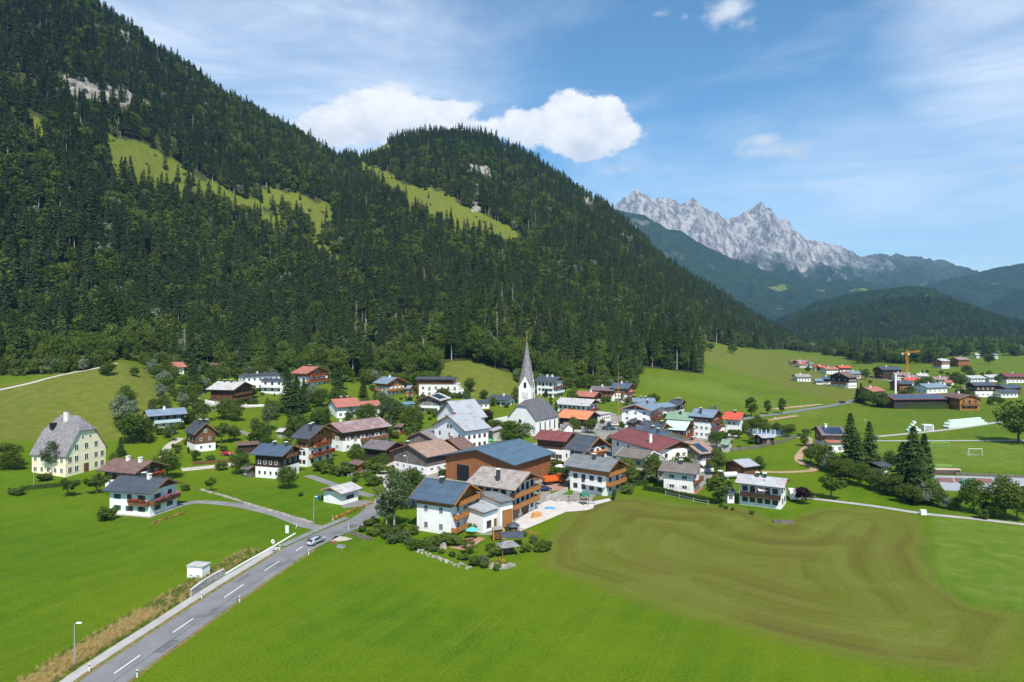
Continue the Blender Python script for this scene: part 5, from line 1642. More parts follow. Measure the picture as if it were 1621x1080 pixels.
# --- the far village
FAR = [
    ('pale brown roofed cottage alone on the distant pasture', 'i', (370, 382), (175, 374), 10, 3.4, 'u', 'white', 'r_beige', None),
    ('big dark board barn with white stone base on the distant pasture', 'i', (838, 390), (962, 386), 17, 7.0, 'u', 'white', 'r_brown', 'wood_dark'),
    ('navy roofed cottage next to the distant board barn', 'i', (600, 412), (482, 402), 9, 3.6, 'u', 'white', 'r_blue', 'wood_dark'),
    ('low white shed with grey roof next to the navy roofed cottage', 'i', (520, 432), (410, 426), 7, 2.6, 'u', 'white', 'r_bluegrey', None),
    ('pink-roofed house highest on the distant hillside hamlet', 'i', (340, 188), (207, 184), 9, 5.0, 'u', 'white', 'r_rosy', 'wood_brown'),
    ('red-roofed house below the pink roof in the hillside hamlet', 'i', (325, 218), (215, 214), 9, 3.5, 'u', 'offwhite', 'r_red', None),
    ('blue-roofed annex in the hillside hamlet', 'i', (390, 218), (330, 214), 8, 3.2, 'u', 'white', 'r_bluegrey', None),
    ('tiny red-roofed hut at the top of the hillside hamlet', 'i', (170, 195), (112, 190), 8, 3.0, 'u', 'white', 'r_red', None),
    ('small bright red roofed house in the hillside hamlet', 'i', (460, 255), (405, 252), 8, 3.2, 'u', 'white', 'r_bright', None),
    ('red-roofed timber house in the middle of the hillside hamlet', 'i', (552, 258), (470, 256), 9, 3.4, 'u', 'wood_brown', 'r_bright', None),
    ('long white house with red roof in the hillside hamlet', 'i', (722, 284), (552, 280), 10, 4.2, 'u', 'white', 'r_red', None),
    ('red-roofed house at the lower end of the hillside hamlet', 'i', (880, 266), (722, 262), 10, 4.2, 'u', 'white', 'r_bright', 'wood_brown'),
    ('red-brown roofed house behind the distant board barn', 'i', (832, 338), (755, 334), 9, 3.6, 'u', 'white', 'r_red', None),
    ('grey-blue roofed house behind the distant board barn', 'i', (1008, 342), (842, 338), 10, 3.6, 'u', 'offwhite', 'r_bluegrey', None),
    ('large black-roofed timber house beside the construction crane', 'i', (1532, 292), (1270, 292), 14, 7.0, 'u', 'wood_dark', 'r_slate', None),
    ('white house with pinkish roof at the foot of the crane', 'i', (1600, 362), (1436, 360), 10, 3.8, 'u', 'white', 'r_rosy', None),
    ('brown timber house with black roof below the crane', 'j', (210, 472), (22, 474), 11, 4.4, 'u', 'wood_red', 'r_slate', None),
    ('red-roofed house among the far village trees', 'j', (312, 432), (102, 430), 10, 3.6, 'u', 'white', 'r_bright', None),
    ('pale roofed far village house behind the red roof', 'j', (270, 392), (108, 390), 10, 3.4, 'u', 'white', 'r_rosy', None),
    ('white far village house with light grey roof', 'j', (410, 372), (262, 370), 10, 3.8, 'u', 'white', 'r_light', None),
    ('far village house with long tan roof', 'j', (742, 422), (482, 420), 11, 3.4, 'u', 'offwhite', 'r_rosy', None),
    ('far village house with low russet roof', 'j', (702, 460), (602, 456), 9, 3.2, 'u', 'beige', 'r_red', None),
    ('hip-roofed grey house between two round trees', 'j', (660, 512), (382, 524), 12, 3.4, 'u', 'white', 'r_bluegrey', None),
    ('timber chalet with wide gable and balcony at the end of the hall', 'j', (792, 664), (1084, 664), 13, 5.6, 'v', 'wood_orange', 'r_brown', None),
    ('white block house with flat dark roof and timber top floor', 'j', (992, 494), (1284, 492), 9, 6.6, 'u', 'white', 'r_slate', 'wood_dark'),
    ('low shed with rusty roof beside the white block house', 'j', (865, 560), (990, 558), 7, 2.6, 'u', 'wood_dark', 'r_red', None),
    ('low white bungalow with dark roof right of the block house', 'j', (1328, 582), (1572, 578), 8, 3.0, 'u', 'white', 'r_slate', None),
    ('dark-roofed house behind the white bungalow', 'j', (1400, 530), (1610, 515), 10, 4.2, 'u', 'wood_brown', 'r_slate', None),
    ('long white-based farm with wine-red roof at the valley side', 'j', (1392, 378), (1640, 380), 12, 4.4, 'u', 'white', 'r_wine', 'wood_brown'),
    ('long white marquee beside the far village', 'j', (942, 402), (1142, 398), 10, 3.2, 'u', 'white', 'r_light', None),
    ('second white marquee with pointed roof', 'j', (1180, 392), (1380, 386), 10, 3.2, 'u', 'white', 'r_light', None),
    ('white house with red trim below the valley wood', 'j', (568, 180), (680, 178), 12, 7.0, 'u', 'white', 'r_light', 'wood_red'),
    ('red and white timber house below the valley wood', 'j', (782, 162), (932, 160), 12, 7.0, 'u', 'wood_red', 'r_rosy', None),
    ('small white cottage in the trees beyond the far meadow', 'j', (1010, 100), (1062, 100), 10, 4.0, 'u', 'white', 'r_light', None),
    ('blue-grey roofed cottage in the trees beyond the far meadow', 'j', (1230, 104), (1302, 104), 10, 4.0, 'u', 'white', 'r_bluegrey', None),
    ('low hillside house with rust roof hidden behind the wayside conifers', 'i', (1320, 560), (1150, 572), 10, 5.0, 'u', 'white', 'r_red', 'wood_brown'),
]
for lab, fr, P0, PA, D, h, rd, wl, rfm, up in FAR:
    house(lab, fr, P0, PA, D, h, rd, 20, wall=wl, upper=up, split=h * .5 if up else None, roof=rfm, ov=.8, gov=.8, floors=2 if h > 4 else 1, win=(3, 4), wsize=(1.2, 1.2), frm='frame_brown' if wl != 'white' else 'frame_white', chim=((.2, .1, 'white'),) if h > 3.3 else (), attic=1, bands=1,
          balc=[('g', 2.6, -.8, .8, 1.2, BB)] if h > 5 else (), group=None)
hall = house('long low hall with solar panels on its red roof and glazed front', 'i', (1420, 674), (690, 666, 'j'), 15, 4.6, pitch=13, wall='wood_dark', roof='r_wine', ov=.9, gov=.6, floors=1, win=(2, 9), wsize=(4.0, 2.4), frm='frame_brown', chim=(), attic=0, bands=1, solar=[(1, -.9, .9, .12, .92, 18, 3)], cat='hall', name='hall', short='long low hall')
# slender white flue next to the hall
p = G('i', 1440, 640)
fl = MB().lathe([(.6, -.5), (.6, 14.0), (.75, 14.05), (.75, 14.6), (.45, 14.7)], 12)
o = fl.build('flue', M['white'])
o.location = p
tag(o, 'slender white flue standing beside the low hall', 'flue')

# --- the yellow rectory with its half-hipped roof
def rectory():
    fr = '1'
    p0, pa = unproj(*pixof(fr, (350, 728)), 0), unproj(*pixof(fr, (163, 706)), 0)
    pb = unproj(*pixof(fr, (572, 674)), 0)
    u = (pa - p0).normalized()
    v = Vector((-u.y, u.x, 0))
    if v.dot(pb - p0) < 0:
        v = -v
    # share the error between the two walls
    w0 = (pb - p0).normalized()
    v = (v + w0).normalized()
    u2 = Vector((-v.y, v.x, 0))
    if u2.dot(u) < 0:
        u2 = -u2
    u = u2
    Lx, Wy = 12.6, 14.0
    cen = p0 + u * Lx / 2 + v * Wy / 2
    root = empty('house', (cen.x, cen.y, Tz(cen.x, cen.y)), math.atan2(-u.y, -u.x))
    tag(root, 'big pale yellow rectory with steep half-hipped shingle roof and white-framed windows', 'house')
    FLAB.append((cen.x, cen.y, 'pale yellow rectory'))
    FOOTPR.append((cen.x, cen.y, 9))
    # local x toward the gable that faces the village, local y across
    hx_, hy_, he, zr, zh = Lx / 2, Wy / 2, 6.3, 16.6, 12.4
    yb = hy_ * (zr - zh) / (zr - he)
    prof = [(-hy_, -2), (hy_, -2), (hy_, he), (yb, zh), (-yb, zh), (-hy_, he)]
    MB().quadbox([(-hx_, y, z) for y, z in prof], [(hx_, y, z) for y, z in prof]).build('wall', M['yellow'], root)
    o_ = .45
    tp = (zr - he) / hy_
    ze = he - o_ * tp
    xo, hyo = hx_ + .5, hy_ + o_
    run = 3.6
    mb = MB()
    P = lambda x, y, z: (x, y, z)
    rx = xo - run
    ys = hyo * (zr - zh) / (zr - ze)
    for s_ in (-1, 1):
        top = [(-rx, 0, zr), (rx, 0, zr), (xo, s_ * ys, zh), (xo, s_ * hyo, ze), (-xo, s_ * hyo, ze), (-xo, s_ * ys, zh)]
        mb.quadbox([(x, y, z + .02) for x, y, z in top], [(x, y, z + .28) for x, y, z in top])
    for s_ in (-1, 1):
        top = [(s_ * rx, 0, zr), (s_ * xo, ys, zh), (s_ * xo, -ys, zh)]
        mb.quadbox([(x, y, z + .02) for x, y, z in top], [(x, y, z + .29) for x, y, z in top])
    rf = mb.build('roof', M['r_shingle'], root)
    ch = MB().box(-.9, 0.4, -1.3, -.5, zr - 2, zr + 1.5).build('chimney', M['offwhite'], rf)
    MB().box(-1.05, .55, -1.45, -.35, zr + 1.5, zr + 1.65).build('chimney_cap', M['brick'], rf)
    dm = MB().box(-3.9, -2.7, -3.4, -1.9, zr - 3.6, zr - 1.9).build('dormer', M['black'], rf)
    for i, y in enumerate((-5.6, -3.4, 0, 3.4, 5.6)):
        window(root, hx_ + .03, y, 4.6, R(90), 1.35, 1.8)
        if i == 2:
            put('door', MB().box(-.8, .8, -.06, .04, -1.2, 1.4).mesh('door'), M['wood_brown'], root, (hx_ + .03, y, 1.25), R(90))
        else:
            window(root, hx_ + .03, y, 1.6, R(90), 1.35, 1.8)
    for y in (-3.4, 0, 3.4):
        window(root, hx_ + .03, y, 7.9, R(90), 1.35, 1.8)
    for y in (-1.3, 1.3):
        o = put('round_window', cached('rw', lambda: MB().tube([(0, -.05, 0), (0, .03, 0)], [.42, .42], 14).mesh('round_window')), M['frame_white'], root, (hx_ + .03, y, 10.7), R(90))
        put('pane', cached('rwp', lambda: MB().tube([(0, -.07, 0), (0, -.02, 0)], [.32, .32], 14).mesh('pane')), M['pane'], o, (0, 0, 0))
    for z in (1.6, 4.6):
        for x in (-4.9, -2.5, 0, 2.5, 4.9):
            window(root, x, -hy_ - .03, z, 0, 1.1, 1.5)
            window(root, x, hy_ + .03, z, math.pi, 1.1, 1.5)
    return root


rect = rectory()


# --- the church
def church():
    p0 = unproj(*pixof('d', (880, 900)), 0)
    pr = unproj(*pixof('d', (1075, 850)), 0)          # foot of the south wall, far end
    pl = unproj(*pixof('d', (545, 840)), 0)           # foot of the west front, other end
    e = (pr - p0).normalized()
    w = (pl - p0).normalized()
    v = Vector((-e.y, e.x, 0))
    if v.dot(w) < 0:
        v = -v
    v = (v * .6 + w).normalized()
    e2 = Vector((-v.y, v.x, 0))
    if e2.dot(e) < 0:
        e2 = -e2
    e = e2
    L, Wd = 16.0, 14.0
    cen = p0 + e * L / 2 + v * Wd / 2
    root = empty('church', (cen.x, cen.y, Tz(cen.x, cen.y)), math.atan2(e.y, e.x))
    tag(root, 'white village church with tall grey shingled spire and steep grey nave roof', 'church')
    FLAB.append((cen.x, cen.y, 'white village church'))
    FOOTPR.append((cen.x, cen.y, 12))
    hx_, hy_, he, zr, zh = L / 2, Wd / 2, 6.4, 13.6, 11.2
    yb = hy_ * (zr - zh) / (zr - he)
    prof = [(-hy_, -2), (hy_, -2), (hy_, he), (yb, zh), (-yb, zh), (-hy_, he)]
    MB().quadbox([(-hx_, y, z) for y, z in prof], [(hx_, y, z) for y, z in prof]).build('wall', M['white'], root)
    tp = (zr - he) / hy_
    hyo, xo = hy_ + .4, hx_ + .4
    ze = he - .4 * tp
    ys = hyo * (zr - zh) / (zr - ze)
    mb = MB()
    rx = xo - 2.6
    for s_ in (-1, 1):
        top = [(-rx, 0, zr), (rx, 0, zr), (xo, s_ * ys, zh), (xo, s_ * hyo, ze), (-xo, s_ * hyo, ze), (-xo, s_ * ys, zh)]
        mb.quadbox([(x, y, z + .02) for x, y, z in top], [(x, y, z + .25) for x, y, z in top])
        top = [(s_ * rx, 0, zr), (s_ * xo, ys, zh), (s_ * xo, -ys, zh)]
        mb.quadbox([(x, y, z + .02) for x, y, z in top], [(x, y, z + .26) for x, y, z in top])
    mb.build('roof', M['r_church'], root)
    # chancel with a lower hipped roof at the east end
    ch = MB()
    a, b = hx_ + .02, hx_ + 5.5
    pts = [(a, -4.6), (b - 1.8, -4.6), (b, -2.2), (b, 2.2), (b - 1.8, 4.6), (a, 4.6)]
    ch.quadbox([(x, y, -2) for x, y in pts], [(x, y, 4.8) for x, y in pts]).build('chancel_wall', M['white'], root)
    rr = MB()
    po = [(a - .3, -5.1), (b - 1.6, -5.1), (b + .5, -2.4), (b + .5, 2.4), (b - 1.6, 5.1), (a - .3, 5.1)]
    apex = [(a - .3, -.12, 9.8), (a + .6, -.12, 9.8), (a + .9, -.06, 9.7), (a + .9, .06, 9.7), (a + .6, .12, 9.8), (a - .3, .12, 9.8)]
    rr.quadbox([(x, y, 4.5) for x, y in po], apex).build('chancel_roof', M['r_shingle'], root)
    sy = -hy_ if True else hy_
    # which long side faces the viewer
    cd = Vector((-cen.x, -cen.y, 0))
    side = -1 if cd.dot(Vector((-v.x, -v.y, 0))) > 0 else 1
    yax = Vector((-math.sin(root.rotation_euler.z), math.cos(root.rotation_euler.z), 0))
    side = -1 if cd.dot(-yax) > 0 else 1
    for x in (-5.2, -1.7, 1.8, 5.3):
        o = put('window', cached('cw', lambda: MB().quadbox([(-.55, -.06, -2.2), (.55, -.06, -2.2), (.55, -.06, 1.4), (.3, -.06, 2.0), (0, -.06, 2.25), (-.3, -.06, 2.0), (-.55, -.06, 1.4)], [(-.55, .03, -2.2), (.55, .03, -2.2), (.55, .03, 1.4), (.3, .03, 2.0), (0, .03, 2.25), (-.3, .03, 2.0), (-.55, .03, 1.4)]).mesh('window')), M['offwhite'], root,
                (x, side * (hy_ + .03), 3.4), 0 if side < 0 else math.pi)
        put('pane', cached('cwp', lambda: MB().quadbox([(-.4, -.075, -2.0), (.4, -.075, -2.0), (.4, -.075, 1.3), (0, -.075, 2.0), (-.4, -.075, 1.3)], [(-.4, 0, -2.0), (.4, 0, -2.0), (.4, 0, 1.3), (0, 0, 2.0), (-.4, 0, 1.3)]).mesh('pane')), M['pane'], o, (0, 0, 0))
    o = put('round_window', cached('crw', lambda: MB().tube([(0, -.05, 0), (0, .03, 0)], [.95, .95], 18).mesh('round_window')), M['offwhite'], root, (-hx_ - .03, 1.0, 5.2), R(-90))
    put('pane', cached('crwp', lambda: MB().tube([(0, -.07, 0), (0, -.02, 0)], [.78, .78], 18).mesh('pane')), M['pane'], o, (0, 0, 0))
    # tower behind the nave
    tb = unproj(*pixof('o', (240, 640)), 15.5)
    tb = Vector((0, 0, 0)) + Vector((tb.x, tb.y, 0))
    tY = p0.y + 19.0
    tX = (pixof('o', (238, 600))[0] - CX) * tY / FPX
    g = Tz(tX, tY)
    loc = Matrix.Translation(root.location) @ Matrix.Rotation(root.rotation_euler.z, 4, 'Z')
    tl = loc.inverted() @ Vector((tX, tY, root.location.z))
    def ztop(py):
        return zy(tY, py) - root.location.z
    half = 2.8
    rt = R(20) - 0.0
    trz = math.atan2(e.y, e.x)
    z_eave = ztop(520 + 500 / 5.4)
    z_gab = ztop(520 + 400 / 5.4)
    z_tip = ztop(520 + 105 / 5.4)
    tw = MB().box(-half, half, -half, half, -2, z_eave).build('tower', M['white'], root)
    tw.location = tl
    tw.rotation_euler = (0, 0, R(-18) - root.rotation_euler.z)
    # four pointed gables
    gb = MB()
    for k in range(4):
        c_, s_ = math.cos(k * math.pi / 2), math.sin(k * math.pi / 2)
        f3 = lambda x, y, z: (x * c_ - y * s_, x * s_ + y * c_, z)
        gb.quadbox([f3(-half, -half, z_eave), f3(half, -half, z_eave), f3(0, -half, z_gab)], [f3(-half + .5, -half + .5, z_eave), f3(half - .5, -half + .5, z_eave), f3(0, -half + .5, z_gab - .6)])
    gb.build('gable', M['white'], tw)
    # spire: eight-sided, folding down between the gables
    sp = MB()
    zg = z_gab
    base = len(sp.v)
    hs = half + .22
    ring0, ring1 = [], []
    for k in range(4):
        c_, s_ = math.cos(k * math.pi / 2), math.sin(k * math.pi / 2)
        f3 = lambda x, y, z: (x * c_ - y * s_, x * s_ + y * c_, z)
        ring0 += [f3(0, -hs, zg + .1), f3(hs, -hs, z_eave - .15)]
    n0 = len(sp.v)
    sp.v += ring0
    zk = zg + (z_tip - zg) * .12
    for k in range(8):
        t = -math.pi / 2 + k * math.pi / 4
        rr_ = 2.45
        sp.v.append((rr_ * math.cos(t), rr_ * math.sin(t), zk))
    sp.v.append((0, 0, z_tip))
    for k in range(8):
        j = (k + 1) % 8
        sp.f.append((n0 + k, n0 + j, n0 + 8 + j, n0 + 8 + k))
        sp.f.append((n0 + 8 + k, n0 + 8 + j, n0 + 16))
    sp.f.append(tuple(n0 + k for k in range(8))[::-1])
    sp.build('spire', M['r_shingle'], tw)
    cr = MB()
    cr.tube([(0, 0, z_tip - .5), (0, 0, z_tip + 4.6)], [.10, .07], 6).lathe([(.05, z_tip + .9), (.42, z_tip + 1.3), (.05, z_tip + 1.75)], 10).box(-.75, .75, -.06, .06, z_tip + 3.3, z_tip + 3.45).box(-.45, .45, -.05, .05, z_tip + 4.0, z_tip + 4.12)
    gold = mat('gold', (0.75, 0.48, 0.08), 0.35, 0.1, metal=0.8)
    cr.build('cross', gold, tw)
    for k in range(4):
        c_, s_ = math.cos(k * math.pi / 2), math.sin(k * math.pi / 2)
        zc = z_eave - 3.4
        rzk = k * math.pi / 2
        f2 = lambda x, y: (x * c_ - y * s_, x * s_ + y * c_)
        x, y = f2(0, -half - .04)
        cf = put('clock_face', cached('clock', lambda: MB().box(-1.15, 1.15, -.05, .03, -1.15, 1.15).mesh('clock_face')), M['offwhite'], tw, (x, y, zc), rzk)
        put('clock_ring', cached('clkr', lambda: MB().box(-1.15, 1.15, -.09, -.052, 1.0, 1.15).box(-1.15, 1.15, -.09, -.052, -1.15, -1.0).box(-1.15, -1.0, -.09, -.052, -.998, .998).box(1.0, 1.15, -.09, -.052, -.998, .998).mesh('clock_ring')), M['brick'], cf, (0, 0, 0))
        hd = put('clock_hand', cached('clkh', lambda: MB().beam((0, -.11, 0), (.62, -.11, .5), .14, .05).beam((0, -.13, 0), (-.35, -.13, -.45), .16, .05).mesh('clock_hand')), M['black'], cf, (0, 0, 0))
        bw = put('belfry_window', cached('bell', lambda: MB().quadbox([(-.6, -.05, -1.1), (.6, -.05, -1.1), (.6, -.05, .8), (.35, -.05, 1.25), (0, -.05, 1.4), (-.35, -.05, 1.25), (-.6, -.05, .8)], [(-.6, .03, -1.1), (.6, .03, -1.1), (.6, .03, .8), (.35, .03, 1.25), (0, .03, 1.4), (-.35, .03, 1.25), (-.6, .03, .8)]).mesh('belfry_window')), M['black'], tw, (x, y, z_eave + 0.9), rzk)
    return root


church()

# ================================================================ roads, paths, yards
mat('asphalt', (0.175, 0.175, 0.178), 0.9, 0.10, 0.25, spots=((0.13, 0.13, 0.132), 0.12, 0.55), bump=0.1)
mat('asphalt_old', (0.20, 0.195, 0.19), 0.9, 0.14, 0.3, spots=((0.14, 0.14, 0.14), 0.2, 0.55))
mat('footpath', (0.36, 0.345, 0.33), 0.9, 0.12, 0.4)
mat('gravel', (0.42, 0.38, 0.32), 0.95, 0.2, 0.8, bump=0.3)
mat('dirt', (0.36, 0.24, 0.14), 0.95, 0.25, 0.5, bump=0.3)
mat('paving', (0.50, 0.46, 0.42), 0.9, 0.1, 0.5)
mat('redpaving', (0.34, 0.19, 0.14), 0.9, 0.12, 0.8)
mat('court', (0.19, 0.10, 0.085), 0.9, 0.1)
mat('court_grey', (0.30, 0.32, 0.33), 0.9, 0.1)
mat('verge_grass', (0.15, 0.135, 0.035), 0.95, 0.4, 1.2, spots=((0.20, 0.12, 0.05), 0.7, 0.52))


def resample(pts, step):
    pts = [Vector((p.x, p.y)) for p in pts]
    out = []
    for i in range(len(pts) - 1):
        p0, p1, p2, p3 = pts[max(i - 1, 0)], pts[i], pts[i + 1], pts[min(i + 2, len(pts) - 1)]
        n = max(1, int((p2 - p1).length / step))
        for k in range(n):
            t = k / n
            out.append(0.5 * ((2 * p1) + (p2 - p0) * t + (2 * p0 - 5 * p1 + 4 * p2 - p3) * t * t + (3 * p1 - p0 - 3 * p2 + p3) * t ** 3))
    out.append(pts[-1])
    return out


def strip(name, pts, width, m, off=0.06, side=0.0, kind='structure', step=2.5, parent=None, wob=0.0, nw=4):
    P = resample(pts, step)
    V, F = [], []
    for i, p in enumerate(P):
        d = (P[min(i + 1, len(P) - 1)] - P[max(i - 1, 0)]).normalized()
        nrm = Vector((-d.y, d.x))
        for k in range(nw + 1):
            e = (k / nw - .5) * width * (1 + wob * (rnd.random() - .5) if k in (0, nw) else 1)
            q = p + nrm * (side + e)
            V.append((q.x, q.y, terrain_z(q.x, q.y) + off))
    for i in range(len(P) - 1):
        for k in range(nw):
            a = i * (nw + 1) + k
            F.append((a, a + 1, a + nw + 2, a + nw + 1))
    o = mesh_obj(name, from_np(name, V, F, True), parent, M[m])
    if kind and parent is None:
        o['kind'] = kind
    return o, P


def gp(fr, *pts):
    return [G(fr, *p) for p in pts]


ROADC = gp('x', (128, 1110), (172, 1073), (200.8, 1052.4), (290, 991), (370, 935.8), (430.3, 896.8), (473.5, 868.8), (530, 842), (574, 823), (604, 800), (628, 781), (648, 766))
ROADC.insert(0, ROADC[0] + (ROADC[0] - ROADC[1]) * 1.5)
road, RP = strip('road', ROADC, 6.0, 'asphalt', 0.05)
# footpath on the field side
FPX_ = ROADC[:8]
path, _ = strip('footpath', FPX_, 1.7, 'footpath', 0.055, 4.7)
strip('road_verge', FPX_, 0.95, 'verge_grass', 0.03, 3.45, wob=.3)
strip('road_verge', FPX_, .8, 'verge_grass', 0.03, -3.3, wob=.6)
strip('road_verge', FPX_[:6], 3.4, 'verge_grass', 0.025, 8.0, wob=.3)
strip('footpath', ROADC[7:10], 1.7, 'asphalt_old', 0.055, 4.4)
strip('tar_seam', ROADC[:10], .07, 'black', .056, -1.35, parent=road, wob=0, nw=1)
mat('tar_patch', (.12, .12, .122), .9, .15, 1.0)
for u0, u1, w_, sd in ((3, 4, 1.5, -1.9), (5, 6, .9, 1.7), (8, 9, 2.2, -.9)):
    q0, q1 = ROADC[u0].lerp(ROADC[u1], .3), ROADC[u0].lerp(ROADC[u1], .62)
    strip('asphalt_patch', [q0, q1], w_, 'tar_patch', .0545, sd, parent=road, wob=.1, nw=2)
for a, b in (((472, 698), (580, 622)), ((715, 528), (800, 470)), ((928, 383), (1008, 328)), ((1095, 272), (1155, 233)), ((1225, 190), (1252, 172))):
    A_, B_ = G('8', *a), G('8', *b)
    d = (B_ - A_).normalized()
    s_ = Vector((-d.y, d.x, 0)) * 0.075
    z = 0.058
    MB().quadbox([(A_ - s_).xy.to_3d() + Vector((0, 0, z)), (B_ - s_).xy.to_3d() + Vector((0, 0, z)), (B_ + s_).xy.to_3d() + Vector((0, 0, z)), (A_ + s_).xy.to_3d() + Vector((0, 0, z))],
                 [(A_ - s_).xy.to_3d() + Vector((0, 0, z + .006)), (B_ - s_).xy.to_3d() + Vector((0, 0, z + .006)), (B_ + s_).xy.to_3d() + Vector((0, 0, z + .006)), (A_ + s_).xy.to_3d() + Vector((0, 0, z + .006))]).build('lane_marking', M['white_paint'], road)
strip('side_road', gp('x', (505, 836), (484, 832), (434, 813), (369, 799), (309, 795), (277, 801)), 3.2, 'asphalt_old', 0.044)
strip('hill_track', gp('x', (-40, 626), (0, 617.6), (59, 604), (118, 590), (160, 581.5), (186, 576)), 3.0, 'gravel', 0.12)
strip('lane', gp('x', (287, 694), (270, 704), (263, 712), (258, 724)), 2.6, 'gravel', 0.08)
strip('lane', gp('x', (288, 744), (310, 742), (339, 739), (384, 733)), 4.0, 'gravel', 0.06)
strip('lane', gp('x', (306, 642), (318, 650), (339, 648), (380, 645), (416, 643)), 3.4, 'gravel', 0.10)
strip('lane', gp('x', (306, 638), (312, 628), (322, 620)), 2.6, 'gravel', 0.10)
strip('lane', gp('x', (487, 753), (510, 761), (532, 769), (560, 778), (590, 786)), 2.8, 'asphalt_old', 0.05)
strip('lane', gp('x', (540, 800), (575, 797), (600, 800)), 6.0, 'asphalt_old', 0.04)
strip('lane', gp('x', (628, 781), (620, 765), (608, 752), (622, 738), (640, 728)), 5.0, 'gravel', 0.045)
strip('field_path', gp('x', (1262, 788), (1287, 790), (1379, 801), (1462, 813.5), (1545, 822), (1650, 834)), 2.0, 'footpath', 0.06)
strip('dirt_path', gp('x', (1180, 745), (1206, 746.7), (1225, 748), (1268, 747), (1290, 744), (1288, 740), (1272, 735), (1264, 728), (1266, 720), (1273, 712), (1279, 705), (1281, 694)), 2.6, 'dirt', 0.07)
strip('upper_road', gp('x', (1150, 668), (1189, 661), (1242, 654), (1287, 647), (1320, 641.5), (1354, 634), (1390, 622)), 4.6, 'asphalt', 0.10)
strip('road_bank', gp('x', (1225, 648), (1262, 644), (1300, 640)), 4.0, 'dirt', 0.07, wob=.8)
strip('road_bank', gp('x', (1195, 668), (1225, 664), (1262, 658)), 3.5, 'dirt', 0.07, wob=.8)
strip('field_path', gp('x', (1390, 691.3), (1462, 684.4), (1518, 678), (1598, 666), (1660, 657)), 2.6, 'footpath', 0.07)
strip('field_path', gp('x', (1381, 698.3), (1500, 698), (1660, 697.5)), 2.2, 'footpath', 0.07)
strip('field_path', gp('x', (1230, 690), (1251, 692), (1284, 693.5)), 2.2, 'footpath', 0.07)
strip('far_road', gp('x', (1374, 597), (1395, 600), (1413, 604), (1424, 610)), 5.0, 'asphalt_old', 0.12)
strip('lane', gp('e', (560, 1010), (420, 960), (300, 940), (220, 900)), 9.0, 'asphalt_old', 0.05)
strip('lane', gp('e', (620, 1040), (700, 960), (760, 900)), 6.0, 'asphalt_old', 0.055)


def patch(name, pts, m, off, parent=None):
    V = [(p.x, p.y, terrain_z(p.x, p.y) + off) for p in pts]
    me = bpy.data.meshes.new(name)
    me.from_pydata(V, [], [tuple(range(len(V)))])
    bm = bmesh.new()
    bm.from_mesh(me)
    bmesh.ops.triangulate(bm, faces=bm.faces)
    bmesh.ops.recalc_face_normals(bm, faces=bm.faces)
    for f in bm.faces:
        if f.normal.z < 0:
            f.normal_flip()
    bm.to_mesh(me)
    bm.free()
    o = mesh_obj(name, me, parent, M[m])
    if parent is None:
        o['kind'] = 'structure'
    return o


patch('yard', gp('n', (120, 960), (270, 870), (640, 620), (700, 590), (1000, 590), (1290, 600), (1500, 560), (1520, 590), (1300, 650), (1290, 690), (1200, 715), (940, 735), (330, 995), (200, 1000)), 'paving', 0.05)
patch('yard', gp('n', (640, 470), (700, 400), (900, 330), (960, 350), (960, 440), (880, 450), (720, 480)), 'redpaving', 0.055)
patch('gravel_patch', gp('p', (690, 600), (740, 560), (860, 570), (960, 595), (860, 620), (760, 630)), 'gravel', 0.05)
patch('terrace', gp('m', (470, 860), (600, 830), (760, 745), (870, 760), (760, 830), (640, 885)), 'redpaving', 0.06)
ct = patch('sports_court', gp('l', (480, 510), (960, 520), (1640, 545), (1640, 800), (1100, 730), (420, 690)), 'court_grey', 0.05)
for x0, x1 in ((500, 705), (725, 960), (985, 1215), (1240, 1440)):
    patch('court_lane', gp('l', (x0, 535 + (x0 - 500) * .02), (x1, 540 + (x1 - 500) * .02), (x1 + 20, 600 + (x1 - 500) * .03), (x0 + 15, 592 + (x0 - 500) * .03)), 'court', 0.07, ct)

# ================================================================ trees and shrubs of the village
def nearest(x, y):
    b = min(FLAB, key=lambda f: (f[0] - x) ** 2 + (f[1] - y) ** 2)
    return b[2], math.hypot(b[0] - x, b[1] - y)


def size_word(H, lo, hi):
    return 'small ' if H < lo else 'towering ' if H > hi else ''


def fit(label):
    w = label.split()
    return ' '.join(w if len(w) <= 16 else w[:16])


for j, x, y, z, s_ in EDGE:
    near = nearest(x, y)[0]
    if j < 4:
        tree('spruce%d' % j, x, y, 20 * s_, fit(size_word(20 * s_, 15.5, 20) + 'dark spruce at the forest edge behind the ' + near), 'spruces along the forest edge', z=z)
    elif j < 6:
        tree('tallspruce%d' % (j - 4), x, y, 23 * s_, fit('bare-stemmed spruce at the forest edge behind the ' + near), 'bare-stemmed spruces along the forest edge', z=z)
    else:
        ky, lb, gr = {6: ('broad0', 'green leafy tree', 'broadleaf trees along the forest edge'), 7: ('light0', 'pale green slender tree', 'pale broadleaf trees along the forest edge'),
                      8: ('broad1', 'wide leafy tree', 'broadleaf trees along the forest edge'), 11: ('silver0', 'silvery willow', 'willows along the forest edge')}[j]
        tree(ky, x, y, 12.5 * s_, fit(size_word(12.5 * s_, 9.5, 12.5) + lb + ' at the forest edge behind the ' + near), gr, 0.9, z=z)
DESC = {'spruce': 'dark green spruce', 'tallspruce': 'tall thin spruce', 'broad': 'round leafy broadleaf tree', 'light': 'pale green leafy tree', 'birch': 'slender birch with airy crown', 'silver': 'silvery willow', 'purple': 'dark purple-leaved tree',
        'fruit': 'spreading fruit tree', 'poplar': 'narrow upright poplar', 'bush': 'rounded green shrub', 'thuja': 'small clipped conical conifer'}


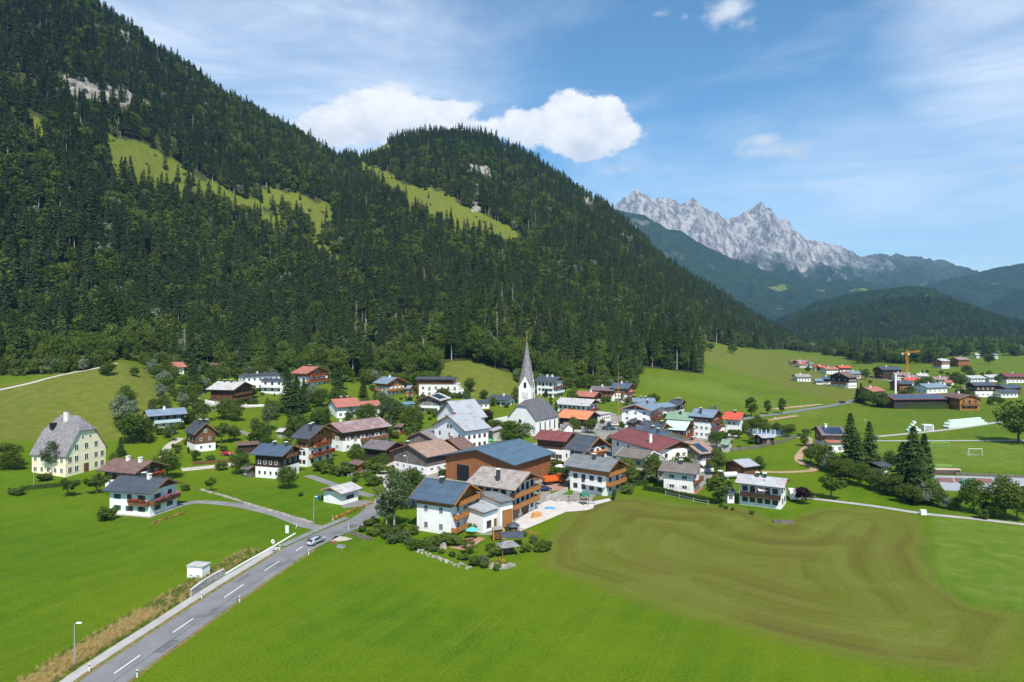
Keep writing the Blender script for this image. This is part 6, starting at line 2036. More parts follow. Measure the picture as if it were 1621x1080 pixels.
def place(key, px, py, H, wide=1.0, label=None, fr='x'):
    p = G(fr, px, py)
    kind = key.rstrip('0123456789')
    wide *= 1.2 if kind == 'spruce' else 1.0 if kind == 'bush' else 1.1
    if label is None:
        s_, d = nearest(p.x, p.y)
        ds = DESC[kind]
        if kind == 'bush':
            ds = ('low ' if H < 1.7 else 'tall ' if H > 2.9 else '') + {'0': 'dark green shrub', '1': 'pale green shrub', '2': 'greyish green shrub'}[key[-1]]
        label = fit('%s %s the %s' % (ds, 'beside' if d < 14 else 'near', s_))
    g = '%s in the village' % {'spruce': 'spruces', 'tallspruce': 'tall spruces', 'broad': 'broadleaf trees', 'light': 'pale trees', 'birch': 'birches', 'silver': 'willows', 'purple': 'purple trees', 'fruit': 'fruit trees', 'poplar': 'poplars', 'bush': 'shrubs', 'thuja': 'clipped conifers'}[kind]
    return tree(key, p.x, p.y, H, label, g, wide, name={'thuja': 'conifer_shrub', 'fruit': 'fruit_tree', 'poplar': 'poplar_tree'}.get(kind))


place('broad0', 207, 703, 11.5, 1.0, 'large leafy tree between the rectory and the grey-roofed slope house')
place('broad1', 226, 700, 9, .9)
place('silver0', 194, 668, 11, .95, 'silvery willow rising behind the large leafy tree on the meadow')
place('broad2', 200, 655, 11, .8, 'dark leafy tree behind the silvery willow')
place('birch0', 82, 753, 11, 1.05, 'slender young tree standing in front of the yellow rectory wall')
place('broad3', 14, 742, 8.5, .9, 'leafy tree on the meadow edge left of the rectory')
place('fruit0', 108, 786, 5.2, 1.0, 'spreading fruit tree on the lawn below the rectory')
place('fruit1', 153, 782, 5.6, 1.1, 'wide fruit tree on the lawn beside the reddish-brown farmhouse')
place('spruce1', 191, 722, 6.5, 1.2, 'small dark spruce beside the rectory')
place('light0', 265, 694, 4.5, 1.2)
place('broad2', 232, 702, 5.5, 1.0)
place('broad1', 319, 668, 8.5, 1.0, 'round leafy tree between the slope house and the steep-gabled chalet')
place('broad3', 302, 672, 6, .9)
place('birch1', 425, 682, 11, 1.15, 'airy birch standing alone on the meadow below the log chalet')
place('spruce0', 455, 652, 20, 1.15, 'tallest dark spruce in the clump below the red-roofed chalet')
place('spruce2', 469, 655, 17, 1.15, 'broad dark spruce next to the tallest one below the red-roofed chalet')
place('spruce3', 481, 652, 15, 1.1, 'third dark spruce of the clump below the red-roofed chalet')
place('spruce1', 459, 684, 9.5, 1.0, 'narrow small spruce behind the tall orange chalet')
place('spruce0', 473, 684, 9.5, 1.0, 'second small spruce behind the tall orange chalet')
place('spruce2', 537, 630, 16, 1.2, 'dense dark spruce on the lawn above the long red-tiled house')
place('light1', 536, 600, 19, .9, 'tall pale green tree at the forest edge behind the dense spruce')
place('spruce3', 575, 630, 11, 1.2, 'broad spruce left of the chalet with terraced garden')
place('spruce1', 306, 622, 18, 1.3, 'big bushy pine behind the log chalet drive')
place('broad0', 503, 678, 8, 1.2, 'wide leafy tree behind the rosy-roofed farmhouse')
place('light0', 516, 670, 7, 1.2)
place('broad1', 456, 774, 6.5, .95, 'round lollipop tree in front of the near-black chalet')
place('bush0', 349, 744, 3.2, 1.1, 'round dark bush beside the village lane')
place('fruit1', 333, 778, 4.0, .7, 'small young tree on the stony meadow edge')
place('birch0', 624, 840, 14.5, 1.15, 'tall birch beside the road in front of the dark blue roofed farmhouse')
place('birch1', 612, 842, 10, 1.0, 'smaller birch next to the tall roadside birch')
place('broad2', 655, 806, 10, .9, 'leafy tree behind the dark blue roofed farmhouse')
place('broad3', 817, 706, 10, 1.35, 'broad old linden in front of the church')
place('broad0', 806, 708, 8, 1.1)
place('purple1', 771, 672, 7.5, 1.2, 'dark copper-leaved tree beside the inn')
place('birch0', 739, 646, 10, .9, 'tall airy tree right of the stepped apartment house')
place('birch1', 619, 674, 14, 1.0, 'tall birch with white stem above the rosy-roofed farmhouse')
place('birch0', 608, 668, 10, 1.1)
place('broad1', 652, 668, 7, 1.1)
place('light1', 664, 672, 6, 1.2)
place('broad2', 893, 674, 7.5, 1.0, 'upright tree between the church chancel and the orange roof')
place('poplar0', 872, 648, 7, .7, 'narrow dark conifer-like tree behind the church nave')
place('poplar0', 880, 652, 6, .6, 'second narrow tree behind the church nave')
place('broad3', 935, 686, 6.5, 1.0, 'rounded tree at the edge of the church square')
place('broad0', 985, 682, 4.2, .8, 'small tree next to the maypole')
place('poplar0', 1136, 798, 8.2, 1.6, 'dense egg-shaped tree left of the rust-patched roof house')
place('purple0', 1273, 798, 4.4, 1.15, 'dark purple ball-shaped tree by the white trailer')
place('fruit0', 1316, 790, 6.4, 1.1, 'leaning fruit tree beside the field path')
place('poplar0', 1189, 660, 11, 1.3, 'tallest poplar of three by the upper road')
place('poplar0', 1215, 656, 8.3, 1.1, 'middle poplar of three by the upper road')
place('poplar0', 1238, 655, 9, 1.1, 'right-hand poplar of three by the upper road, next to the bank')
place('spruce0', 1346, 752, 19, 1.15, 'tall dark spruce in front of the solar-roofed farm building')
place('spruce1', 1358, 756, 13, 1.2, 'shorter spruce beside the tall one at the solar-roofed farm')
place('spruce2', 1376, 744, 15.5, 1.1, 'lone spruce right of the pair at the solar-roofed farm')
place('spruce3', 1446, 786, 19, 1.3, 'tallest spruce of the clump beside the playing field')
place('spruce0', 1463, 782, 16.5, 1.2, 'narrower spruce on the right of the playing field clump')
place('spruce1', 1429, 784, 14.5, 1.35, 'lower bushy spruce on the left of the playing field clump')
place('spruce2', 1455, 794, 12, 1.3, 'front spruce of the playing field clump')
place('broad0', 1612, 702, 17, 1.1, 'huge dark leafy tree casting shade at the edge of the playing field')
place('broad1', 1541, 812, 8.5, .85, 'dense dark tree below the sports court')
place('broad2', 1590, 822, 10, .85, 'tall leafy tree at the end of the sports court')
place('broad3', 1610, 824, 9, .9, 'lower leafy tree next to the tall one at the court end')
HEDGEROW = [(1283, 733, 7, 'broad0'), (1294, 738, 9, 'light0'), (1302, 742, 9.5, 'broad1'), (1312, 747, 7, 'silver0'), (1322, 750, 7, 'broad2'), (1333, 757, 7.5, 'broad3'), (1345, 764, 7, 'broad0'), (1362, 770, 8, 'broad1'), (1378, 772, 6.5, 'light0'),
            (1392, 778, 7, 'broad2'), (1404, 781, 6, 'silver0'), (1416, 786, 7.5, 'broad3'), (1432, 796, 6, 'broad0'), (1448, 800, 6, 'broad1'), (1466, 800, 7, 'silver0'), (1476, 800, 8.5, 'light1'), (1486, 803, 6, 'broad2'), (1500, 806, 4, 'silver0'), (1512, 808, 4, 'broad3'), (1562, 815, 4, 'broad1'), (1578, 822, 5, 'broad0'), (1556, 822, 3.2, 'bush0')]
for i, (x, y, H, k) in enumerate(HEDGEROW):
    place(k, x, y, H * .84, 1.0, {'broad': 'leafy tree in the dense stream-side row', 'light': 'pale green tree in the dense stream-side row', 'silver': 'silvery shrub-like willow in the dense stream-side row', 'bush': 'low shrub in the dense stream-side row'}[k.rstrip('0123456789')])
for i, (x, y, H, k) in enumerate([(1363, 638, 12, 'spruce0'), (1372, 640, 8, 'broad0'), (1383, 643, 8, 'broad1'), (1392, 645, 7, 'broad2'), (1399, 646, 9, 'light0'), (1406, 646, 6, 'broad3'), (1357, 637, 9, 'spruce2')]):
    place(k, x, y, H, 1.1, {'spruce': 'pointed conifer', 'broad': 'leafy tree', 'light': 'pale leafy tree'}[k.rstrip('0123456789')] + ' in the wayside clump beside the low hall')
for x, y, H, k in [(1458, 618, 9, 'broad0'), (1466, 616, 9, 'broad1'), (1484, 618, 8, 'spruce3'), (1512, 612, 11, 'broad2'), (1520, 614, 10, 'broad0'), (1530, 595, 10, 'broad1'), (1538, 598, 7, 'broad3'), (1555, 600, 6, 'light0'), (1566, 600, 8, 'light1'), (1579, 606, 6, 'broad2'), (1571, 640, 5.5, 'broad0'),
                   (1583, 642, 5, 'broad1'), (1567, 643, 4, 'broad2'), (1410, 598, 7, 'broad3'), (1402, 597, 6, 'broad0'), (1386, 592, 6, 'broad1'), (1460, 590, 4, 'spruce1'), (1468, 592, 4, 'broad2'), (1490, 594, 4.5, 'broad0'), (1500, 596, 4, 'broad1'), (1566, 577, 13, 'broad3'), (1370, 601, 9, 'broad2'),
                   (1279, 590, 6, 'broad0'), (1362, 590, 5, 'spruce2'), (1579, 620, 6, 'broad3'), (1440, 622, 5, 'bush0'), (1520, 626, 5, 'bush1'), (1532, 628, 5, 'broad0'), (1551, 625, 4, 'bush0'), (1377, 607, 3, 'bush0'), (1160, 560, 10, 'broad1'), (1125, 556, 9, 'broad0')]:
    place(k, x, y, H, 1.05)
# shrubs down the left meadow edge and round the gardens
for x, y, H, k in [(172, 595, 7, 'broad0'), (212, 596, 4.5, 'broad1'), (163, 592, 4, 'bush0'), (226, 578, 7, 'light0'), (234, 586, 7, 'broad2'), (243, 594, 8, 'silver0'), (250, 602, 8, 'broad0'), (258, 612, 8, 'silver0'), (266, 620, 7, 'broad3'), (273, 628, 6, 'light0'), (281, 636, 6, 'broad1'), (288, 642, 6, 'silver0'), (262, 598, 9, 'broad2'),
                   (276, 606, 9, 'light1'), (290, 616, 7, 'broad0'), (243, 650, 5, 'broad1'), (258, 648, 6, 'broad2'), (247, 662, 4.5, 'bush0'), (322, 620, 7.5, 'silver0'), (335, 612, 9, 'broad2'), (352, 606, 9, 'broad3'), (376, 606, 8, 'broad0'), (398, 596, 9, 'broad1'), (412, 592, 8, 'light0'), (430, 585, 9, 'broad2')]:
    place(k, x, y, H, 1.0)
GARD = [  # shrubs: frame, x, y, height, kind
    ('m', 100, 880, 2.8, 'bush0'), ('m', 160, 870, 2.6, 'bush0'), ('m', 60, 830, 2.5, 'bush2'), ('m', 270, 850, 2.8, 'bush1'), ('m', 350, 830, 3.0, 'bush0'), ('m', 430, 830, 3.4, 'bush1'), ('m', 480, 820, 3.4, 'bush0'), ('m', 550, 840, 2.8, 'bush1'), ('m', 240, 880, 2.2, 'bush0'), ('m', 300, 900, 1.6, 'bush2'),
    ('m', 400, 920, 1.3, 'bush1'), ('m', 510, 950, 1.4, 'bush0'), ('m', 690, 930, 3.4, 'fruit0'), ('m', 660, 990, 1.8, 'bush0'), ('m', 770, 1050, 2.6, 'bush0'), ('m', 850, 1060, 2.8, 'bush2'), ('m', 930, 900, 2.4, 'bush0'), ('m', 960, 960, 2.6, 'bush1'), ('m', 180, 840, 2.0, 'bush2'), ('m', 20, 760, 2.6, 'bush0'), ('m', 100, 720, 3.0, 'bush0'),
    ('3', 1190, 860, 2.8, 'bush0'), ('3', 1235, 850, 3.0, 'bush0'), ('3', 1090, 870, 2.4, 'bush1'), ('3', 1150, 800, 2.2, 'bush2'), ('3', 950, 720, 2.0, 'bush0'), ('3', 1010, 740, 1.6, 'bush0'), ('3', 1080, 750, 1.6, 'bush1'), ('3', 690, 730, 3.0, 'fruit1'), ('3', 780, 980, 2.0, 'bush0'), ('3', 720, 960, 2.4, 'bush0'), ('3', 880, 1000, 1.6, 'bush1'),
    ('3', 420, 860, 1.6, 'bush2'), ('3', 550, 900, 1.4, 'bush0'), ('3', 610, 920, 1.4, 'bush1'), ('3', 170, 780, 3.2, 'bush2'), ('3', 60, 750, 3.4, 'bush0'), ('3', 100, 800, 2.8, 'bush2'), ('3', 20, 720, 3.4, 'bush0'), ('3', 150, 730, 3.0, 'bush0'),
    ('c', 380, 860, 4.0, 'bush0'), ('c', 450, 890, 3.2, 'bush1'), ('c', 560, 900, 3.0, 'bush0'), ('c', 660, 930, 3.4, 'bush1'), ('c', 740, 900, 3.2, 'bush0'), ('c', 950, 860, 3.6, 'bush1'), ('c', 1030, 840, 4.5, 'bush0'), ('c', 1130, 900, 3.5, 'bush1'), ('c', 870, 660, 4.2, 'thuja0'), ('c', 1050, 1050, 3.4, 'bush0'), ('c', 1140, 1020, 2.4, 'bush2'),
    ('c', 1300, 1060, 4.2, 'light0'), ('c', 1440, 1060, 5.0, 'birch1'), ('c', 1560, 1060, 5.5, 'broad0'), ('c', 850, 950, 2.2, 'bush1'), ('c', 500, 780, 2.6, 'bush0'), ('c', 350, 700, 3.6, 'bush0'), ('c', 820, 1000, 1.6, 'bush2'), ('c', 980, 940, 2.0, 'bush1'), ('c', 700, 820, 2.2, 'bush2'),
    ('2', 390, 720, 4.0, 'broad1'), ('2', 100, 640, 3.6, 'broad2'), ('2', 245, 475, 3.2, 'bush0'), ('2', 480, 500, 3.0, 'bush0'), ('2', 600, 530, 4, 'broad0'), ('2', 590, 560, 3, 'bush1'), ('2', 20, 470, 3.0, 'bush0'), ('2', 180, 640, 2.0, 'bush1'), ('2', 330, 600, 2.0, 'bush0'), ('2', 660, 830, 1.2, 'bush2'), ('2', 700, 560, 4, 'bush0'),
    ('1', 50, 820, 2.0, 'thuja0'), ('1', 75, 822, 2.0, 'bush0'), ('1', 100, 825, 2.2, 'bush0'), ('1', 570, 955, 3.4, 'bush0'), ('1', 120, 800, 1.5, 'bush0'), ('1', 230, 750, 2.6, 'bush0'), ('1', 260, 745, 2.4, 'bush0'), ('1', 680, 720, 3, 'bush1'), ('1', 990, 800, 2, 'bush0'), ('1', 20, 690, 4, 'broad1'), ('1', 90, 690, 4.5, 'broad2'), ('1', 930, 500, 4, 'light1'), ('1', 850, 500, 3, 'bush0'),
    ('b', 460, 620, 3.0, 'bush1'), ('b', 560, 720, 3.2, 'bush1'), ('b', 640, 820, 4.2, 'broad1'), ('b', 720, 860, 4.4, 'broad0'), ('b', 760, 930, 4.2, 'light0'), ('b', 840, 920, 3.8, 'broad2'), ('b', 560, 900, 3.4, 'bush1'), ('b', 460, 980, 3.0, 'bush0'), ('b', 680, 960, 3, 'bush1'), ('b', 540, 1010, 3, 'bush0'), ('b', 860, 760, 2.6, 'bush0'), ('b', 1035, 740, 3.4, 'light1'), ('b', 980, 770, 1.6, 'bush0'),
    ('b', 60, 740, 4, 'broad1'), ('b', 240, 730, 4.4, 'light0'), ('b', 780, 760, 6, 'broad0'), ('b', 700, 720, 5, 'broad3'), ('b', 850, 400, 3, 'bush1'), ('b', 1240, 470, 2.2, 'bush1'), ('b', 800, 400, 3.2, 'bush1'), ('b', 330, 500, 2.6, 'bush0'), ('b', 300, 490, 3, 'bush0'), ('b', 740, 290, 4, 'broad0'), ('b', 410, 530, 2.4, 'bush1'),
    ('d', 120, 520, 3.2, 'bush0'), ('d', 500, 530, 2.4, 'bush0'), ('d', 350, 860, 2.4, 'bush0'), ('d', 380, 840, 2.6, 'bush1'), ('d', 1240, 330, 4, 'broad0'), ('d', 1330, 370, 3, 'bush1'), ('d', 1010, 400, 4.5, 'thuja0'), ('d', 60, 540, 4, 'broad1'),
    ('e', 380, 530, 3.6, 'broad0'), ('e', 460, 500, 3.4, 'bush0'), ('e', 680, 500, 5.4, 'broad1'), ('e', 780, 560, 4, 'broad2'), ('e', 360, 870, 1.4, 'bush1'), ('e', 150, 960, 4.4, 'broad1'), ('e', 1480, 800, 3, 'bush0'),
    ('f', 120, 610, 3.6, 'broad0'), ('f', 480, 980, 4.4, 'broad1'), ('f', 560, 960, 3.4, 'bush0'), ('f', 420, 1020, 3.0, 'bush0'), ('f', 1150, 900, 3.0, 'bush0'), ('f', 1290, 900, 3.6, 'fruit0'), ('f', 1390, 900, 3.6, 'fruit1'), ('f', 1480, 800, 5.0, 'broad2'), ('f', 1060, 900, 2.2, 'bush1'), ('f', 950, 900, 2.2, 'bush0'), ('f', 1240, 770, 2, 'bush1'),
    ('h', 540, 300, 4.0, 'bush0'), ('h', 590, 310, 4.6, 'broad0'), ('h', 640, 300, 6.0, 'light0'), ('h', 690, 290, 4.0, 'bush1'), ('h', 740, 390, 5.4, 'broad1'), ('h', 885, 390, 5.0, 'broad2'), ('h', 1035, 420, 5.6, 'broad3'), ('h', 460, 370, 5.0, 'broad0'), ('h', 320, 430, 3.2, 'fruit0'), ('h', 400, 440, 3.4, 'fruit1'), ('h', 210, 450, 3.0, 'bush0'), ('h', 600, 480, 2.4, 'bush2'), ('h', 560, 510, 2.4, 'bush0'), ('h', 410, 580, 1.6, 'bush1'), ('h', 1170, 420, 1.8, 'bush0'), ('h', 1270, 400, 3.0, 'bush2'),
    ('h', 600, 870, 4.2, 'light0'), ('h', 545, 890, 3.0, 'bush0'), ('h', 480, 900, 2.2, 'bush1'), ('6', 445, 760, 2.2, 'thuja0'), ('6', 545, 915, 1.0, 'bush0'), ('6', 630, 935, .9, 'bush0'), ('6', 580, 925, .9, 'bush0'), ('6', 765, 965, 1.1, 'bush2'), ('6', 600, 770, 2, 'bush0'),
    ('g', 1390, 800, 2.6, 'thuja0'), ('g', 1150, 820, 4.6, 'broad0'), ('g', 1200, 880, 3.0, 'bush0'), ('g', 1310, 900, 3.0, 'bush1'), ('g', 1260, 860, 2.8, 'bush0'), ('g', 270, 740, 3.0, 'bush0'), ('g', 240, 720, 3, 'bush0'), ('g', 840, 165, 2.0, 'bush1'), ('n', 230, 950, 1.4, 'bush0'), ('n', 840, 190, 3.2, 'bush0'), ('n', 900, 240, 2.6, 'bush0'),
    ('p', 1150, 430, 2.0, 'bush0'), ('p', 1230, 420, 2.8, 'bush0'), ('p', 1080, 500, 2.0, 'bush0'), ('p', 1300, 480, 2.6, 'bush2'), ('p', 1250, 560, 2.2, 'bush1'), ('p', 1420, 600, 2.4, 'bush2'), ('p', 1500, 640, 2.4, 'bush0'), ('p', 1600, 640, 2.4, 'bush0'), ('p', 1370, 540, 2.6, 'bush0'), ('p', 1180, 540, 1.6, 'bush2'),
]
for fr, x, y, H, k in GARD:
    place(k, x, y, H * (.78 if fr in 'm3p' else 1), 1.0 + .25 * rnd.random(), None, fr)
rg_ = random.Random(21)


def free(x, y, m):
    if any((x - a) ** 2 + (y - b) ** 2 < (r_ * .92 + m) ** 2 for a, b, r_ in FOOTPR) or any((x - q.x) ** 2 + (y - q.y) ** 2 < 30 for q in RP[::2]):
        return False
    return all((x - a) ** 2 + (y - b) ** 2 > (r_ * .5 + m * .6) ** 2 for a, b, r_ in TREES)


nb_t = nb_b = 0
for a_, b_, r_ in list(FOOTPR):
    if b_ > 400 or b_ < 175:
        continue
    for k in range(9):
        t = rg_.random() * 6.283
        x, y = a_ + (r_ + 1.5 + 3 * rg_.random()) * math.cos(t), b_ + (r_ + 1.5 + 3 * rg_.random()) * math.sin(t)
        px, py = proj(x, y, Tz(x, y))
        tall = math.sin(t) > 0.25 and rg_.random() < .55
        if not free(x, y, 2.2 if tall else 1.0) or (inpoly(np.array([px]), np.array([py]), CORE)[0] and rg_.random() < .6):
            continue
        if tall and nb_t < 95:
            place(rg_.choice(['broad0', 'broad1', 'broad2', 'broad3', 'light0', 'light1', 'birch1', 'fruit0', 'spruce1']), px, py, 4.5 + 4.5 * rg_.random(), .9 + .2 * rg_.random())
            nb_t += 1
        elif nb_b < 110:
            place(rg_.choice(['bush0', 'bush1', 'bush2', 'bush0', 'thuja0']), px, py, 1.4 + 1.8 * rg_.random(), 1.1)
            nb_b += 1
k = 0
while k < 62:
    px, py = (250 + 450 * rg_.random(), 618 + 85 * rg_.random()) if rg_.random() < .62 else (880 + 300 * rg_.random(), 612 + 90 * rg_.random())
    k += 1
    p = G('x', px, py)
    if free(p.x, p.y, 2.4) and not inpoly(np.array([px]), np.array([py]), CORE)[0] and not (1010 < px and py < 655):
        place(rg_.choice(['broad0', 'broad1', 'broad2', 'broad3', 'light1', 'birch0', 'spruce0', 'silver0']), px, py, 5 + 5 * rg_.random(), .95)
# young growth in front of the forest foot
sp2, si2 = [], []
for k in range(1500):
    px = -20 + 1125 * rs.rand()
    Y = np.interp(px, FOOT[:, 0], FOOT[:, 1]) - 16 * rs.rand() ** 1.6 + 3
    x = (px - CX) * Y / FPX
    if 700 < px < 815 or px > 1008 or (px < 190 and Y < np.interp(px, FOOT[:, 0], FOOT[:, 1]) - 5) or not free(x, Y, 1.0):
        continue
    sp2.append((x, Y, terrain_z(x, Y)))
    si2.append(rs.choice([10, 10, 10, 6, 8, 7, 11]))
s2 = np.where(np.array(si2) == 10, .6 + .8 * rs.rand(len(si2)), .3 + .3 * rs.rand(len(si2)))
scatter('forest_edge_scrub', np.array(sp2), si2, np.stack([0 * s2, 0 * s2, rs.rand(len(si2)) * 6.28], -1), np.stack([s2, s2, s2], -1), 'ragged young shrubs and saplings along the foot of the forest', 'scrub')
for i, (x, y) in enumerate([(268, 445), (300, 458), (332, 470), (370, 485), (402, 497), (432, 505)]):
    place('thuja0', x, y, 2.6, .9, 'clipped conical conifer in the row below the chalet with terraced garden', 'b')


def hedge(label, pts, w, h, short):
    """a clipped hedge: one leafy band following the ground"""
    P = resample(pts, 0.6)
    r = np.random.RandomState(5)
    V = []
    for p in P:
        for k in range(46):
            q = np.array([p.x + (r.rand() - .5) * w * 1.1, p.y + (r.rand() - .5) * w * 1.1, terrain_z(p.x, p.y) + h * r.rand() ** .7])
            a, b = r.randn(3), r.randn(3)
            a /= np.linalg.norm(a)
            b -= a * a.dot(b)
            b /= np.linalg.norm(b)
            V += [q + a * .16, q + b * .12, q - a * .16, q - b * .12]
    o = bpy.data.objects.new('hedge', None)
    c = Vector((P[0].x, P[0].y, terrain_z(P[0].x, P[0].y)))
    COL.objects.link(o)
    o.location = c
    me = from_np('foliage', np.array(V) - np.array(c), np.arange(len(V)).reshape(-1, 4))
    mesh_obj('foliage', me, o, M['lf_green'])
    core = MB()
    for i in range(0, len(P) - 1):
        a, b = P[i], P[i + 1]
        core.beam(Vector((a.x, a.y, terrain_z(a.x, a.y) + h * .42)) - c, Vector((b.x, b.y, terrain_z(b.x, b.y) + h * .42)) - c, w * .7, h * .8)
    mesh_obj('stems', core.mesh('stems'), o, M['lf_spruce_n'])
    tag(o, label, 'hedge')


hedge('long clipped hedge along the mown field below the taupe-roofed house', gp('6', (0, 792), (120, 812), (240, 838), (350, 860), (445, 882)), 1.0, 1.5, '')
hedge('short thick hedge between the parasol terrace and the drive', gp('g', (1175, 950), (1300, 965), (1420, 940), (1500, 905)), 1.1, 1.5, '')
hedge('long dark clipped hedge in front of the low hall', gp('j', (60, 785), (340, 790), (640, 788)), 2.0, 2.6, '')
hedge('garden hedge below the yellow rectory', gp('1', (120, 800), (200, 790), (300, 780), (420, 765)), 1.0, 1.2, '')

# dry grass on the road bank, taller grass at field edges
tp_, ti, ts = [], [], []
FPRO.objects.link(bpy.data.objects.new('forest_tree_%02d' % fi, None)) if False else None


def grass_tuft(name, leaf, n, hgt, seed):
    r = np.random.RandomState(seed)
    V = []
    for k in range(n):
        a = r.rand() * 6.28
        p = np.array([r.randn() * .16, r.randn() * .16, 0])
        d = np.array([math.cos(a), math.sin(a), 0])
        s_ = np.array([-d[1], d[0], 0]) * .022
        L = hgt * (.6 + .6 * r.rand())
        tip = p + d * L * (.2 + .5 * r.rand()) + [0, 0, L]
        V += [p - s_, p + s_, tip]
    me = from_np(name, V, np.arange(len(V)).reshape(-1, 3))
    me.materials.append(M[leaf])
    return me


TUFT = bpy.data.collections.new('tuft_models')
for i, (lf, h_) in enumerate((('lf_dry', .8), ('lf_dry', 1.05), ('lf_grass', .7), ('lf_grass', .4))):
    TUFT.objects.link(bpy.data.objects.new('tuft_%02d' % i, grass_tuft('tuft', lf, 40, h_, i)))
SC2 = scatter_group('scatter_tufts')
for nd in SC2.nodes:
    if nd.bl_idname == 'GeometryNodeCollectionInfo':
        nd.inputs[0].default_value = TUFT


def scatter_tufts(name, P, idx, s_, label):
    n = len(P)
    o = scatter(name, np.array(P), idx, np.stack([rs.randn(n) * .1, rs.randn(n) * .1, rs.rand(n) * 6.28], -1), np.stack([s_, s_, s_], -1), label, 'grass')
    o.modifiers[0].node_group = SC2
    return o


def along(P, lo, hi, n, t0=0, t1=1):
    out = []
    for k in range(n):
        t = (t0 + (t1 - t0) * rs.rand()) * (len(P) - 1.001)
        i = int(t)
        p = P[i].lerp(P[i + 1], t - i)
        d = (P[i + 1] - P[i]).normalized()
        q = p + Vector((-d.y, d.x)) * (lo + (hi - lo) * rs.rand())
        out.append((q.x, q.y, terrain_z(q.x, q.y)))
    return out


seg = resample(ROADC[:8], 2.5)
P1 = along(seg, 6.4, 9.8, 2600, 0.02, 0.50)
scatter_tufts('dry_grass', P1, rs.choice([0, 1, 2], len(P1), p=[.5, .36, .14]), .35 + .42 * rs.rand(len(P1)), 'tall dry straw-coloured grass on the bank beside the footpath')
P2 = along(seg, 6.6, 10.5, 1100, 0.50, 0.95) + along(seg, 5.7, 6.5, 300, 0, .6) + along(seg, 9.5, 11.0, 500, 0, .5)
scatter_tufts('rough_grass', P2, rs.choice([0, 2, 3], len(P2), p=[.18, .37, .45]), .4 + .6 * rs.rand(len(P2)), 'rough green grass along the edges of the main road')

# ================================================================ street furniture, vehicles and small things
def thing(name, label, cat, p, rz=0.0, group=None):
    o = empty(name, (p.x, p.y, terrain_z(p.x, p.y)), rz)
    tag(o, label, cat, group)
    return o


def roaddir(p):
    i = min(range(len(RP) - 1), key=lambda k: (RP[k] - Vector((p.x, p.y))).length)
    d = (RP[i + 1] - RP[i])
    return math.atan2(d.y, d.x)


# --- cars
def car_body(L, W_, H, kind):
    """lofted body: stations along the length, each with sill, belt and roof widths"""
    if kind == 'wagon':
        st = [(-.5, .30, .62, .62, .78), (-.485, .22, .92, .93, .88), (-.40, .2, .98, 1.28, .97), (-.25, .2, .97, 1.42, 1.0), (.02, .2, .95, 1.45, 1.0), (.14, .2, .94, 1.36, 1.0), (.26, .2, .92, .97, 1.0), (.44, .24, .76, .78, .94), (.5, .32, .58, .58, .76)]
    else:
        st = [(-.5, .30, .70, .70, .78), (-.48, .22, .98, .99, .9), (-.40, .2, 1.0, 1.38, .98), (-.22, .2, .98, 1.5, 1.0), (.05, .2, .96, 1.5, 1.0), (.15, .2, .95, 1.35, 1.0), (.28, .2, .93, .98, 1.0), (.45, .24, .78, .80, .93), (.5, .32, .6, .6, .76)]
    V, F = [], []
    k = H / 1.47
    for x, sill, belt, roof, w in st:
        hw = W_ / 2 * w
        rw = hw * (.74 if roof > belt + .15 else .93)
        for y, z in ((-hw * .92, sill), (-hw, .5 * (sill + belt)), (-hw * .96, belt), (-rw, roof), (rw, roof), (hw * .96, belt), (hw, .5 * (sill + belt)), (hw * .92, sill)):
            V.append((x * L, y, z * k))
    n = 8
    for i in range(len(st) - 1):
        for j in range(n):
            F.append((i * n + j, i * n + (j + 1) % n, (i + 1) * n + (j + 1) % n, (i + 1) * n + j))
    F.append(tuple(range(n)))
    F.append(tuple((len(st) - 1) * n + j for j in range(n))[::-1])
    mb = MB()
    mb.v, mb.f = V, F
    return mb, st, k


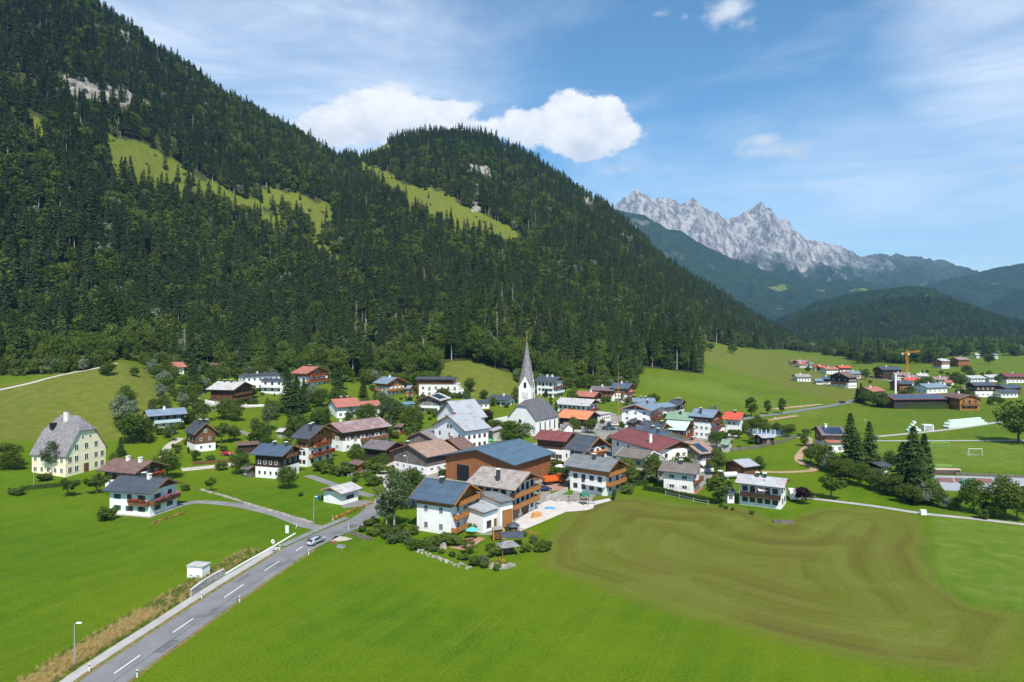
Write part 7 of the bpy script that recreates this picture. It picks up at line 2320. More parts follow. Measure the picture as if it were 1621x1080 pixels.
def car(label, p, rz, color, kind='wagon', L=4.5, W_=1.82, H=1.47):
    root = thing('car', label, 'car', p, rz)
    root.location.z += 0.06
    cm = mat('carpaint_' + label[:18], color, 0.25, 0.03, spec=0.6, metal=.25)
    mb, st, k = car_body(L, W_, H, kind)
    me = mb.mesh('body')
    for pl in me.polygons:
        pl.use_smooth = True
    body = mesh_obj('body', me, root, cm)
    md = body.modifiers.new('bevel', 'SUBSURF')
    md.levels = md.render_levels = 1
    def glass(nm, pts):
        o = MB().quadbox(pts, [Vector(q) + Vector((0, 0, -.02)) for q in pts]).build(nm, M['pane'], root)
    hw = W_ / 2
    x = lambda f: f * L
    zb, zt = 1.0 * k, 1.36 * k
    for s_ in (-1, 1):
        glass('side_window', [(x(-.34), s_ * hw * .93, zb), (x(.17), s_ * hw * .93, zb * .98), (x(.09), s_ * hw * .80, zt), (x(-.32), s_ * hw * .80, zt)])
    glass('windscreen', [(x(.235), -hw * .78, 1.0 * k), (x(.235), hw * .78, 1.0 * k), (x(.13), hw * .66, 1.38 * k), (x(.13), -hw * .66, 1.38 * k)])
    glass('rear_window', [(x(-.475), -hw * .72, 1.0 * k), (x(-.475), hw * .72, 1.0 * k), (x(-.40), hw * .64, 1.30 * k), (x(-.40), -hw * .64, 1.30 * k)])
    for fx_ in (-.31, .31):
        for s_ in (-1, 1):
            w = MB().tube([(x(fx_), s_ * (hw - .2), .31), (x(fx_), s_ * (hw + .01), .31)], [.32, .32], 14).build('wheel', M['rubber'], root)
            MB().tube([(x(fx_), s_ * (hw + .012), .31), (x(fx_), s_ * (hw + .03), .31)], [.2, .18], 10).build('rim', M['metal_grey'], w)
    red = mat('tail_red', (.45, .01, .01), .3, .05)
    for s_ in (-1, 1):
        MB().box(x(-.492), x(-.47), s_ * hw * .62 - .16, s_ * hw * .62 + .16, .72 * k, .90 * k).build('tail_light', red, root)
        MB().box(x(.46), x(.482), s_ * hw * .62 - .18, s_ * hw * .62 + .18, .62 * k, .74 * k).build('headlight', M['frame_white'], root)
        MB().box(x(.13), x(.16), s_ * (hw + .02) - .1, s_ * (hw + .02) + .1, .98 * k, 1.1 * k).build('mirror', cm, root)
    MB().box(x(-.5) - .03, x(-.49), -.26, .26, .55 * k, .66 * k).build('number_plate', M['frame_white'], root)
    return root


cp = G('p', 488, 652)
car('silver estate car driving up the main road toward the village', cp, roaddir(cp), (.42, .46, .50))
car('small red car parked beside the steep-gabled chalet', G('2', 268, 612), R(10), (.45, .02, .025), 'hatch', 4.0, 1.7)
car('black car parked next to the blue one on the church square', G('e', 440, 975), R(20), (.015, .015, .018), 'hatch')
car('dark blue car parked on the church square', G('e', 515, 985), R(20), (.03, .09, .16), 'hatch')
car('grey car parked at the back of the church square', G('e', 500, 900), R(60), (.06, .08, .09))
car('white car parked behind the maypole', G('e', 590, 915), R(-10), (.75, .75, .74), 'hatch')
car('dark blue car on the red paving behind the guest house', G('n', 655, 465), R(15), (.03, .05, .11))
car('black car driving along the upper road', G('i', 757, 718), R(28), (.02, .02, .022))
car('dark car parked beside the field junction sign', G('7', 512, 562), R(10), (.03, .03, .035), 'hatch')
car('grey car parked at the end of the sports court', G('l', 1585, 720), R(8), (.10, .11, .13))
car('white car parked beside the grey one at the sports court', G('l', 1500, 672), R(6), (.75, .75, .75), 'hatch')
car('white car on the far village street', G('i', 1215, 375), R(-15), (.75, .75, .75), 'hatch')
car('silver car on the far village street', G('i', 1120, 385), R(-10), (.4, .42, .44), 'hatch')

# --- orange municipal truck
p = G('n', 790, 372)
t = thing('truck', 'bright orange tipper truck standing in front of the big barn', 'truck', p, R(22))
om = mat('truck_orange', (.62, .13, .02), .4, .08)
MB().box(-3.4, 1.1, -1.15, 1.15, 1.0, 1.2).box(-3.5, -3.38, -1.2, 1.2, 1.2, 2.3).box(1.0, 1.12, -1.2, 1.2, 1.2, 2.5).box(-3.38, 1.0, -1.2, -1.1, 1.2, 2.2).box(-3.38, 1.0, 1.1, 1.2, 1.2, 2.2).build('tipper_bed', om, t)
cb = MB().quadbox([(1.3, -1.15, .6), (3.2, -1.15, .6), (3.2, 1.15, .6), (1.3, 1.15, .6)], [(1.35, -1.08, 2.7), (2.85, -1.05, 2.7), (2.85, 1.05, 2.7), (1.35, 1.08, 2.7)]).build('cab', om, t)
MB().quadbox([(3.13, -1.0, 1.6), (3.13, 1.0, 1.6), (2.95, .95, 2.5), (2.95, -.95, 2.5)], [(3.17, -1.0, 1.6), (3.17, 1.0, 1.6), (2.99, .95, 2.5), (2.99, -.95, 2.5)]).build('windscreen', M['pane'], cb)
for s_ in (-1, 1):
    MB().box(1.7, 2.6, s_ * 1.1 - .04, s_ * 1.1 + .04, 1.7, 2.4).build('side_window', M['pane'], cb)
MB().box(-3.4, 3.0, -.5, .5, .6, .98).build('chassis', M['metal_dark'], t)
for fx_ in (-2.6, -1.5, 2.3):
    for s_ in (-1, 1):
        MB().tube([(fx_, s_ * .8, .5), (fx_, s_ * 1.14, .5)], [.5, .5], 14).build('wheel', M['rubber'], t)

# --- red tractor
p = G('h', 150, 960)
t = thing('tractor', 'small red tractor with white roof parked beside the hay barn', 'tractor', p, R(200))
rm = mat('tractor_red', (.28, .035, .03), .5, .1)
MB().quadbox([(.2, -.4, .6), (1.9, -.35, .6), (1.9, .35, .6), (.2, .4, .6)], [(.2, -.38, 1.45), (1.8, -.3, 1.3), (1.8, .3, 1.3), (.2, .38, 1.45)]).build('bonnet', rm, t)
MB().box(-1.1, .2, -.6, .6, .7, 1.1).box(-.9, -.3, -.25, .25, 1.1, 1.5).build('seat_platform', M['metal_dark'], t)
MB().box(-1.0, .25, -.75, .75, 2.35, 2.45).build('roof', M['frame_white'], t)
for x_, y_ in ((-.95, -.7), (-.95, .7), (.18, -.7), (.18, .7)):
    MB().beam((x_, y_, 1.0), (x_, y_, 2.35), .07).build('roof_post', M['metal_dark'], t)
for fx_, r_ in ((-.7, .72), (1.45, .45)):
    for s_ in (-1, 1):
        MB().tube([(fx_, s_ * .55, r_), (fx_, s_ * .9, r_)], [r_, r_], 16).build('wheel', M['rubber'], t)

# --- trailers / tanks
p = G('6', 1062, 858)
t = thing('caravan', 'white caravan beside the purple ball-shaped tree', 'caravan', p, R(75))
prof = [(-2.2, .5), (2.2, .5), (2.35, 1.3), (2.0, 2.45), (-2.0, 2.5), (-2.3, 1.6)]
MB().quadbox([(x, -1.05, z) for x, z in prof], [(x, 1.05, z) for x, z in prof]).build('body', M['white_paint'], t)
MB().box(-1.2, .2, -1.09, -1.052, 1.3, 1.95).build('window', M['pane'], t)
MB().box(.7, 1.3, -1.09, -1.052, .6, 2.1).build('door', M['frame_white'], t)
for s_ in (-1, 1):
    MB().tube([(0, s_ * .8, .33), (0, s_ * 1.03, .33)], [.33, .33], 12).build('wheel', M['rubber'], t)
MB().beam((2.2, 0, .5), (3.3, 0, .45), .1).build('drawbar', M['metal_dark'], t)
p = G('h', 330, 955)
t = thing('tank', 'pale horizontal cylinder tank behind the rust-patched roof', 'tank', p, R(12))
MB().tube([(-3.2, 0, 1.2), (-3.0, 0, 1.2), (3.0, 0, 1.2), (3.2, 0, 1.2)], [.5, .85, .85, .5], 18).build('shell', mat('tank_paint', (.55, .62, .62), .5, .05), t)
for x_ in (-2, 2):
    MB().box(x_ - .15, x_ + .15, -.6, .6, 0, .5).build('saddle', M['concrete'], t)

# --- utility box, signs, posts, lamps
p = G('8', 822, 292)
t = thing('transformer_kiosk', 'white transformer kiosk standing on the meadow above the road', 'kiosk', p, R(-12))
MB().box(-1.5, 1.5, -1.1, 1.1, -.5, 2.0).build('wall', M['white_paint'], t)
MB().box(-1.65, 1.65, -1.25, 1.25, 2.0, 2.14).build('roof', M['concrete'], t)
for x_ in (-.7, .7):
    dr = MB().box(x_ - .6, x_ + .6, -1.14, -1.102, .15, 1.8).build('door', M['frame_white'], t)
    MB().box(x_ - .3, x_ + .3, -1.16, -1.142, .3, .6).build('vent', M['metal_grey'], dr)

DEL = [('8', 370, 688), ('8', 568, 713), ('8', 835, 387), ('8', 992, 402), ('8', 1158, 187), ('8', 1278, 205), ('p', 905, 470), ('p', 1245, 135), ('p', 25, 735), ('p', 395, 795), ('p', 705, 360)]
for i, (f_, x, y) in enumerate(DEL):
    t = thing('delineator_post', 'white roadside delineator post with dark band beside the main road', 'post', G(f_, x, y), roaddir(G(f_, x, y)), 'delineator posts along the main road')
    MB().quadbox([(-.06, -.06, -.2), (.06, -.06, -.2), (.06, .06, -.2), (-.06, .06, -.2)], [(-.05, -.05, .95), (.05, -.05, 1.05), (.05, .05, 1.05), (-.05, .05, .95)]).build('post', M['white_paint'], t)
    MB().box(-.067, .067, -.067, .067, .68, .86).build('dark_band', M['black'], t)


def lamp(label, p, h, rz, group='street lamps'):
    t = thing('street_lamp', label, 'street lamp', p, rz, group)
    MB().tube([(0, 0, -.3), (0, 0, h * .4), (0, 0, h)], [.09, .07, .05], 8).build('pole', M['metal_grey'], t)
    MB().tube([(0, 0, h), (.25, 0, h + .18), (.5, 0, h + .2)], [.045, .04, .04], 6).build('arm', M['metal_grey'], t)
    MB().quadbox([(.35, -.14, h + .14), (1.05, -.12, h + .2), (1.05, .12, h + .2), (.35, .14, h + .14)], [(.38, -.1, h + .3), (1.0, -.08, h + .3), (1.0, .08, h + .3), (.38, .1, h + .3)]).build('lamp_head', M['white_paint'], t)


lamp('grey street lamp rising from the dry grass bank', G('8', 308, 668), 5.6, roaddir(G('8', 308, 668)) - R(90))
lamp('grey street lamp at the corner of the side road junction', G('p', 460, 398), 6.0, roaddir(G('p', 460, 398)) - R(90))
lamp('grey street lamp beside the solar carports', G('h', 848, 345), 5.5, R(0))
lamp('grey street lamp on the lawn right of the rectory', G('1', 180, 770), 5.0, R(10))
lamp('slim street lamp in front of the stable windows', G('c', 1495, 930), 6.0, R(180))
lamp('grey street lamp in the yellowish meadow behind the solar farm', G('k', 893, 235), 6.0, R(90))

p = G('8', 1130, 200)
t = thing('road_sign', 'round white road sign with dark slash facing the village exit', 'sign', p, roaddir(p) - R(90))
MB().tube([(0, 0, -.3), (0, 0, 2.5)], [.035, .035], 6).build('post', M['metal_grey'], t)
d_ = MB().tube([(0, -.05, 2.4), (0, -.08, 2.4)], [.42, .42], 20).build('disc', M['white_paint'], t)
MB().beam((-.26, -.09, 2.14), (.26, -.09, 2.66), .02, .13).build('slash', mat('sign_blue', (.02, .05, .18), .5, .05), d_)
p = G('p', 117, 535)
t = thing('information_board', 'white upright information board on the grass by the junction', 'board', p, roaddir(p) - R(90))
MB().box(-.42, .42, -.05, .05, .25, 1.9).build('panel', M['white_paint'], t)
for x_ in (-.3, .3):
    MB().box(x_ - .04, x_ + .04, -.03, .03, -.3, .25).build('leg', M['metal_grey'], t)
p = G('p', 228, 460)
t = thing('barrier_post', 'white slanted marker post by the side road mouth', 'post', p)
MB().beam((0, 0, -.2), (.25, 0, .9), .09).build('post', M['white_paint'], t)

# --- retaining wall and kerbs
def wall_along(name, label, pts, w, h, m, cat, cap=None, kindless=False):
    P = resample(pts, 2.0)
    c = Vector((P[0].x, P[0].y, terrain_z(P[0].x, P[0].y)))
    o = empty(name, c)
    mb, mc = MB(), MB()
    L_ = lambda q, z: Vector((q.x, q.y, terrain_z(q.x, q.y) + z)) - c
    for i in range(len(P) - 1):
        a, b = P[i], P[i + 1]
        d = (b - a).normalized()
        s_ = Vector((-d.y, d.x)) * w / 2
        mb.quadbox([L_(a - s_, -.4), L_(b - s_, -.4), L_(b + s_, -.4), L_(a + s_, -.4)], [L_(a - s_, h), L_(b - s_, h), L_(b + s_, h), L_(a + s_, h)])
        s2 = s_ * 1.25
        mc.quadbox([L_(a - s2, h + .002), L_(b - s2, h + .002), L_(b + s2, h + .002), L_(a + s2, h + .002)], [L_(a - s2, h + .08), L_(b - s2, h + .08), L_(b + s2, h + .08), L_(a + s2, h + .08)])
    mb.build('wall_body', M[m], o)
    if cap:
        mc.build('coping', M[cap], o)
    tag(o, label, cat)
    return o


wall_along('retaining_wall', 'grey concrete retaining wall beside the footpath', gp('8', (790, 380), (850, 335), (925, 292)), .4, 1.2, 'stone', 'wall', 'concrete')
wall_along('kerb_wall', 'low white kerb wall running along the footpath to the junction', gp('8', (930, 288), (1010, 240), (1100, 190), (1222, 118)), .3, .16, 'white_paint', 'kerb')
wall_along('retaining_wall', 'white retaining wall below the log chalet', gp('2', (152, 342), (200, 352), (266, 352)), .4, 2.4, 'white', 'wall', 'concrete')
wall_along('churchyard_wall', 'white churchyard wall left of the church', gp('d', (330, 745), (420, 720), (520, 700)), .5, 2.0, 'white', 'wall', 'white')
wall_along('yard_wall', 'pale concrete wall between the yard and the lawn', gp('n', (690, 600), (760, 560), (830, 530), (960, 470)), .3, 1.1, 'concrete', 'wall')


def stones(name, label, pts, w, h, n, cat, m='stone'):
    """a row of rough field stones, too many and small to pick apart"""
    P = resample(pts, 1.0)
    mb = MB()
    r = random.Random(9)
    c = Vector((P[0].x, P[0].y, terrain_z(P[0].x, P[0].y)))
    for k in range(n):
        t = r.random() * (len(P) - 1.01)
        q = P[int(t)].lerp(P[int(t) + 1], t % 1)
        x, y = q.x + (r.random() - .5) * w, q.y + (r.random() - .5) * w
        z = terrain_z(x, y) + h * r.random() * .8
        s_ = .18 + .3 * r.random()
        b = [(x - c.x + s_ * (r.random() * .5 + .6) * math.cos(a), y - c.y + s_ * (r.random() * .5 + .6) * math.sin(a), z - c.z - s_ * .5) for a in (0, 1.2, 2.5, 3.8, 5.0)]
        mb.quadbox(b, [(u_ + (r.random() - .5) * .12, v_ + (r.random() - .5) * .12, w_ + s_ * (.8 + .4 * r.random())) for u_, v_, w_ in b])
    o = mb.build(name, M[m], None)
    o.location = c
    tag(o, label, cat, kind='stuff')


stones('stone_edging', 'row of rough field stones edging the meadow above the side road', gp('2', (130, 797), (250, 830), (400, 878), (560, 925), (720, 972)), .4, .15, 260, 'stones')
stones('dry_stone_wall', 'dry stone wall climbing the slope beside the steep-gabled chalet', gp('2', (265, 468), (360, 498), (440, 525), (515, 548)), .6, 1.1, 520, 'wall')
stones('garden_rocks', 'loose rocks along the garden edge of the dark blue roofed farmhouse', gp('m', (150, 890), (230, 930), (380, 970), (540, 1030), (700, 1075)), 1.6, .1, 40, 'rocks')
stones('garden_rocks', 'pale rock heap at the garden tip beside the mown field', gp('3', (840, 970), (900, 985), (990, 960)), 1.6, .3, 60, 'rocks')
stones('garden_rocks', 'rock border of the yard play corner', gp('n', (800, 590), (870, 585), (960, 590), (1050, 600)), 1.2, .6, 70, 'rocks')
stones('garden_rocks', 'pale stone row along the drive of the log chalet', gp('a', (10, 590), (120, 590), (240, 588), (320, 586)), .5, .5, 120, 'rocks', 'white')
for f_, x, y, s_ in (('m', 420, 865, 1.3), ('m', 395, 860, .9), ('n', 830, 600, 1.3), ('n', 860, 570, 1.1), ('m', 820, 990, .8), ('m', 370, 975, .5)):
    p = G(f_, x, y)
    r = random.Random(int(x + y))
    ring = [(s_ * .6 * (.8 + .4 * r.random()) * math.cos(a), s_ * .6 * (.8 + .4 * r.random()) * math.sin(a)) for a in np.arange(0, 6.2, .9)]
    o = MB().quadbox([(a, b, -.2) for a, b in ring], [(a * .6 + .1, b * .6, s_ * (.6 + .25 * r.random())) for a, b in ring]).build('boulder', M['stone'])
    o.location = p
    tag(o, 'pale rough boulder lying beside the ' + nearest(p.x, p.y)[0], 'boulder', 'garden boulders')

# --- flower strips
def flowerbed(label, pts, w, m, seed, h=.5):
    P = resample(pts, .5)
    r = np.random.RandomState(seed)
    V, V2 = [], []
    c = np.array([P[0].x, P[0].y, terrain_z(P[0].x, P[0].y)])
    for p in P:
        for k in range(34):
            q = np.array([p.x + (r.rand() - .5) * w, p.y + (r.rand() - .5) * w, terrain_z(p.x, p.y) + h * r.rand()]) - c
            a, b = r.randn(3), r.randn(3)
            a /= np.linalg.norm(a)
            b -= a * a.dot(b)
            b /= np.linalg.norm(b)
            s_ = .10
            (V if r.rand() < .45 else V2).extend([q + a * s_, q + b * s_, q - a * s_, q - b * s_])
    o = empty('flower_bed', tuple(c))
    mesh_obj('blossoms', from_np('blossoms', np.array(V), np.arange(len(V)).reshape(-1, 4)), o, M[m])
    mesh_obj('leaves', from_np('leaves', np.array(V2), np.arange(len(V2)).reshape(-1, 4)), o, M['lf_green'])
    tag(o, label, 'flower bed')


flowerbed('narrow planted strip with orange and yellow flowers dividing road and footpath', gp('p', (720, 345), (850, 285), (1000, 225), (1220, 130)), 1.0, 'flowers_mixed', 1)
flowerbed('pink and yellow flower border along the white house with green shutters', gp('1', (820, 980), (880, 955), (980, 925)), .9, 'flowers_mixed', 2, .6)
flowerbed('orange flower patch beside the rock heap', gp('3', (840, 950), (880, 945), (935, 945)), 1.2, 'flowers_mixed', 3, .7)
flowerbed('red flower patch in the kitchen garden', gp('c', (880, 850), (905, 845)), .8, 'flowers_red', 4, .9)

# --- fences
def fence(label, pts, h, m, gap=2.2, rails=2, boards=False, name='fence'):
    P = resample(pts, gap)
    c = Vector((P[0].x, P[0].y, terrain_z(P[0].x, P[0].y)))
    o = empty(name, c)
    tag(o, label, 'fence')
    L_ = lambda q, z: Vector((q.x, q.y, terrain_z(q.x, q.y) + z)) - c
    for q in P:
        a = L_(q, -.2)
        MB().box(a.x - .06, a.x + .06, a.y - .06, a.y + .06, a.z, a.z + h + .3).build('post', M[m], o)
    for i in range(len(P) - 1):
        for k in range(rails):
            z = h * (k + .6) / rails
            MB().beam(L_(P[i], z), L_(P[i + 1], z), .05, (h / rails * .82) if boards else .1).build('board' if boards else 'rail', M[m], o)
    return o


fence('brown board fence along the lane below the steep-gabled chalet', gp('2', (85, 662), (180, 655), (280, 648), (375, 642)), 1.0, 'wood_brown', boards=True)
fence('dark wooden fence round the garden with black hut', gp('h', (95, 600), (250, 605), (420, 595), (600, 575), (780, 535), (950, 495), (1080, 455), (1150, 425)), 1.2, 'wood_grey', rails=3, boards=True)
fence('orange timber rail fence at the corner of the mown field', gp('n', (340, 985), (400, 1010), (480, 1030), (590, 1040)), .9, 'balc_orange', 1.6)
fence('pale rail fence in the kitchen garden', gp('c', (735, 935), (850, 905), (960, 880), (1060, 865)), .9, 'concrete', 1.8)
fence('wire fence posts along the clipped hedge', gp('6', (150, 830), (250, 855), (350, 880), (455, 900)), 1.2, 'metal_grey', 2.6, 2)

# --- maypole
p = G('e', 636, 985)
t = thing('maypole', 'tall orange maypole with cross arms and painted shields', 'maypole', p)
pole = mat('pole_orange', (.40, .19, .08), .6, .15)
hp_ = (985 - 0) / 10.8 * p.y / FPX + 1.0
MB().tube([(0, 0, -.5), (0, 0, hp_ * .5), (0, 0, hp_)], [.2, .15, .08], 10).build('pole', pole, t)
for z, w in ((hp_ * .70, 2.2), (hp_ * .64, 1.6)):
    MB().box(-w, w, -.08, .08, z - .08, z + .08).build('cross_arm', pole, t)
for z in (hp_ * .58, hp_ * .53):
    for s_ in (-1, 1):
        MB().quadbox([(s_ * .55 - .35, -.1, z), (s_ * .55 + .35, -.1, z), (s_ * .55 + .35, -.1, z + .9), (s_ * .55 - .35, -.1, z + .9)], [(s_ * .55 - .3, .0, z), (s_ * .55 + .3, .0, z), (s_ * .55 + .3, .0, z + .9), (s_ * .55 - .3, .0, z + .9)]).build('shield', M['frame_white'], t)
MB().lathe([(.05, hp_), (.5, hp_ + .3), (.3, hp_ + 1.2), (.03, hp_ + 2.0)], 10).build('top_wreath', M['lf_spruce_n'], t)

# --- tower crane in the far village
p = G('j', 118, 330)
t = thing('tower_crane', 'orange tower crane above the far village', 'crane', p, R(5))
cy_ = mat('crane_paint', (.62, .24, .03), .5, .1)
hc = (330 - 75) / 8.105 * p.y / FPX
mb = MB()
for x_, y_ in ((-.7, -.7), (.7, -.7), (.7, .7), (-.7, .7)):
    mb.beam((x_, y_, 0), (x_, y_, hc), .2)
for k in range(12):
    z0, z1 = hc * k / 12, hc * (k + 1) / 12
    mb.beam((-.7, -.7, z0), (.7, -.7, z1), .18).beam((.7, -.7, z0), (.7, .7, z1), .18).beam((.7, .7, z0), (-.7, .7, z1), .18).beam((-.7, .7, z0), (-.7, -.7, z1), .18)
mb.build('mast', cy_, t)
mb = MB()
JL = 175 / 8.105 * p.y / FPX
for a in ((0, -.5, hc), (0, .5, hc), (0, 0, hc + 1.2)):
    mb.beam(a, (JL, a[1], a[2] + 1.5), .18)
for k in range(14):
    mb.beam((JL * k / 14, -.5, hc + 1.5 * k / 14), (JL * (k + .5) / 14, 0, hc + 1.2 + 1.5 * (k + .5) / 14), .15).beam((JL * (k + .5) / 14, 0, hc + 1.2 + 1.5 * (k + .5) / 14), (JL * (k + 1) / 14, .5, hc + 1.5 * (k + 1) / 14), .15)
mb.build('jib', cy_, t)
MB().box(-5.5, 0, -.5, .5, hc, hc + .5).build('counter_jib', cy_, t)
MB().box(-5.4, -3.6, -.6, .6, hc - 1.6, hc).build('counterweight', M['concrete'], t)
MB().quadbox([(-.4, -.4, hc), (.4, -.4, hc), (.4, .4, hc), (-.4, .4, hc)], [(-.1, -.1, hc + 4), (.1, -.1, hc + 4), (.1, .1, hc + 4), (-.1, .1, hc + 4)]).build('tower_head', cy_, t)
MB().box(.75, 2.0, -.7, .7, hc - 1.8, hc - .1).build('cab', M['frame_white'], t)
MB().box(-2.4, 2.4, -2.4, 2.4, -.3, .4).build('base', M['concrete'], t)

# --- silage bales
bale_m = mat('bale_wrap', (.60, .74, .62), .45, .08, 2.0, objvar=.25)
bale = MB().tube([(0, -.62, 0), (0, -.58, 0), (0, .58, 0), (0, .62, 0)], [.54, .63, .63, .54], 14).mesh('bale')
bale.materials.append(bale_m)


def put_bale(x, y, z, rz, label, group):
    o = bpy.data.objects.new('silage_bale', bale)
    COL.objects.link(o)
    o.location = (x, y, z)
    o.rotation_euler = (0, rnd.random() * .6, rz + (rnd.random() - .5) * .1)
    tag(o, label, 'bale', group)


a, b = G('j', 640, 1040), G('j', 1150, 990)
d = (b - a).normalized()
s_ = Vector((-d.y, d.x, 0))
if s_.y < 0:
    s_ = -s_
Lb = (b - a).length
rz_ = math.atan2(d.y, d.x)
for row in range(4):
    nb_ = int(Lb / 1.3) - row * 2
    for k in range(nb_):
        q = a + d * (row * 1.3 + k * 1.3 + .6) + s_ * (row * 0.55)
        put_bale(q.x, q.y, terrain_z(q.x, q.y) + .6 + row * 1.08 if row < 3 else terrain_z(q.x, q.y) + .6 + 2 * 1.08, rz_, 'pale green wrapped silage bale in the long stack beside the field path', 'silage bales in the long stack') if row < 3 else None
    for k in range(nb_ // 2):
        q = a + d * (row * 1.3 + k * 2.6 + .6) + s_ * (1.3 + row * .55)
        put_bale(q.x, q.y, terrain_z(q.x, q.y) + .6 + min(row, 2) * 1.08 + .02, rz_, 'pale green wrapped silage bale in the long stack beside the field path', 'silage bales in the long stack') if row < 2 else None
a, b = G('j', 120, 1085), G('j', 310, 1078)
d = (b - a).normalized()
s_ = Vector((-d.y, d.x, 0))
for row in range(4):
    for k in range(max(1, int((b - a).length / 1.3) - row * 2)):
        q = a + d * (row * 1.3 + k * 1.3 + .6) + s_ * row * .4
        put_bale(q.x, q.y, terrain_z(q.x, q.y) + .6 + row * 1.05, math.atan2(d.y, d.x), 'pale green wrapped silage bale in the small heap next to the white container', 'silage bales in the small heap')
p = G('j', 380, 1062)
t = thing('storage_container', 'white box container between the two bale stacks', 'container', p, R(-6))
MB().box(-1.9, 1.9, -1.4, 1.4, 0, 2.3).build('shell', M['white_paint'], t)
MB().box(-1.95, 1.95, -1.45, 1.45, 2.3, 2.38).build('roof', M['white_paint'], t)
MB().box(-1.6, 1.6, -1.44, -1.402, .1, 2.15).build('door', M['metal_grey'], t)
p = G('l', 328, 1012)
t = thing('equipment_box', 'small white equipment box beside the field path', 'box', p, R(-10))
MB().box(-.6, .6, -.4, .4, 0, 1.05).build('shell', M['white_paint'], t)
MB().box(-.66, .66, -.46, .46, 1.05, 1.12).build('lid', M['frame_white'], t)

# --- goals
def goal(label, f_, a, b, h, m):
    A_, B_ = G(f_, *a), G(f_, *b)
    t = thing('goal', label, 'goal', A_, math.atan2(B_.y - A_.y, B_.x - A_.x))
    L = (B_ - A_).length
    for x_ in (0, L):
        MB().tube([(x_, 0, -.2), (x_, 0, h)], [.07, .07], 6).build('goalpost', M[m], t)
        MB().tube([(x_, 0, h), (x_, 1.6, 0)], [.04, .04], 6).build('stay', M[m], t)
    MB().tube([(-.07, 0, h), (L + .07, 0, h)], [.07, .07], 6).build('crossbar', M[m], t)
    MB().tube([(0, 1.6, .03), (L, 1.6, .03)], [.04, .04], 6).build('ground_bar', M[m], t)
    net = MB()
    n = int(L / .45)
    for i in range(n + 1):
        x_ = L * i / n
        net.beam((x_, 0, h - .02), (x_, 1.58, .05), .012)
    for i in range(5):
        f = i / 5
        net.beam((0, 1.58 * f, h - (h - .05) * f), (L, 1.58 * f, h - (h - .05) * f), .012)
    net.build('net', M['white_paint'], t)


mat('green_paint', (.20, .62, .10), .6, .1)
goal('white football goal on the playing field', 'l', (912, 255), (1083, 258), 2.4, 'white_paint')
goal('green framed goal at the far side of the playing field', 'l', (436, 160), (664, 160), 2.2, 'green_paint')
goal('green framed goal next to the spruce clump', 'l', (490, 432), (695, 436), 1.4, 'green_paint')
p = G('l', 610, 500)
t = thing('team_shelter', 'long pale pinkish team shelter between pitch and court', 'shelter', p, R(-3))
MB().box(-4.2, 4.2, .6, .75, 0, 1.6).box(-4.2, -4.1, -.4, .598, 0, 1.6).box(4.1, 4.2, -.4, .598, 0, 1.6).build('wall', mat('shelter', (.62, .45, .36), .8, .08), t)
MB().box(-4.35, 4.35, -.6, .85, 1.6, 1.72).build('roof', mat('shelter', (.62, .45, .36)), t)
MB().box(-3.9, 3.9, .1, .55, .35, .45).build('bench', M['timber'], t)
p = G('l', 900, 620)
t = thing('roller_cover', 'turquoise tarpaulin-covered machine on the sports court', 'machine', p, R(-4))
tq = mat('tarp_turquoise', (.08, .38, .33), .6, .15)
prof = [(-1.8, 0), (1.8, 0), (1.7, .9), (1.0, 1.35), (-.9, 1.3), (-1.7, .8)]
MB().quadbox([(x, -.9, z) for x, z in prof], [(x, .9, z) for x, z in prof]).build('tarpaulin', tq, t)
fence('low timber barrier between pitch and sports court', gp('l', (745, 505), (950, 515), (1200, 525), (1620, 545)), .9, 'wood_grey', 2.5, 2, True)

# --- solar carports by the garden
p0, p1 = G('h', 525, 395), G('h', 980, 405)
t = thing('carport', 'row of blue-glass carports on white posts beside the village lane', 'carport', p0, math.atan2(p1.y - p0.y, p1.x - p0.x))
L = (p1 - p0).length
for k in range(9):
    x_ = L * k / 8
    MB().box(x_ - .12, x_ + .12, -.12, .12, -.3, 2.4).build('post', M['white_paint'], t)
for k in range(8):
    MB().quadbox([(L * k / 8 + .2, -.2, .5), (L * (k + 1) / 8 - .2, -.2, .5), (L * (k + 1) / 8 - .2, 1.6, 2.35), (L * k / 8 + .2, 1.6, 2.35)], [(L * k / 8 + .2, -.2, .58), (L * (k + 1) / 8 - .2, -.2, .58), (L * (k + 1) / 8 - .2, 1.6, 2.43), (L * k / 8 + .2, 1.6, 2.43)]).build('glass_panel', mat('bluepanel', (.10, .16, .26), .15, .1, spec=.6), t)
MB().box(-.3, L + .3, -.5, -.22, -.3, .45).build('base_wall', M['white'], t)

# --- garden things round the farm
def parasol(label, p, r_, m, h=2.4):
    t = thing('parasol', label, 'parasol', p)
    MB().tube([(0, 0, 0), (0, 0, h + .25)], [.03, .03], 6).build('pole', M['timber'], t)
    MB().lathe([(r_, h - .45), (r_ * .5, h - .1), (.04, h + .15)], 8).build('canopy', m, t)
    MB().lathe([(.3, 0), (.28, .1), (.05, .14)], 8).build('foot', M['concrete'], t)


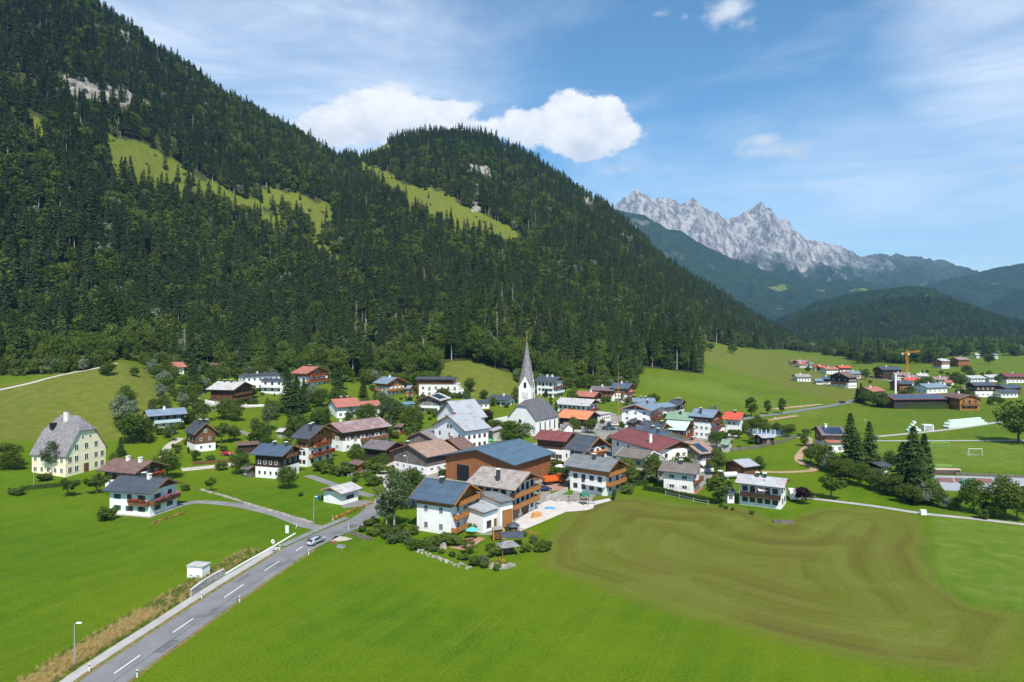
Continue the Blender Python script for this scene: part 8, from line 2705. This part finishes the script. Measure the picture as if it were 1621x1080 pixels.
parasol('turquoise parasol on the garden terrace of the dark blue roofed farmhouse', G('m', 725, 770), 1.5, mat('parasol_teal', (.10, .42, .38), .8, .1), 2.5)
parasol('cream parasol on the white terrace of the taupe-roofed house', G('g', 1450, 800), 1.7, M['white_paint'], 2.7)
parasol('white parasol behind the big barn corner', G('g', 300, 800), 1.8, M['white_paint'], 2.5)
p = G('m', 690, 800)
t = thing('garden_table', 'garden table with benches on the farmhouse terrace', 'table', p, R(35))
MB().box(-1.0, 1.0, -.4, .4, .7, .76).build('tabletop', M['timber'], t)
for x_ in (-.85, .85):
    MB().box(x_ - .05, x_ + .05, -.32, .32, 0, .698).build('leg', M['timber'], t)
for y_ in (-.8, .8):
    MB().box(-1.0, 1.0, y_ - .16, y_ + .16, .42, .47).box(-.9, -.82, y_ - .14, y_ + .14, 0, .418).box(.82, .9, y_ - .14, y_ + .14, 0, .418).build('bench', M['timber'], t)
p = G('m', 992, 775)
t = thing('henhouse', 'small henhouse with two bright yellow doors on the lawn', 'henhouse', p, R(25))
yl = mat('yellow_paint', (.75, .42, .02), .6, .08)
MB().box(-.95, .95, -.5, .5, .3, 2.3).build('wall', M['wood_brown'], t)
MB().quadbox([(-1.25, -.8, 2.3), (1.25, -.8, 2.3), (1.25, .8, 2.55), (-1.25, .8, 2.55)], [(-1.25, -.8, 2.38), (1.25, -.8, 2.38), (1.25, .8, 2.63), (-1.25, .8, 2.63)]).build('roof', M['r_beige'], t)
for s_ in (-1, 1):
    MB().beam((s_ * .95, -.52, 1.25), (s_ * 1.35, -1.0, 1.25), .06, 2.1).build('door', yl, t)
for x_ in (-.85, .85):
    for y_ in (-.4, .4):
        MB().box(x_ - .05, x_ + .05, y_ - .05, y_ + .05, 0, .3).build('leg', M['timber'], t)
p = G('n', 268, 995)
t = thing('well_house', 'small brick well house with dark hexagonal roof beside the yard', 'well house', p)
MB().lathe([(.95, -.2), (.95, 1.5)], 6).build('wall', M['brick'], t)
MB().lathe([(1.5, 1.45), (.8, 2.0), (.05, 2.25)], 6).build('roof', M['r_slate'], t)
p = G('3', 960, 885)
t = thing('garden_pavilion', 'open garden pavilion with grey canvas and thatched roof in the vegetable garden', 'pavilion', p, R(20))
for x_ in (-1.6, 1.6):
    for y_ in (-1.2, 1.2):
        MB().box(x_ - .07, x_ + .07, y_ - .07, y_ + .07, -.2, 2.0).build('post', M['timber'], t)
MB().quadbox([(-2.0, -1.6, 1.9), (2.0, -1.6, 1.9), (2.0, 1.6, 1.9), (-2.0, 1.6, 1.9)], [(-.9, -.1, 2.8), (.9, -.1, 2.8), (.9, .1, 2.8), (-.9, .1, 2.8)]).build('roof', M['r_shingle'], t)
MB().box(-1.5, 1.5, 1.15, 1.19, 0, 1.85).build('back_wall', M['wood_grey'], t)
p = G('3', 990, 815)
t = thing('shade_sail', 'dark shade sail on poles in the vegetable garden', 'shade sail', p, R(10))
MB().quadbox([(-2.4, -1.4, 2.0), (2.3, -1.2, 1.7), (2.5, 1.5, 2.3), (-2.2, 1.4, 2.5)], [(-2.4, -1.4, 2.05), (2.3, -1.2, 1.75), (2.5, 1.5, 2.35), (-2.2, 1.4, 2.55)]).build('canvas', M['r_slate'], t)
for x_, y_, z_ in ((-2.4, -1.4, 2.0), (2.3, -1.2, 1.7), (2.5, 1.5, 2.3), (-2.2, 1.4, 2.5)):
    MB().beam((x_, y_, 0), (x_, y_, z_), .08).build('pole', M['timber'], t)
p = G('n', 735, 690)
t = thing('tarpaulin', 'bright blue tarpaulin lying crumpled on the paved yard', 'tarpaulin', p, R(-15))
r = random.Random(4)
nx_, ny_ = 9, 6
V_ = [((i / (nx_ - 1) - .5) * 2.6, (j / (ny_ - 1) - .5) * 1.5, .08 + .45 * r.random() * math.sin(math.pi * i / (nx_ - 1)) * math.sin(math.pi * j / (ny_ - 1))) for j in range(ny_) for i in range(nx_)]
F_ = [(j * nx_ + i, j * nx_ + i + 1, (j + 1) * nx_ + i + 1, (j + 1) * nx_ + i) for j in range(ny_ - 1) for i in range(nx_ - 1)]
mesh_obj('sheet', from_np('sheet', V_, F_, True), t, mat('tarp_blue', (.06, .28, .62), .5, .15))
p = G('n', 570, 800)
t = thing('log_pile', 'pile of split firewood against the guest house', 'log pile', p, R(40))
lg = MB().tube([(0, -.5, 0), (0, .5, 0)], [.13, .13], 7).mesh('log')
lg.materials.append(mat('cut_wood', (.55, .30, .12), .85, .2))
for row in range(5):
    for k in range(11 - row):
        o = bpy.data.objects.new('log', lg)
        link(o, t)
        o.location = (-1.5 + k * .27 + row * .135, rnd.random() * .1, .14 + row * .235)
p = G('p', 1060, 565)
t = thing('timber_stack', 'two long squared timbers lying beside the roadside shrubs', 'timber', p, math.atan2(*((G('p', 1190, 610) - G('p', 940, 520)).yx)))
for y_ in (-.5, .35):
    MB().box(-3.6, 3.6, y_ - .16, y_ + .16, 0, .32).build('beam', M['wood_grey'], t)
p = G('p', 715, 655)
t = thing('pallet_stack', 'heap of wooden pallets by the road edge', 'pallets', p, R(20))
for k in range(4):
    for y_ in (-.4, 0, .4):
        MB().box(-.6, .6, y_ - .07, y_ + .07, k * .16, k * .16 + .1).build('runner', M['timber'], t)
    for x_ in (-.5, -.25, 0, .25, .5):
        MB().box(x_ - .06, x_ + .06, -.42, .42, k * .16 + .102, k * .16 + .135).build('slat', mat('cut_wood', (.5, .3, .1)), t)
p = G('p', 810, 705)
t = thing('water_trough', 'small metal trough lying in the grass by the pallets', 'trough', p, R(-22))
MB().box(-.8, .8, -.4, -.34, 0, .5).box(-.8, .8, .34, .4, 0, .5).box(-.8, -.74, -.338, .338, 0, .5).box(.74, .8, -.338, .338, 0, .5).build('rim', M['metal_grey'], t)
MB().box(-.73, .73, -.335, .335, .05, .32).build('water', M['pane'], t)
p = G('n', 1180, 640)
t = thing('play_tower', 'wooden play tower with blue slide beside the white grey-roofed house', 'play tower', p, R(20))
for x_ in (-.7, .7):
    for y_ in (-.7, .7):
        MB().box(x_ - .06, x_ + .06, y_ - .06, y_ + .06, -.2, 2.3).build('post', M['timber'], t)
MB().box(-.8, .8, -.8, .8, 1.2, 1.3).build('platform', M['timber'], t)
MB().quadbox([(-1, -1, 2.3), (1, -1, 2.3), (1, 1, 2.3), (-1, 1, 2.3)], [(-1, -.04, 3.1), (1, -.04, 3.1), (1, .04, 3.1), (-1, .04, 3.1)]).build('roof', M['shutter_green'], t)
MB().quadbox([(.8, -.3, 1.25), (2.9, -.3, .1), (2.9, .3, .1), (.8, .3, 1.25)], [(.8, -.3, 1.32), (2.9, -.3, .17), (2.9, .3, .17), (.8, .3, 1.32)]).build('slide', mat('tarp_blue', (.06, .28, .62)), t)
p = G('n', 1050, 620)
t = thing('swing_frame', 'green metal swing frame beside the play tower', 'swing', p, R(10))
for x_ in (-1.5, 1.5):
    for s_ in (-1, 1):
        MB().beam((x_, s_ * .9, 0), (x_, 0, 2.2), .09).build('leg', M['shutter_green'], t)
MB().beam((-1.6, 0, 2.2), (1.6, 0, 2.2), .09).build('top_beam', M['shutter_green'], t)
for x_ in (-.6, .6):
    MB().beam((x_ - .2, 0, .6), (x_ - .2, 0, 2.16), .02).beam((x_ + .2, 0, .6), (x_ + .2, 0, 2.16), .02).box(x_ - .25, x_ + .25, -.1, .1, .55, .6).build('swing_seat', M['timber'], t)
p = G('6', 720, 800)
t = thing('awning', 'pale pink awning over the balcony of the rust-patched roof house', 'awning', Vector((p.x, p.y, 0)), 0)
ri = root_info[h47.name]
q = Matrix.Translation(h47.location) @ Matrix.Rotation(ri['rz'], 4, 'Z')
sg = -1 if ri['sid'] and ri['sid'][0] == '-y' else 1
dirx = 1 if (q.to_3x3() @ Vector((1, 0, 0))).x < 0 else -1
t.location = q @ Vector((dirx * ri['wx'] * .45, sg * ri['wy'], 4.9))
t.rotation_euler = (0, 0, ri['rz'] + (0 if sg < 0 else math.pi))
MB().quadbox([(-2.2, -.02, .1), (2.2, -.02, .1), (2.2, -1.7, -.7), (-2.2, -1.7, -.7)], [(-2.2, -.02, .14), (2.2, -.02, .14), (2.2, -1.7, -.66), (-2.2, -1.7, -.66)]).build('fabric', mat('awning_pink', (.70, .48, .44), .8, .06), t)
MB().box(-2.25, 2.25, -.14, -.02, .142, .28).build('cassette', M['frame_white'], t)
p = G('6', 990, 1025)
t = thing('timber_stack', 'weathered stack of boards lying on the mown field edge', 'timber', p, R(-8))
for k in range(3):
    for j in range(3 - k):
        MB().box(-2.2, 2.2, -.6 + j * .42 + k * .2, -.22 + j * .42 + k * .2, k * .22, k * .22 + .2).build('beam', M['wood_grey'], t)
for f_, x, y, lb in (('2', 757, 850, 'blue waste bin behind the white garage shed'), ('2', 775, 846, 'green waste bin behind the white garage shed')):
    p = G(f_, x, y)
    t = thing('waste_bin', lb, 'bin', p, R(20))
    m_ = mat('bin_' + lb[:4], (.02, .12, .35) if lb[0] == 'b' else (.02, .16, .08), .5, .1)
    MB().quadbox([(-.26, -.26, .08), (.26, -.26, .08), (.26, .26, .08), (-.26, .26, .08)], [(-.32, -.34, 1.05), (.32, -.34, 1.05), (.32, .34, 1.05), (-.32, .34, 1.05)]).build('bin_body', m_, t)
    MB().box(-.34, .34, -.36, .38, 1.05, 1.12).build('lid', m_, t)
p = G('b', 608, 960)
t = thing('play_slide', 'bright orange children slide in the terraced garden', 'slide', p, R(60))
MB().quadbox([(-1, -.25, 1.3), (.8, -.25, .1), (.8, .25, .1), (-1, .25, 1.3)], [(-1, -.25, 1.4), (.8, -.25, .2), (.8, .25, .2), (-1, .25, 1.4)]).build('chute', mat('slide_orange', (.8, .2, .02), .5, .05), t)
for y_ in (-.25, .25):
    MB().beam((-1.3, y_, 0), (-1.0, y_, 1.4), .07).build('leg', mat('slide_orange', (.8, .2, .02)), t)
parasol('bright green parasol in front of the white inn', G('4', 1062, 818), 1.8, mat('parasol_green', (.03, .42, .14), .8, .1), 2.8)
parasol('second green parasol beside the inn yard wall', G('4', 1165, 790), 1.5, mat('parasol_green', (.03, .42, .14)), 2.6)
